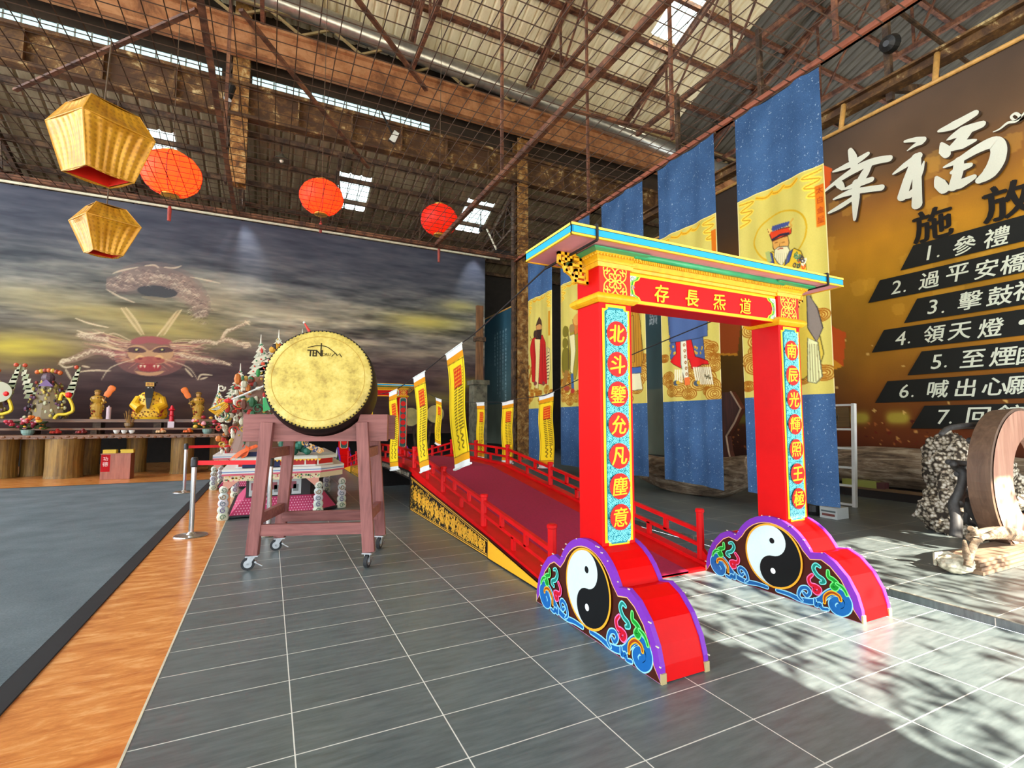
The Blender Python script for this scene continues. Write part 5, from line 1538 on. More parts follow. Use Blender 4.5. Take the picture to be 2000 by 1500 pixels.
for i in range(k):
    q0 = 2 * pi * i / k; q1 = 2 * pi * (i + .5) / k; q2 = 2 * pi * (i + 1) / k; rr = R0 + .009
    P = lambda q, h: D(rr * cos(q), rr * sin(q), h)
    b.add([P(q0, -.030), P(q1, -.008), P(q2, -.030), P(q2, -.05), P(q0, -.05)], [(0, 1, 2, 3, 4)])
b.build('scalloped_band', plain('black_band', (22, 16, 14), .4), DR)
A = Art(); INK = (52, 44, 20)
lx, lz = .02, .235
# brand mark read from the photo: TEN with a roof stroke, small DRUM
for i, ch in enumerate('TEN'): A.text(ch, lx - .108 + .038 * i, lz, .062, INK, fit=.062, bold=.03); A.layer()
A.stroke([(lx - .018, lz + .10), (lx - .018, lz - .028)], .011, INK)
A.stroke(smooth([(lx - .135, lz + .052), (lx - .06, lz + .072), (lx + .02, lz + .068), (lx + .08, lz + .03), (lx + .125, lz - .012)], 6), .008, INK)
for i, ch in enumerate('DRU'): A.layer(); A.text(ch, lx + .01 + .024 * i, lz - .012, .028, INK, weight=.0, fit=.026)
A.layer(); A.stroke([(lx + .078, lz - .03), (lx + .108, lz + .006), (lx + .125, lz - .022), (lx + .147, lz + .0), (lx + .166, lz - .034)], .008, INK)
b = MB(); A.geom(b, lambda x, y, h: D(x, y, .012 + h), .001, .0004); b.build('brand_mark', M_matpaint, DR)

# ================================================================ STANCHIONS
M_chrome = plain('brushed_steel', (206, 206, 204), .22, .95, var=.05)
M_belt = plain('red_belt', (226, 10, 22), .6, var=.04)
def stanchion(label, x, y, belt_to=None):
    o = thing('stanchion', label, 'stanchion', (x, y, 0.0 if x > -.55 else .011), 0, 'rope stanchions with red belts')
    b = MB(); b.lathe([(.17, 0), (.172, .008), (.165, .018), (.05, .026), (.03, .05)], 32); b.build('base', M_chrome, o, smooth=False)
    b = MB(); b.lathe([(.026, .02), (.026, .78)], 18); b.build('post', M_chrome, o, smooth=False)
    b = MB(); b.lathe([(.034, .775), (.036, .79), (.036, .86), (.028, .885), (.001, .888)], 18); b.build('head', plain('black_plastic_head', (40, 40, 42), .4), o)
    if belt_to:
        p = Vector((belt_to[0] - x, belt_to[1] - y, 0)); d = p.normalized()
        b = MB(); b.bar(Vector((0, 0, .822)) + d * .036, p - d * .04 + Vector((0, 0, .822)), .004, .05); b.build('belt', M_belt, o)
    return o
stanchion('front steel stanchion on the orange tiles left of the drum stand', -.285, 2.99, (.50, 2.70))
stanchion('rear steel stanchion on the carpet edge, farther from the drum', -.88, 7.06, (.9, 7.3))
stanchion('steel stanchion mostly hidden behind the left leg of the drum stand', .50, 2.70)

# ================================================================ PROCESSION FLOAT AND PAPER EFFIGY
M_float = vcol('float_paint', .5)
def carved_leg(b, p, h, wd=.10):
    col = (206, 212, 200)
    for k in range(5):
        z = h * (k + .5) / 5
        b.ball((p[0], p[1], z), wd * (.56 - .03 * k), 10, 6, [(206, 208, 186), (196, 206, 190), (206, 200, 206), (196, 204, 200), (210, 206, 190)][k], (1, .5, 1.0)); b.tube([(p[0] + q[0], p[1] - wd * .3, z + q[1]) for q in spiral(0, 0, wd * .3, 1.2, k, 1, 8, .3)], .006, 4, [(110, 140, 110), (120, 110, 150), (110, 130, 140), (150, 120, 80), (120, 140, 120)][k])
def float_cart(label, loc, W, Dp, ch):
    o = thing('procession_float', label, 'float', loc)
    def octo(d): return [(-W + d, -Dp + d), (W - ch - d * .4, -Dp + d), (W - d, -Dp + ch + d * .4), (W - d, Dp - d), (-W + d, Dp - d)]
    def ring(b, z0, z1, d0, d1, col):
        p, q = octo(d0), octo(d1); n = len(p)
        vs = [(x, y, z0) for x, y in p] + [(x, y, z1) for x, y in q]
        b.add(vs, [(i, (i + 1) % n, n + (i + 1) % n, n + i) for i in range(n)] + [tuple(range(n))[::-1], tuple(range(n, 2 * n))], col)
    b = MB(); ring(b, .04, .24, .10, .26, (190, 60, 104)); ring(b, .02, .04, .06, .06, (30, 28, 32)); A = Art()
    for i in range(60):
        for j in range(6):
            if (i + j) % 2 == 0: A.circ(-W + .16 + i * (2 * W - .5) / 60, .055 + j * .032, .009, (236, 190, 206), n=4)
    A.geom(b, lambda a, z, h: (a, -Dp + .10 + (z - .04) * .8 - .004, z), 0, 0); b.build('skirt', M_float, o)
    b = MB(); ring(b, .24, .52, .28, .28, (42, 34, 36))
    n = 5
    for k in range(n):
        x = -W + .34 + (2 * W - ch - .6) * (k + .5) / n
        b.bb(x - .085, x + .085, -Dp + .265, -Dp + .28, .26, .50, (214, 176, 180) if k % 2 else (196, 206, 206))
        b.bb(x - .06, x + .02, -Dp + .262, -Dp + .265, .34, .44, (150, 80, 90)); b.bb(x - .02, x + .05, -Dp + .262, -Dp + .265, .30, .40, (120, 130, 130))
    b.build('picture_panels', M_float, o)
    b = MB(); ring(b, .50, .575, .02, .02, (222, 206, 166)); ring(b, .575, .60, .0, .0, (206, 90, 110)); ring(b, .60, .615, 0, 0, (224, 226, 222)); ring(b, .615, .63, 0, 0, (120, 150, 190)); ring(b, .63, .66, .0, .0, (226, 226, 220))
    rs = random.Random(4); A = Art()
    for k in range(90): A.circ(rs.uniform(-W + .03, W - ch - .02), rs.uniform(.505, .57), rs.uniform(.006, .014), rs.choice([(190, 60, 60), (80, 150, 90), (210, 120, 150), (230, 180, 60)]), n=7)
    A.geom(b, lambda a, z, h: (a, -Dp + .018, z), 0, 0)
    for x, s in ((-W + .02, 1), (W - ch - .02, -1)):
        b.prism([(x, .50), (x + s * .17, .50), (x + s * .06, .40), (x, .37)], lambda a, z, q: (a, -Dp + .03 + q, z), -.015, .015, (216, 150, 130))
    b.build('apron', M_float, o)
    b = MB(); ring(b, .66, .76, .16, .16, (190, 24, 26)); ring(b, .66, .68, .15, .15, (220, 222, 220)); ring(b, .76, .80, .10, .10, (214, 214, 204)); ring(b, .80, .815, .12, .12, (170, 170, 160))
    x = -W + .16
    while x < W - ch: b.bb(x, x + .02, -Dp + .148, -Dp + .158, .67, .77, (222, 222, 216)); x += .17
    x = -W + .13
    while x < W - ch: b.prism([(x, .765), (x + .05, .765), (x + .025, .735)], lambda a, z, q: (a, -Dp + .10 + q, z), -.004, .004, (236, 186, 40)); x += .05
    b.build('upper_tier', M_float, o)
    for px, py in ((-W + .03, -Dp + .03), (W - ch - .02, -Dp + .03), (W - .02, -Dp + ch + .02), (-W + .05, Dp - .05), (W - .05, Dp - .05)):
        b = MB(); carved_leg(b, (px, py), .44, .13); b.build('leg', M_float, o)
    return o
float_cart('carved white and pink float base directly behind the drum stand', (.72, 5.0, 0), .79, 1.15, .36)
float_cart('second carved float base farther back, left behind the first', (.28, 7.9, 0), .75, .65, .2)
o = tag(MB().bb(.0, .46, -.02, .02, .0, .22, (30, 40, 80)).bb(.04, .42, -.025, -.02, .12, .15, (220, 224, 230)).bb(.1, .36, -.025, -.02, .06, .08, (200, 206, 220)).build('notice_board', M_float), 'dark blue notice board leaning on the float behind the belt', 'sign')
o.location = (.16, 3.95, .665); o.rotation_euler = (radians(-20), 0, 0)

EF = thing('paper_effigy', 'colourful paper warrior effigy with white serrated back flags behind the drum', 'statue', (.62, 5.0, .815))
def E(x, y, z): return (x - .62, y - 5.0, z - .815)
YE = 4.9
def epx(pts, y=YE): return ony(y, pts)
M_eff = vcol('paper_effigy_paint', .6)
rs = random.Random(12)
b = MB()
for k in range(420):
    t_ = rs.random(); x = .22 + rs.uniform(-.45, .62) * (1 - .5 * t_); z = .85 + t_ * 1.1; y = YE + rs.uniform(-.25, .28)
    b.ball(E(x, y, z), rs.uniform(.018, .05), 6, 4, rs.choice([(176, 40, 30), (196, 110, 40), (50, 100, 66), (206, 200, 176), (196, 160, 70), (110, 64, 50), (190, 184, 160), (214, 208, 190), (150, 136, 110), (84, 70, 64)]), (1, .8, rs.uniform(.5, 1.9)))
for k in range(26):
    t_ = rs.random(); x = .2 + rs.uniform(-.4, .5); z = .9 + t_ * .9; yb_ = YE - .22
    b.tube([E(p[0], yb_, p[1]) for p in spiral(x, z, rs.uniform(.04, .09), 1.2, rs.uniform(0, 6), rs.choice((1, -1)), 9, .3)], .012, 5, rs.choice([(214, 208, 190), (190, 60, 40), (60, 110, 80), (200, 160, 60)]))
b.build('costume', M_eff, EF)
b = MB(); b.lathe([(.44, .83), (.38, 1.0), (.28, 1.35), (.30, 1.55), (.22, 1.9), (.10, 2.0)], 16, Matrix.Translation(Vector(E(.36, YE + .1, 0)) ), (120, 84, 66)); b.build('body', M_eff, EF)
b = MB(); b.ball(E(.62, YE, 2.30), .15, 14, 10, (196, 130, 110)); b.build('head', M_eff, EF)
b = MB()
for k in range(9): b.ball(E(.48 + .03 * k, YE - .05, 2.42 + .05 * sin(k)), .055, 8, 6, (44, 28, 28) if k % 2 else (206, 150, 40))
b.build('crown', M_eff, EF)
def pennant(tip, bl, br, label_tip=True):
    (tx, tz), (lx_, lz_), (rx, rz) = epx([tip, bl, br])
    b = MB(); n = 9
    left = []; right = []
    for i in range(n + 1):
        t_ = i / n
        left.append((tx + (lx_ - tx) * t_, tz + (lz_ - tz) * t_)); right.append((tx + (rx - tx) * t_, tz + (rz - tz) * t_))
    yb = YE + .22
    for i in range(n):
        col = (222, 218, 196) if i % 2 else (196, 200, 180)
        l0, l1, r0, r1 = left[i], left[i + 1], right[i], right[i + 1]
        w_ = hypot(l1[0] - r1[0], l1[1] - r1[1]) * .12 + .012
        poly = [l0, (l1[0] - w_, l1[1] + .01), l1, ((l1[0] + r1[0]) / 2, (l1[1] + r1[1]) / 2 - .02), r1, (r1[0] + w_, r1[1] + .01), r0]
        b.prism(poly[::-1], lambda a, z, q: E(a, yb + q, z), -.012 - .004 * (i % 2), .012, col)
        for k in range(2 + i // 2):
            s = (k + .5) / (2 + i // 2); p = (l1[0] + (r1[0] - l1[0]) * s, l1[1] + (r1[1] - l1[1]) * s + .03)
            b.ball(E(p[0], yb - .02, p[1]), .014, 5, 4, rs.choice([(206, 60, 40), (60, 130, 90), (226, 222, 206), (226, 226, 210), (200, 170, 80)]))
    b.ball(E(tx + .02, yb - .02, tz - .14), .028, 8, 6, (206, 60, 50), (.7, .5, 1.6)); b.ball(E(left[4][0] * .35 + right[4][0] * .65, yb - .03, left[4][1]), .035, 5, 4, (214, 80, 50), (1, .4, .8))
    b.tube([E(tx, yb, tz + .12), E(tx, yb, tz - .1)], [.004, .02], 6, (226, 222, 206))
    b.build('back_flag', M_eff, EF)
pennant((468, 722), (440, 782), (488, 766)); pennant((509, 664), (478, 762), (540, 740)); pennant((545, 654), (505, 730), (575, 730)); pennant((592, 652), (565, 700), (620, 700)); pennant((424, 764), (412, 800), (442, 796))
b = MB(); (x0, z0), (x1, z1) = epx([(594, 630), (612, 660)]); b.tube([E(x0, YE, z0), E(x1, YE, z1)], [.01, .035], 8, (220, 70, 60)); b.ball(E(x0, YE, z0), .02, 6, 5, (226, 226, 220)); b.tube([E(x1, YE, z1), E(x1 + .1, YE, z1 - .5)], .03, 6, (150, 120, 160)); b.build('plume_staff', M_eff, EF)
b = MB(); (x0, z0), (x1, z1), (x2, z2) = epx([(408, 800), (446, 783), (520, 752)], 4.5)
b.tube([E(x0, 4.5, z0), E(x1, 4.5, z1)], [.008, .02], 6, (230, 180, 40)); b.tube([E(x1, 4.5, z1), E(x2, 4.5, z2)], .014, 6, (220, 220, 216)); b.ball(E(x1, 4.48, z1), .045, 8, 6, (222, 40, 50), (1.3, 1, .7))
for k in range(3): b.tube([E(x0, 4.5, z0), E(x0 + .10, 4.5, z0 - .03 - .025 * k), E(x1, 4.5, z1 - .02 - .03 * k)], .009, 5, (226, 170, 30))
b.build('spear', M_eff, EF)
b = MB(); (x0, z0), (x1, z1), (x2, z2) = epx([(520, 776), (528, 800), (520, 800)], 4.5); b.tube([E(x0, 4.5, z0), E(x1, 4.5, z1)], [.05, .10], 8, (30, 140, 70)); b.build('green_sleeve', M_eff, EF); b = MB(); b.ball(E(x0 - .12, 4.5, z0 + .36), .045, 8, 6, (40, 130, 60), (.7, .7, 1.4)); b.build('green_tassel', M_eff, EF)
b = MB()
for pts in ([(500, 868), (470, 880), (448, 897)], [(480, 870), (476, 885), (462, 893)]):
    q = epx(pts, 3.95); P = [[E(a, 3.95 + .01 * i, z), E(a + .045, 3.95, z - .03)] for i, (a, z) in enumerate(smooth(q, 4))]; b.grid(P, (226, 90, 24))
b.build('ribbon', M_eff, EF, solid=.004)
b = MB()
for k in range(40): b.ball(E(.80 + rs.uniform(-.2, .18), 4.05 + rs.uniform(-.05, .1), .84 + rs.uniform(0, .2)), rs.uniform(.03, .06), 7, 5, rs.choice([(30, 90, 70), (40, 110, 90), (24, 70, 60)]))
for k in range(7):
    x, z = .93 + .035 * k, .99 - .02 * k
    b.tube([E(p[0], 3.97, p[1]) for p in spiral(x, z, .045, 1.3, k, 1, 10, .3)], .012, 5, [(226, 170, 90), (60, 80, 130), (220, 200, 170)][k % 3])
b.build('cloud_base', M_eff, EF)
# ================================================================ ALTAR
M_altar = wood('dark_altar_plank', (128, 78, 36), (66, 36, 18), 2.0, 0, .35, coat=.2)
M_log = wood('ochre_log', (150, 116, 52), (88, 62, 26), 2.4, 2, .6)
AL = thing('altar_table', 'long dark plank altar on thick ochre log legs before the mural', 'table', (-4, 11.7, 0))
def T(x, y, z): return (x + 4, y - 11.7, z)
b = MB(); b.bb(-4.6, 3.55, -.72, .72, .905, .992)
for k in range(60): b.ball((-4.6 + k * .137, -.72, .935 + .02 * sin(k * 2.3)), .035, 6, 5, None, (1.3, .5, .8))
b.build('table_top', M_altar, AL)
for x, y, r in ((-3.79, 11.3, .345), (-3.62, 12.05, .30), (-5.1, 11.9, .30), (-4.62, 12.2, .24), (-1.48, 11.3, .25), (-2.6, 12.2, .22), (-6.9, 11.4, .34), (-.75, 12.1, .22)):
    b = MB(); n = 22; rs = random.Random(int(x * 100)); prof = [(r * 1.04, 0), (r * 1.0, .06), (r * .98, .3), (r, .6), (r * 1.02, .9)]
    b.lathe(prof, n, Matrix.Translation(Vector(T(x, y, .002))), None, 1.0, .96); b.build('log_leg', M_log, AL)
SH = thing('altar_shelf', 'raised plank shelf at the back of the long altar', 'shelf', (-4, 12.15, .992))
b = MB(); b.bb(-4.6, 3.4, -.22, .24, .29, .368); b.build('plank', M_altar, SH)
b = MB(); b.bb(-4.6, 3.4, -.42, -.22, .10, .15); b.build('lower_plank', M_altar, SH)
for x in np.arange(-4.4, 3.4, 1.25):
    b = MB(); b.bb(x - .08, x + .08, -.18, .2, 0, .29); b.bb(x - .06, x + .06, -.40, -.24, 0, .10); b.build('support', M_darksteel, SH)
M_stat = vcol('painted_statue', .4)
ZS = 1.36
def figure_base(name, label, cat, x, y, z, group=None): return thing(name, label, cat, (x, y, z), 0, group)
# enthroned deity in a dragon robe
o = figure_base('deity_statue', 'black bearded deity statue in a yellow dragon robe, centre of the altar', 'statue', -2.35, 12.1, ZS)
rows = []
for z, wx, wy in ((0, .30, .2), (.06, .36, .22), (.18, .37, .22), (.36, .33, .2), (.52, .29, .18), (.62, .25, .16), (.69, .17, .13), (.73, .08, .08)):
    rows.append([(wx * cos(a) * (1 + .05 * cos(7 * a)), wy * sin(a), z) for a in [2 * pi * k / 28 for k in range(29)]])
b = MB(); b.grid(rows, (236, 186, 30)); A = Art(); rs = random.Random(6)
for k in range(130):
    a = rs.uniform(.15, pi - .15) + pi; z = rs.uniform(.03, .66)
    wx = np.interp(z, [0, .06, .18, .36, .52, .62, .69], [.30, .36, .37, .33, .29, .25, .17]) + .008; wy = np.interp(z, [0, .06, .18, .36, .52, .62, .69], [.2, .22, .22, .2, .18, .16, .13]) + .008
    side = abs(cos(a)) > .6
    b.ball((wx * cos(a), wy * sin(a), z), rs.uniform(.012, .026), 6, 4, rs.choice([(150, 20, 16), (150, 20, 16), (196, 130, 20)]) if side and z < .45 else rs.choice([(140, 90, 14), (196, 140, 20), (110, 60, 16), (246, 206, 70)]), (1, .5, 1))
b.build('robe', M_stat, o, smooth=False)
b = MB(); b.ball((0, -.06, .80), .10, 14, 10, (52, 34, 26), (.85, .9, 1.15)); b.tube([(0, -.165, .80), (0, -.175, .775)], .014, 6, (60, 40, 30)); b.box((-.035, -.15, .82), (.03, .01, .01), None, (230, 226, 216)); b.box((.035, -.15, .82), (.03, .01, .01), None, (230, 226, 216)); b.build('head', M_stat, o)
b = MB()
for s_ in (-1, 1):
    b.tube([(s_ * .24, -.02, .56), (s_ * .30, -.12, .36), (s_ * .16, -.22, .26)], [.09, .12, .13], 12, (230, 176, 28)); b.ball((s_ * .27, -.20, .24), .06, 8, 6, (150, 24, 16), (1, .6, 1.2))
b.build('sleeves', M_stat, o)
b = MB(); b.prism([(-.10, .80), (.10, .80), (.075, .55), (.025, .27), (-.025, .27), (-.07, .55)], lambda a, z, q: (a, -.235 + q + .06 * (z > .7), z), -.02, .02, (10, 9, 10)); b.build('beard', M_stat, o)
b = MB(); b.box((0, -.06, .90), (.20, .2, .06), None, (30, 22, 20)); b.box((0, -.06, .96), (.26, .22, .03), None, (30, 20, 18)); b.box((0, -.165, .905), (.18, .012, .10), None, (222, 170, 60))
for k in range(5): b.box((-.06 + k * .03, -.175, .905), (.012, .008, .07), None, (120, 70, 20))
b.build('crown', M_stat, o)
def attendant(label, x, s):
    o = figure_base('attendant_statue', label, 'statue', x, 12.1, ZS, 'gilded attendants on the altar shelf')
    b = MB(); b.lathe([(.13, 0), (.13, .05), (.10, .07), (.12, .20), (.14, .32), (.10, .40), (.15, .50), (.13, .56), (.05, .60)], 14, None, (190, 146, 50), 1, .8)
    rs = random.Random(3)
    for k in range(46):
        a = rs.uniform(0, 6.28); z = rs.uniform(.1, .54); b.ball((.13 * cos(a), .105 * sin(a), z), rs.uniform(.014, .03), 6, 4, rs.choice([(226, 190, 90), (120, 76, 24), (150, 50, 20), (90, 60, 20)]))
    b.tube([(.10 * s, -.05, .52), (.19 * s, -.10, .42), (.12 * s, -.15, .40)], .03, 6, (196, 150, 56)); b.build('armour', M_stat, o)
    b = MB(); b.ball((0, -.02, .65), .06, 10, 8, (196, 150, 80)); b.lathe([(.07, .68), (.075, .71), (.04, .74)], 10, None, (150, 110, 40)); b.build('head', M_stat, o)
    b = MB(); b.tube([(.14 * s, -.14, .3), (.20 * s, -.14, .56)], .01, 6, (120, 80, 30)); M_ = Matrix.Rotation(s * .5, 4, 'Y') ; M_.translation = Vector((.27 * s, -.14, .70))
    b.lathe([(.055, -.15), (.075, -.08), (.065, .0), (.085, .08), (.07, .14), (.02, .16)], 12, M_, (226, 110, 20), 1, .25); b.build('fan', M_stat, o)
attendant('gilded attendant statue with orange fan, left of the deity statue', -3.45, 1)
attendant('gilded attendant statue with orange fan, right of the deity statue', -1.28, -1)
def dragon_effigy(label, x, y, z, seed, disc=False):
    o = figure_base('flagged_statue', label, 'statue', x, y, z, 'big flagged statues at the left of the altar')
    rs = random.Random(seed)
    b = MB()
    for k in range(230):
        t_ = rs.random(); b.ball((rs.uniform(-.42, .42) * (1 - .45 * t_), rs.uniform(-.14, .12), .04 + t_ * .87), rs.uniform(.015, .045), 6, 4, rs.choice([(186, 170, 90), (140, 124, 60), (100, 66, 96), (196, 196, 160), (150, 60, 44), (206, 184, 90), (80, 72, 56), (60, 50, 50)]), (1, 1, rs.uniform(.6, 1.8)))
    b.lathe([(.36, 0), (.34, .2), (.26, .5), (.2, .8), (.1, .92)], 14, None, (120, 100, 60), 1, .4)
    b.build('costume', M_stat, o)
    b = MB(); b.ball((0, -.1, .98), .13, 12, 10, (90, 70, 80)); b.prism([(-.14, .78), (.14, .78), (0, .95)], lambda a, z, q: (a, -.2 + q, z), -.02, .02, (110, 80, 130)); b.build('head', M_stat, o)
    b = MB()
    for k in range(7): b.ball((-.21 + k * .07, -.08, 1.12 + .05 * sin(k * pi / 6)), .055, 8, 6, [(206, 100, 40), (200, 160, 60), (150, 60, 40)][k % 3])
    b.build('crown', M_stat, o)
    for s in (-1, 1):
        b = MB()
        for i in range(7):
            t_ = i / 7; x0 = s * (.52 - .20 * t_ * 1.0); z0 = 1.25 - .75 * t_; w_ = .04 + .10 * t_
            b.prism([(x0 - w_ * .5, z0 + .02), (x0 + w_, z0 + .04), (x0 + w_ * .6, z0 - .12), (x0 - w_ * .9, z0 - .12)], lambda a, zz_, q: (a, .05 + q, zz_), -.02, .02, (206, 206, 176) if i % 2 else (160, 170, 130))
        b.ball((s * .48, .03, 1.28), .05, 8, 6, (200, 80, 50)); b.build('back_flag', M_stat, o)
    b = MB(); b.tube([(p[0] + .34, -.15, p[1]) for p in smooth([(-.08, .45), (-.04, .62), (.10, .48), (.18, .22), (.06, .12), (-.10, .10), (-.16, .0)], 4)], .035, 7, (226, 196, 40)); b.build('yellow_sash', M_stat, o)
    b = MB(); b.ball((.42, -.16, .58), .07, 10, 8, (226, 30, 26)); b.build('red_ball', M_stat, o)
    if disc:
        b = MB(); b.tube([(.28, -.2, .62), (.28, -.16, .62)], .24, 28, (176, 176, 150)); b.build('pale_disc', M_stat, o)
dragon_effigy('multicoloured statue with serrated flags behind the left flower bowl', -4.35, 11.95, 1.36, 3)
dragon_effigy('flagged statue with a pale round disc at the left picture edge', -5.45, 11.9, 1.36, 5, True)
# small things on the altar
M_white = plain('white_porcelain', (232, 230, 222), .25, var=.03)
ZT_ = .992
tr = thing('tea_tray', 'round dark tea tray under three white cups on the altar', 'tray', (-2.68, 11.25, ZT_))
MB().lathe([(.26, 0), (.27, .02), (.25, .022), (.24, .012), (.001, .012)], 28).build('plate', M_altar, tr)
for i, (x, l) in enumerate(((-2.83, 'left white teacup on the dark altar tray'), (-2.68, 'middle white teacup on the dark altar tray'), (-2.53, 'right white teacup on the dark altar tray'))):
    o = MB().lathe([(.03, 0), (.034, .008), (.06, .05), (.066, .085), (.058, .085), (.03, .03), (.001, .025)], 18, Matrix.Translation((0, 0, 0))).build('teacup', M_white)
    o.location = (x, 11.22, ZT_ + .013); tag(o, l, 'cup', 'white teacups on the tray')
M_fruitplate = plain('dark_dish', (60, 40, 30), .4)
def fruit(label, x, y, cols, r=.04, k=9, grp='fruit dishes on the altar'):
    o = thing('fruit_dish', label, 'dish', (x, y, ZT_), 0, grp)
    MB().lathe([(.08, 0), (.15, .03), (.145, .035), (.001, .015)], 20).build('dish', M_fruitplate, o)
    rs = random.Random(int(abs(x) * 50))
    for i in range(k):
        a = 2 * pi * i / max(1, k - 2); rr = .075 if i < k - 2 else .03
        b = MB(); b.ball((rr * cos(a), rr * sin(a), .055 + (0 if i < k - 2 else .05)), r, 8, 6, rs.choice(cols)); b.build('fruit', M_stat, o)
fruit('dish of dark red fruit left of the tea tray on the altar', -3.5, 11.25, [(150, 30, 20), (110, 20, 20)])
fruit('dish of pale buns right of the tea tray on the altar', -1.95, 11.25, [(214, 170, 120), (206, 110, 60)])
fruit('dish of oranges near the right end of the altar', -1.38, 11.25, [(230, 120, 20), (214, 90, 20)])
fruit('dish of red and orange fruit beside the left flower bowl', -3.98, 11.3, [(206, 70, 30), (180, 40, 30)])
def flowers(label, x, y, seed, big=1.0):
    o = thing('flower_bowl', label, 'flowers', (x, y, ZT_), 0, 'flower bowls on the altar')
    MB().lathe([(.08, 0), (.11, .05), (.12, .12), (.10, .12), (.001, .1)], 16).build('bowl', plain('grey_green_bowl', (130, 160, 150), .3), o)
    rs = random.Random(seed)
    b = MB()
    for k in range(50): b.ball((rs.uniform(-.3, .3) * big, rs.uniform(-.12, .15), .14 + rs.random() * .16), rs.uniform(.02, .05), 6, 4, rs.choice([(30, 60, 24), (20, 44, 20), (60, 80, 30)]), (1.4, 1, .5))
    b.build('leaves', M_stat, o)
    for k in range(26):
        b = MB(); b.ball((rs.uniform(-.32, .32) * big, rs.uniform(-.2, .1), .16 + rs.random() * .26), rs.uniform(.025, .06), 8, 6, rs.choice([(150, 20, 40), (190, 40, 60), (220, 150, 160), (226, 120, 40), (120, 20, 50), (226, 180, 60)]), (1, .8, .8)); b.build('flower', M_stat, o)
flowers('bowl of red and pink flowers before the left flagged statue', -4.42, 11.15, 5)
flowers('bowl of magenta flowers at the right end of the altar', -.95, 11.15, 8)
def cyl_thing(name, label, cat, x, y, z, prof, col, grp=None, rough=.4):
    o = MB().lathe(prof, 14, None, col).build(name, M_stat); o.location = (x, y, z); return tag(o, label, cat, grp)
cyl_thing('candle', 'pale pink candle beside the left attendant statue', 'candle', -3.18, 11.98, ZS, [(.05, 0), (.05, .30), (.02, .31), (.01, .34)], (206, 180, 186))
o = thing('candle_lamp', 'red pagoda shaped altar lamp on a white block right of the deity statue', 'lamp', (-1.83, 11.83, 1.142))
MB().bb(-.07, .07, -.05, .05, 0, .16, (206, 190, 196)).build('block', M_stat, o)
MB().lathe([(.05, .16), (.045, .30), (.07, .31), (.045, .33), (.04, .44), (.08, .46), (.05, .50), (.02, .58)], 12, None, (206, 20, 40)).build('shade', M_stat, o)
o = thing('incense_pot', 'brass incense pot with thin sticks in front of the deity statue', 'pot', (-2.72, 11.83, 1.142))
MB().lathe([(.06, 0), (.10, .05), (.10, .12), (.07, .13), (.001, .11)], 16, None, (120, 90, 50)).build('pot', M_stat, o)
rs = random.Random(2); b = MB()
for k in range(16): x = rs.uniform(-.05, .05); y = rs.uniform(-.05, .05); b.tube([(x, y, .1), (x * 2.4, y * 2.4, .42 + rs.uniform(-.1, .05))], .004, 4, (170, 130, 60))
b.build('incense_sticks', M_stat, o)
cyl_thing('brass_jar', 'tall brown jar at the left end of the altar', 'jar', -5.05, 11.2, ZT_, [(.06, 0), (.08, .05), (.08, .2), (.06, .26), (.065, .28)], (120, 80, 40))
b = MB(); b.lathe([(.11, 0), (.12, .03), (.12, .22), (.06, .26), (.04, .30), (.0405, .33)], 16, None, (206, 210, 206)); o = b.build('plastic_bottle', M_stat); o.location = (-4.62, 12.62, 0.003); tag(o, 'white plastic bottle on the floor beneath the altar', 'bottle')
# offering box
bx = thing('offering_box', 'reddish brown wooden offering box in front of the altar', 'box', (-2.62, 10.55, 0.003))
MB().bb(-.27, .27, -.2, .2, 0, .56).build('body', wood('box_veneer', (176, 106, 84), (140, 78, 60), 2.0, 2, .35), bx)
MB().bb(-.28, .28, -.21, .21, .56, .575).build('lid', wood('box_veneer', (176, 106, 84), (140, 78, 60), 2.0, 2, .35), bx)
A = Art(); A.rect(-.265, .17, -.10, .55, (170, 16, 24)); A.layer()
A.text('功', -.185, .46, .09, (236, 220, 214), weight=.0, fit=.085); A.layer(); A.text('德', -.185, .34, .10, (236, 220, 214), weight=.0, fit=.10)
b = MB(); A.geom(b, lambda x, z, h: (x, -.2 - h, z), .001, .0006); b.build('red_sticker', M_matpaint, bx)
for x, l in ((-.15, 'left bundle of yellow joss paper on the offering box'), (.17, 'right bundle of yellow joss paper on the offering box')):
    b = MB(); n = 8
    for k in range(n): b.box((rs.uniform(-.006, .006), rs.uniform(-.006, .006), .005 + k * .010), (.24, .18, .009), None, [(232, 206, 60), (214, 170, 40)][k % 2])
    o = b.build('joss_paper', M_stat); o.location = (-2.62 + x, 10.55, .579); tag(o, l, 'paper bundle', 'joss paper on the offering box')
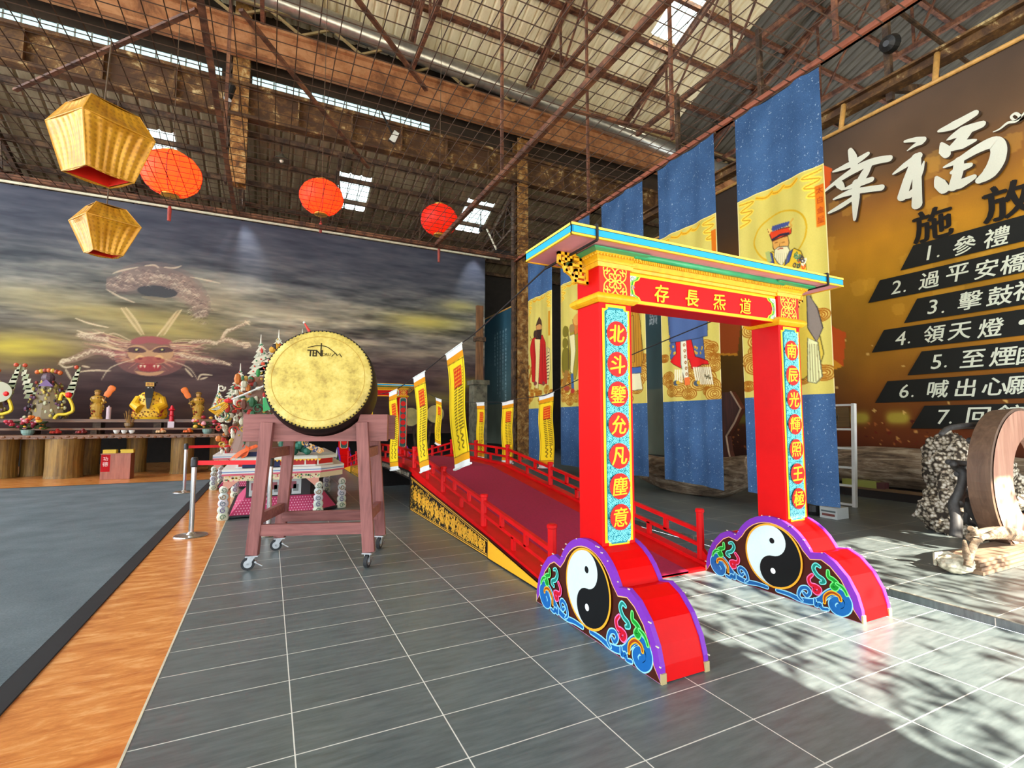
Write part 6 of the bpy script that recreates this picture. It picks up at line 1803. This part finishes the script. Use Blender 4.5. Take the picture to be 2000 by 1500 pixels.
# ================================================================ RIGHT SIDE: DRIFTWOOD, ROCK, LADDER
t = NT('weathered_driftwood')
f = t.noise(t.coord((3, .35, 3)), 5.0, 8, .7, .8); f2 = t.noise(t.coord(), 3.0, 4)
t.l(t.ramp(t.math('ADD', t.math('MULTIPLY', f, .7), t.math('MULTIPLY', f2, .3)), [(.36, lin((62, 48, 36))), (.5, lin((140, 118, 94))), (.64, lin((198, 182, 156)))]), t.b.inputs['Base Color'])
t.set(Roughness=.85); t.bump(f, .8, .03)
M_drift = t.m
def loggy(b, pts, radii, n=20, seed=1, flat=1.0, ripple=.10):
    """irregular log swept along pts"""
    rs = random.Random(seed); P = [Vector(p) for p in pts]; rows = []
    ph = [rs.uniform(0, 6.28) for _ in range(6)]
    for i, p in enumerate(P):
        d = (P[min(i + 1, len(P) - 1)] - P[max(i - 1, 0)]).normalized(); x = d.cross(Vector((0, 0, 1))).normalized(); z = x.cross(d)
        row = []
        for k in range(n + 1):
            a = 2 * pi * k / n
            r = radii[i] * (1 + ripple * (sin(3 * a + ph[0] + i * .3) * .5 + sin(7 * a + ph[1] + i * .11) * .4 + sin(11 * a + ph[2]) * .25))
            row.append(p + x * cos(a) * r * flat + z * sin(a) * r)
        rows.append(row)
    b.grid(rows)
    for row in (rows[0], rows[-1]): b.add(row[:-1], [tuple(range(n))])
ZP = .06
o = thing('driftwood_log', 'long boat shaped driftwood log behind the blue hanging scrolls', 'log', (7.0, 2.8, ZP))
q = smooth([(7.2, 4.5, .60), (7.1, 3.9, .42), (7.0, 3.2, .36), (7.0, 2.5, .34), (7.0, 1.9, .42), (7.05, 1.45, .58)], 6); n = len(q)
b = MB(); loggy(b, [(x - 7, y - 2.8, z - ZP) for x, y, z in q], [float(np.interp(i / (n - 1), [0, .15, .45, .75, 1], [.08, .22, .29, .30, .20])) for i in range(n)], 24, 4, 1.0, .12); b.build('trunk', M_drift, o, smooth=True)
o = thing('driftwood_stump', 'stacked driftwood slabs resting behind the boat shaped log', 'log', (7.85, 3.7, ZP))
for k, (p, q2, r) in enumerate((((0, .3, .35), (.1, -.2, .30), .28), ((-.05, .25, .75), (.0, -.2, .72), .20), ((.05, .1, 1.02), (0, -.25, 1.10), .14), ((.1, -.3, .2), (.2, -.3, 1.0), .10))):
    b = MB(); loggy(b, [Vector(p).lerp(Vector(q2), i / 6) for i in range(7)], [r * (.8 + .2 * sin(i)) for i in range(7)], 14, 20 + k, 1, .2); b.build('slab', M_drift, o)
o = thing('wooden_carving', 'tall wavy dark red wooden slab standing behind the driftwood log', 'carving', (8.3, 2.6, ZP))
pts = [tuple(p) for p in onx(8.3, [(1392, 770), (1432, 765), (1441, 780), (1452, 798), (1440, 825), (1424, 852), (1428, 880), (1436, 910), (1424, 955), (1396, 955), (1404, 900), (1400, 850), (1410, 820), (1396, 800)])]
b = MB(); b.prism([(y - 2.6, max(z - ZP, 0)) for y, z in pts], lambda a, z, w_: (w_, a, z), -.06, .06); b.build('slab', wood('dark_red_wood', (92, 46, 30), (48, 22, 16), 2, 2, .4), o)
b = MB(); b.tube([(-.075, y - 2.6, z - ZP) for y, z in onx(8.3, [(1432, 765), (1441, 780), (1452, 798), (1440, 825), (1424, 852), (1428, 880), (1436, 910), (1424, 955)])], .018, 6); b.build('pale_edge', plain('pale_wood_edge', (170, 140, 116), .5), o)
# second log on a low plinth at the wall
o = thing('plinth', 'low dark timber plinth along the golden wall banner', 'plinth', (9.6, 0, ZP))
b = MB(); b.bb(-.32, .35, -4.5, 4.0, 0, .16); b.build('base', plain('dark_plinth', (40, 32, 28), .7), o)
b = MB(); b.bb(-.36, -.30, -4.5, 4.0, .13, .175); b.build('edge_rail', plain('brown_rail', (122, 92, 60), .6), o)
o = thing('driftwood_log', 'thick round driftwood log on the plinth below the golden banner', 'log', (9.58, .4, .225))
q = smooth([(9.6, 2.2, .56), (9.6, 1.4, .55), (9.58, .6, .56), (9.58, -.2, .52), (9.56, -1.0, .50), (9.56, -1.6, .48)], 6); n = len(q)
b = MB(); loggy(b, [(x - 9.58, y - .4, z - .225) for x, y, z in q], [float(np.interp(i / (n - 1), [0, .25, .6, 1], [.26, .33, .31, .26])) for i in range(n)], 26, 9, .9, .05); b.build('trunk', M_drift, o, smooth=True)
p = at(1680, 940, x=9.3)
o = MB().bb(-.06, .06, -.28, .25, 0, .11, (150, 150, 70)).bb(-.06, .06, -.40, -.28, 0, .10, (90, 50, 50)).build('wood_offcut', M_stat); o.location = (9.29, p[1], .225); tag(o, 'yellow green wood block on the plinth behind the ladder', 'block')
# ladder
LD = thing('ladder', 'white wooden ladder with a carved plaque leaning near the golden banner', 'ladder', (8.1, .95, ZP))
M_white2 = plain('white_ladder_paint', (222, 222, 216), .5, var=.05)
yr_ = .62; yl_ = 1.30
for y in (yr_, yl_):
    b = MB(); b.bar((0.0, y - .95, 0), (.10, y - .95, 1.50), .045, .06, up=(1, 0, 0)); b.build('rail', M_white2, LD)
for v, z in ((0, .03), (1, .30), (2, .56), (3, .84), (4, 1.12), (5, 1.48)):
    b = MB(); b.bar((z * .067, yr_ - .95, z), (z * .067, yl_ - .95, z), .03, .03); b.build('rung', M_white2, LD)
b = MB(); b.bb(.075, .095, yr_ - .95 + .06, yl_ - .95 - .06, 1.15, 1.45); b.build('plaque', wood('plaque_wood', (110, 84, 44), (80, 58, 28), 2, 1, .6), LD)
b = MB()
for k in range(3): b.tube([(.070, .01 + (.05 + .04 * k) * cos(a), 1.30 + (.04 + .03 * k) * sin(a)) for a in [2 * pi * i / 16 for i in range(17)]], .008, 5)
for k in range(6): b.tube([(.070, .01 + .10 * cos(k), 1.30 + .08 * sin(k)), (.070, .01 + .12 * cos(k + 1.2), 1.30 + .09 * sin(k + 1.2))], .008, 5)
b.build('carved_knot', plain('carved_dark', (84, 64, 34), .6), LD)
# floor lamp box and adaptor under the near scroll
o = thing('floor_floodlight', 'small black and clear floodlight on the floor under the near scroll', 'lamp', (7.0, .52, ZP))
MB().lathe([(.07, 0), (.09, .05), (.09, .13), (.06, .15)], 14).build('housing', plain('black_metal', (30, 30, 30), .4), o)
MB().lathe([(.02, .10), (.12, .14), (.11, .19), (.02, .2)], 14, Matrix.Rotation(.5, 4, 'Y')).build('shade', plain('grey_plastic', (120, 116, 100), .4), o)
o = tag(MB().bb(-.12, .12, -.11, .11, 0, .14, (196, 200, 196)).bb(-.124, -.12, -.08, .08, .03, .06, (120, 60, 50)).bb(-.124, -.12, -.09, .09, .08, .10, (90, 100, 100)).build('plastic_box', M_stat), 'small whitish plastic box on the floor beside the floodlight', 'box'); o.location = (7.05, .28, ZP)
# coral rock
t = NT('pitted_coral_rock')
vo = t.n('ShaderNodeTexVoronoi'); vo.inputs['Scale'].default_value = 26.0; t.l(t.coord(), vo.inputs['Vector'])
f = t.noise(t.coord(), 9.0, 8, .75)
m = t.math('ADD', t.math('MULTIPLY', vo.outputs['Distance'], .55), t.math('MULTIPLY', f, .6))
t.l(t.ramp(m, [(.42, lin((226, 218, 202))), (.55, lin((168, 154, 130))), (.67, lin((58, 48, 38)))]), t.b.inputs['Base Color']); t.set(Roughness=.9); t.bump(m, .8, .03)
M_coral = t.m
def rocky(name, parent, c, r, sc, seed, m=None, amp=.35):
    bm = bmesh.new(); bmesh.ops.create_icosphere(bm, subdivisions=5, radius=1.0)
    from mathutils import noise
    for v in bm.verts:
        d = v.co.normalized(); k = 1 + amp * noise.fractal(d * 2.0 + Vector((seed, 0, 0)), 1.0, 2.0, 5) + amp * .45 * abs(noise.noise(d * 8 + Vector((0, seed, 0))))
        v.co = Vector((d.x * r * sc[0], d.y * r * sc[1], d.z * r * sc[2])) * k + Vector(c)
    me = bpy.data.meshes.new(name); bm.to_mesh(me); bm.free(); me.shade_smooth(); me.materials.append(m or M_coral)
    o = bpy.data.objects.new(name, me); COL.objects.link(o); o.parent = parent; return o
RK = thing('coral_rock', 'jagged pitted pale coral rock beside the wooden ring', 'rock', (7.55, -.85, ZP))
rocky('lower_boulder', RK, (-.22, .0, .24), .30, (.9, .85, .95), 1)
rocky('upper_boulder', RK, (.14, .12, .70), .32, (.8, .8, 1.15), 4)
rocky('side_boulder', RK, (.85, .15, .42), .48, (.9, .7, .95), 7)
# dark winding roots in front of the rock
RT = thing('dark_root', 'dark winding tree root draped over the coral rock', 'root', (7.4, -1.25, ZP))
M_root = wood('charred_root', (70, 68, 66), (36, 34, 34), 3, 2, .6)
YR = -1.25
def rt(pts, r0, r1, dy=0.0):
    q = smooth([(p[0] - 7.4, dy + .03 * sin(i * 2), max(p[1] - ZP, .02)) for i, p in enumerate(ony(YR, pts))], 5); n = len(q)
    b = MB(); b.tube(q, [r0 + (r1 - r0) * i / (n - 1) for i in range(n)], 8); b.build('branch', M_root, RT, smooth=True)
rt([(1838, 848), (1862, 836), (1895, 831), (1930, 833), (1948, 836)], .022, .04)
rt([(1924, 858), (1932, 840), (1950, 826), (1975, 815), (2010, 812)], .05, .035)
rt([(1972, 808), (1990, 824), (2010, 840)], .03, .04, .05)
rt([(1862, 905), (1872, 912), (1877, 925), (1872, 960), (1870, 985), (1864, 1015), (1862, 1048)], .03, .05)
rt([(1862, 903), (1880, 904), (1896, 906)], .028, .025, .04)
rt([(1877, 926), (1895, 928), (1908, 930)], .03, .022, .03)
rt([(1872, 985), (1885, 968), (1905, 960)], .045, .03)
rt([(1893, 910), (1896, 940), (1893, 965), (1900, 1000)], .03, .03, .05)
rt([(1890, 975), (1906, 972), (1922, 985)], .03, .02, .02)
rt([(1898, 965), (1897, 990), (1912, 1030), (1922, 1052)], .03, .03)
rt([(1912, 980), (1910, 1020), (1925, 1025)], .03, .03, .06)
rt([(1930, 990), (1940, 1020), (1934, 1050)], .035, .03, .06)
rt([(1965, 915), (1975, 900), (1992, 870), (2005, 850)], .03, .04, .12)
rt([(1894, 860), (1910, 866), (1922, 862)], .03, .03)
# wooden ring (moon shape) with log foot
RG = thing('wooden_ring', 'large upright pinkish wooden ring cut by the right picture edge', 'ring', (7.35, -1.5, ZP))
M_ringf = wood('pinkish_ring_wood', (208, 160, 138), (160, 112, 92), 1.6, 2, .35, coat=.2); M_ringe = wood('brown_ring_edge', (110, 84, 64), (78, 56, 42), 2, 2, .6)
def ringpts(rad, cx, cz, k=60): return [(cx + rad * cos(2 * pi * i / k), cz + rad * sin(2 * pi * i / k)) for i in range(k)]
ro = .67; cx, cz = 7.08 - 7.35, ro
out, inn = ringpts(ro, cx, cz), ringpts(.42, cx + .15, cz)
b = MB(); k = len(out); vs = []
for yy in (-.06, .10):
    vs += [(x, yy, z) for x, z in out] + [(x, yy, z) for x, z in inn]
fs = []
for i in range(k):
    j = (i + 1) % k; fs += [(i, j, k + j, k + i), (2 * k + i, 3 * k + i, 3 * k + j, 2 * k + j), (k + i, k + j, 3 * k + j, 3 * k + i)]
b.add(vs, fs); b.build('face', M_ringf, RG, bevel=.012)
b = MB(); fs = []
rim = ringpts(ro * 1.015, cx - .005, cz); vs = [(x, -.05, z) for x, z in rim] + [(x, .13, z) for x, z in ringpts(ro * .99, cx + .0, cz)]
b.add(vs, [(i, (i + 1) % k, k + (i + 1) % k, k + i) for i in range(k)]); b.build('rim', M_ringe, RG, solid=.03)
FT = thing('driftwood_fork', 'forked driftwood foot and plank base under the wooden ring', 'log', (6.72, -1.72, ZP))
def ft(pts, r, dy=0, m=M_drift, nm='branch'):
    q = smooth([(p[0] - 6.6, dy, max(p[1] - ZP, .015)) for p in ony(-1.75, pts)], 5); n = len(q)
    b = MB(); loggy(b, q, [float(np.interp(i / (n - 1), np.linspace(0, 1, len(r)), r)) for i in range(n)], 12, len(pts), 1, .12); b.build(nm, m, FT, smooth=True)
ft([(1885, 1112), (1890, 1088), (1902, 1062), (1925, 1050), (1955, 1036)], [.028, .028, .026, .022, .018])
ft([(1884, 1095), (1880, 1075), (1878, 1060)], [.03, .02, .01])
ft([(1902, 1062), (1900, 1045), (1890, 1036)], [.04, .03, .02])
ft([(1920, 1060), (1950, 1052), (1985, 1050), (2020, 1055)], [.03, .05, .055, .055], .10)
b = MB(); x0 = ony(-1.75, [(1895, 1100)])[0][0] - 6.6
for k in range(4): b.bb(x0 + .10 + .03 * (3 - k), x0 + 1.3, .04 - .02 * k, .3, .003, .03 + .022 * (3 - k))
b.build('plank_base', wood('old_planks', (150, 124, 100), (96, 74, 56), 2, 0, .8), FT)
o = thing('seashell', 'pale pitted shell lying on the floor before the ring', 'shell', (5.45, -1.57, ZP))
t = rocky('shell_body', o, (.09, .0, .075), .11, (1.15, 1.0, .62), 3, plain('shell_white', (206, 200, 176), .7, var=.3, scale=18, dark=(120, 112, 90)), .12); t.rotation_euler = (0, 0, -.4)
b = MB(); b.tube([(-.02, .06, .06), (.08, .10, .12), (.17, .05, .13), (.20, -.04, .10)], [.012, .02, .02, .012], 7); b.build('shell_lip', plain('shell_white', (206, 200, 176), .7), o)
o = thing('leafy_plant', 'green leaf showing through the wooden ring opening', 'plant', (9.0, -1.75, ZP))
for k in range(7):
    a = k * .9; b = MB(); P = []
    for i in range(7):
        s = i / 6; w_ = .075 * sin(pi * (s * .92 + .04)); cx_, cz_ = .55 * s * cos(a), .35 + .45 * s - .35 * s * s + .06 * (k % 3)
        P.append([(cx_ - w_ * sin(a) * .5, .55 * s * sin(a) * .6 + w_, cz_), (cx_, .55 * s * sin(a) * .6, cz_ - .02), (cx_ + w_ * sin(a) * .5, .55 * s * sin(a) * .6 - w_, cz_)])
    b.grid(P); b.build('leaf', plain('glossy_leaf', (50, 128, 56), .35, var=.2), o, solid=.003)
b = MB(); b.lathe([(.12, 0), (.16, .3), (.15, .35), (.001, .33)], 14); b.build('pot', plain('clay_pot', (120, 76, 54), .8), o)

# far side bits near the column
o = thing('stone_pillar', 'weathered grey stone pillar left of the blue wall scroll', 'pillar', (6.9, 12.1, .06))
MB().bb(-.24, .24, -.24, .24, 0, 2.5).build('shaft', plain('grey_stone', (112, 108, 88), .9, var=.3, scale=5), o); MB().bb(-.3, .3, -.3, .3, 2.5, 2.65).build('cap', plain('grey_stone', (112, 108, 88), .9), o)
o = thing('timber_post', 'old brown timber post above the stone pillar', 'post', (6.9, 12.0, 2.71))
MB().bb(-.12, .12, -.06, .06, 0, 2.6).build('plank', wood('old_timber', (136, 96, 60), (70, 46, 28), 2, 2, .8), o); MB().bb(-.2, .2, -.1, .08, 1.35, 1.5).build('clamp', M_darksteel, o)
for x, z, l, k in ((4.5, 1.45, 'left pale round drum behind the far end of the bridge', 0), (5.3, 1.55, 'right pale round drum behind the far end of the bridge', 1)):
    o = thing('round_drum', l, 'drum', (x, 11.95, .0 if x < 4.63 else .06), 0, 'pale round drums behind the bridge')
    z -= 0 if x < 4.63 else .06
    b = MB(); b.tube([(0, -.12, z), (0, .12, z)], .31, 30); b.build('shell', plain('brown_drum_shell', (70, 46, 34), .5), o)
    b = MB(); b.tube([(0, -.125, z), (0, -.12, z)], .285, 30); b.build('head', plain('pale_drum_hide', (196, 182, 116), .6, var=.2, scale=3), o)
    b = MB(); b.bar((-.25, 0, 0), (-.1, 0, z - .25), .06, .06); b.bar((.25, 0, 0), (.1, 0, z - .25), .06, .06); b.bar((-.2, 0, .4), (.2, 0, .4), .05, .05); b.build('stand', M_darksteel, o)
# ================================================================ LANTERNS AND LAMPS
t = NT('gold_brocade')
vo = t.n('ShaderNodeTexVoronoi'); vo.inputs['Scale'].default_value = 20.0; vo.inputs['Randomness'].default_value = 0.25; t.l(t.coord((1, 1, 1), 'UV'), vo.inputs['Vector'])
f = t.noise(t.coord(), 5.0, 4)
dots = t.math('LESS_THAN', vo.outputs['Distance'], .30)
c = t.ramp(f, [(.35, lin((184, 124, 20))), (.6, lin((210, 154, 38)))])
t.l(t.mix(t.math('MULTIPLY', dots, .55), c, lin((150, 96, 16))), t.b.inputs['Base Color']); t.set(Roughness=.38, Metallic=.25)
tw = t.n('ShaderNodeTexWave'); tw.inputs['Scale'].default_value = 3.0; tw.inputs['Distortion'].default_value = 4.0; t.l(t.coord((1, .15, 1), 'UV'), tw.inputs['Vector'])
t.bump(tw.outputs['Fac'], .35, .02)
M_brocade = t.m
M_redin = plain('red_lining', (230, 40, 20), .6)
def sky_lantern(label, x, y, zb, zs, zt, hb, hs, ht, rz, zhang):
    o = thing('sky_lantern', label, 'lantern', (x, y, zb), rz, 'gold sky lanterns under the wire net')
    o.rotation_euler = (.055, -.018, rz)
    def sq(h, z): return [(-h, -h, z), (h, -h, z), (h, h, z), (-h, h, z)]
    L0, L1, L2 = sq(hb, 0), sq(hs, zs - zb), sq(ht, zt - zb)
    def facets(name, A_, B_, m):
        me = bpy.data.meshes.new(name); vs = []; fs = []; uv = []
        for k in range(4):
            j = (k + 1) % 4; n = 8
            base = len(vs)
            for i in range(n + 1):
                for q in range(n + 1):
                    s, r = i / n, q / n
                    p = (Vector(A_[k]) * (1 - s) + Vector(A_[j]) * s) * (1 - r) + (Vector(B_[k]) * (1 - s) + Vector(B_[j]) * s) * r
                    sag = .035 * sin(pi * s) * sin(pi * r) * (hs / .4); d = Vector((p.x, p.y, 0)); d.normalize()
                    vs.append(p - d * sag + Vector((0, 0, -.02 * sin(pi * s) * (r > .99 or r < .01)))); uv.append((s * 2 * hs, r * (B_[0][2] - A_[0][2])))
            for i in range(n):
                for q in range(n): a = base + i * (n + 1) + q; fs.append((a, a + n + 1, a + n + 2, a + 1))
        me.from_pydata([tuple(v) for v in vs], [], fs); ul = me.uv_layers.new(name='UVMap')
        for lp in me.loops: ul.data[lp.index].uv = uv[lp.vertex_index]
        me.materials.append(m); ob = bpy.data.objects.new(name, me); COL.objects.link(ob); ob.parent = o
        q_ = ob.modifiers.new('thickness', 'SOLIDIFY'); q_.thickness = .006; return ob
    facets('lower_shade', L0, L1, M_brocade); facets('upper_shade', L1, L2, M_brocade)
    b = MB(); b.add(L2, [(0, 1, 2, 3)]); b.build('top_panel', M_brocade, o, solid=.005)
    k = .86
    b = MB(); I0, I1 = [(p[0] * k, p[1] * k, p[2] + .0) for p in L0], [(p[0] * k, p[1] * k, p[2] - .01) for p in L1]
    for i in range(4): b.add([I0[i], I0[(i + 1) % 4], I1[(i + 1) % 4], I1[i]], [(0, 1, 2, 3)])
    b.add(I1, [(0, 1, 2, 3)]); b.build('lining', M_redin, o, solid=.003)
    b = MB()
    for i in range(4): b.bar(L0[i], L0[(i + 1) % 4], .012, .012); b.bar(L1[i], L1[(i + 1) % 4], .010, .010); b.bar(L0[i], L1[i], .010, .010); b.bar(L1[i], L2[i], .008, .008)
    b.build('frame', plain('gold_edge', (206, 150, 40), .5), o)
    top_ = o.rotation_euler.to_matrix().inverted() @ (Vector((round(x / .2) * .2, round((y - .1) / .2) * .2 + .1, zhang + .012)) - Vector((x, y, zb)))
    b = MB(); b.tube([(0, 0, zt - zb), top_], .008, 5); b.build('cord', plain('brown_cord', (90, 70, 50), .8), o)
sky_lantern('larger gold brocade sky lantern with red lining, hanging upper left', -1.234, 2.7, 3.861, 4.352, 4.585, .218, .333, .22, .712, ZM)
sky_lantern('smaller gold brocade sky lantern hanging below the larger one', -1.453, 3.9, 3.37, 3.748, 3.953, .148, .276, .15, .558, ZM)
t = NT('red_lantern_silk')
lw = t.n('ShaderNodeTexCoord'); sp = t.n('ShaderNodeSeparateXYZ'); t.l(lw.outputs['Object'], sp.inputs[0])
t.l(t.ramp(t.noise(t.coord(), 5, 3), [(.3, lin((196, 24, 18))), (.7, lin((222, 44, 28)))]), t.b.inputs['Base Color'])
t.set(Roughness=.5, Emission_Strength=0.0)
trn = t.n('ShaderNodeBsdfTranslucent'); trn.inputs[0].default_value = lin((240, 54, 26)); ms = t.n('ShaderNodeMixShader'); ms.inputs[0].default_value = .45
t.l(t.b.outputs[0], ms.inputs[1]); t.l(trn.outputs[0], ms.inputs[2]); t.l(ms.outputs[0], t.t.nodes['Material Output'].inputs[0])
M_lan = t.m
M_lgold = plain('lantern_gold', (220, 170, 60), .4, .4)
def red_lantern(label, u, v, y, r, glow, tassel_v, zhang):
    p = at(u, v, y=y); o = thing('red_lantern', label, 'lantern', tuple(p), 0, 'round red lanterns under the roof')
    b = MB(); n = 32; k = 14; rows = []
    for j in range(k + 1):
        th = pi * (.10 + .80 * j / k)
        rows.append([(r * sin(th) * cos(2 * pi * i / n) * (1 - .015 * (i % 2)), r * sin(th) * sin(2 * pi * i / n) * (1 - .015 * (i % 2)), r * .84 * cos(th)) for i in range(n + 1)])
    b.grid(rows); b.build('shade', M_lan, o, smooth=True)
    b = MB()
    for i in range(16):
        a = 2 * pi * i / 16; b.tube([(1.004 * r * sin(pi * (.1 + .8 * j / 10)) * cos(a), 1.004 * r * sin(pi * (.1 + .8 * j / 10)) * sin(a), r * .845 * cos(pi * (.1 + .8 * j / 10))) for j in range(11)], .004 if i % 4 else .008, 4)
    b.build('rib', plain('dark_red_rib', (150, 16, 10), .5), o)
    z = r * .80
    b = MB(); b.lathe([(r * .30, z - .04), (r * .31, z + .03), (r * .26, z + .035)], 20); b.build('top_ring', M_lgold, o)
    b = MB(); b.lathe([(r * .30, -z + .04), (r * .31, -z - .03), (r * .26, -z - .035)], 20); b.build('bottom_ring', M_lgold, o)
    zt = at(u, tassel_v, y=y)[2] - p[2]
    b = MB(); b.tube([(0, 0, -z - .03), (0, 0, (zt - z) / 2)], .008, 5); b.lathe([(.02, (zt - z) / 2 + .03), (.035, (zt - z) / 2 - .02), (.03, zt)], 8); b.build('tassel', plain('faded_red_tassel', (150, 70, 60), .8), o)
    b = MB(); b.tube([(0, 0, z + .03), (0, 0, roof_z(y) + .02 - p[2])], .008, 5); b.build('cord', plain('brown_cord', (90, 70, 50), .8), o)
    ld = bpy.data.lights.new('bulb', 'POINT'); ld.energy = glow; ld.color = (1, .62, .22); ld.shadow_soft_size = .07
    lo = bpy.data.objects.new('bulb', ld); lo.location = (0, 0, .0); lo.parent = o; COL.objects.link(lo)
red_lantern('left glowing red lantern, next to the larger gold sky lantern', 335, 340, 7.7, .52, 120, 432, 8.6)
red_lantern('middle red lantern, left of a bright roof skylight', 628, 386, 7.7, .46, 55, 455, 8.6)
red_lantern('right red lantern, smallest of the three, nearest the column', 858, 430, 7.7, .45, 8, 512, 8.6)
# lamps on the steelwork
M_blackm = plain('black_metal', (30, 30, 30), .4)
o = thing('spotlight', 'black spotlight on the brown post right of the big sky lantern', 'lamp', (-.70, 10.35, 9.9))
MB().lathe([(.06, -.35), (.10, -.3), (.11, 0), (.08, .06)], 12, Matrix.Rotation(.2, 4, 'Y')).build('housing', M_blackm, o); MB().lathe([(.10, -.37), (.001, -.372)], 12, Matrix.Rotation(.2, 4, 'Y')).build('lens', plain('pale_lens', (206, 206, 200), .2), o)
MB().bar((0, 0, .05), (0, .4, .3), .05, .05).build('bracket', M_blackm, o)
o = thing('floodlight', 'small square floodlight below the net, above the middle lantern', 'lamp', tuple(at(770, 268, y=7.2)))
MB().box((0, 0, 0), (.16, .05, .30), Matrix.Rotation(.45, 3, 'Y')).build('housing', M_blackm, o); MB().box((0, -.03, 0), (.14, .012, .27), Matrix.Rotation(.45, 3, 'Y')).build('lens', plain('white_lens', (220, 220, 210), .2), o)
MB().bar((-.05, .02, .1), (-.3, .02, .55), .03, .03).build('bracket', M_blackm, o)
o = thing('pendant_lamp', 'metal dish pendant lamp under the dark lean-to roof', 'lamp', tuple(at(550, 312, y=11.4)))
MB().lathe([(.24, -.03), (.23, 0), (.10, .06), (.05, .16), (.03, .2)], 20).build('shade', plain('grey_enamel', (120, 112, 96), .4, .5), o); MB().ball((0, 0, -.03), .06, 10, 8).build('bulb', plain('frosted_bulb', (230, 226, 210), .2), o)
MB().tube([(0, 0, .2), (0, 0, .45)], .012, 6).build('stem', M_blackm, o)
o = thing('spotlight', 'black spotlight with a white tube beside the rusty column', 'lamp', tuple(at(982, 497, y=10.75)))
MB().box((0, 0, 0), (.5, .18, .22)).build('housing', M_blackm, o); MB().box((.0, -.1, -.09), (.36, .03, .06)).build('lens', plain('white_lens', (220, 220, 210), .2), o)
MB().bar((.2, 0, 0), (.85, .1, 0), .05, .05).build('bracket', M_blackm, o)
MB().tube([(-.25, -.05, .1), (-.6, -.05, .75)], .03, 8).build('arm', plain('white_arm', (226, 222, 200), .4), o)
o = thing('round_lamp', 'small round lamp on the steelwork above the golden banner', 'lamp', tuple(at(1745, 86, x=10.3)))
MB().bar((0.05, 0, 0), (.2, .19, .05), .06, .06).build('bracket', M_blackm, o)
MB().lathe([(.10, 0), (.16, .08), (.13, .22), (.05, .26)], 16, Matrix.Rotation(-pi / 2 - .3, 4, 'Y')).build('housing', M_blackm, o); MB().lathe([(.12, -.005), (.001, -.006)], 16, Matrix.Rotation(-pi / 2 - .3, 4, 'Y')).build('lens', plain('amber_lens', (226, 190, 150), .2), o)

for u, v in ((470, 560), (925, 600)):   # two ceiling spotlights washing the mural
    p = at(u, v, y=13.0); o = thing('spotlight', 'small ceiling spotlight above the %s part of the dragon mural' % ('middle' if u < 600 else 'right'), 'lamp', (p[0], 12.35, 8.25))
    MB().lathe([(.05, -.14), (.07, -.12), (.06, .04), (.02, .08)], 12).build('housing', M_blackm, o); MB().bar((0, 0, .06), (0, 0, lean_z(12.35) - 8.25 - .02), .03, .03).build('stem', M_blackm, o)
    ld = bpy.data.lights.new('spot_beam', 'SPOT'); ld.energy = 260; ld.color = (.86, .92, 1); ld.spot_size = radians(46); ld.spot_blend = .9; ld.shadow_soft_size = .05
    lo = bpy.data.objects.new('spot_beam', ld); lo.parent = o; lo.location = (0, 0, -.16); lo.rotation_euler = Vector((0, .65, -2.2)).to_track_quat('-Z', 'Y').to_euler(); COL.objects.link(lo)

# ================================================================ TREE OUTSIDE (dappled shade on the floor)
TR = thing('shade_tree', 'leafy tree outside the open front of the hall', 'tree', (6.6, -10.6, 0))
b = MB(); loggy(b, [(.0, 0, i * .8) for i in range(7)], [.20 - .015 * i for i in range(7)], 10, 3); b.build('trunk', M_drift, TR)
rs = random.Random(21); b = MB()
for k in range(9000):
    x = rs.uniform(-4.4, 7.5); z = rs.uniform(3.4, 7.4); y = rs.gauss(0, .45)
    c0 = Vector((x, y, z)); a = rs.uniform(0, 6.28); r = rs.uniform(.035, .10)
    # loose clumps leave gaps for the sun
    if sin(x * 3.1 + 1.3 + 1.2 * sin(z * 1.7)) + sin(z * 4.6 + x * 1.4) * .9 + rs.uniform(-.8, .8) < (.20 if x < -2.0 else -.55): continue
    u_ = Vector((cos(a), rs.uniform(-.5, .5), sin(a))).normalized(); w_ = Vector((-sin(a), rs.uniform(-.5, .5), cos(a))).normalized()
    b.add([c0 - u_ * r, c0 + w_ * r * .4, c0 + u_ * r, c0 - w_ * r * .4], [(0, 1, 2, 3)])
o = b.build('foliage', plain('tree_leaf', (70, 110, 50), .6), TR); o['kind'] = 'stuff'
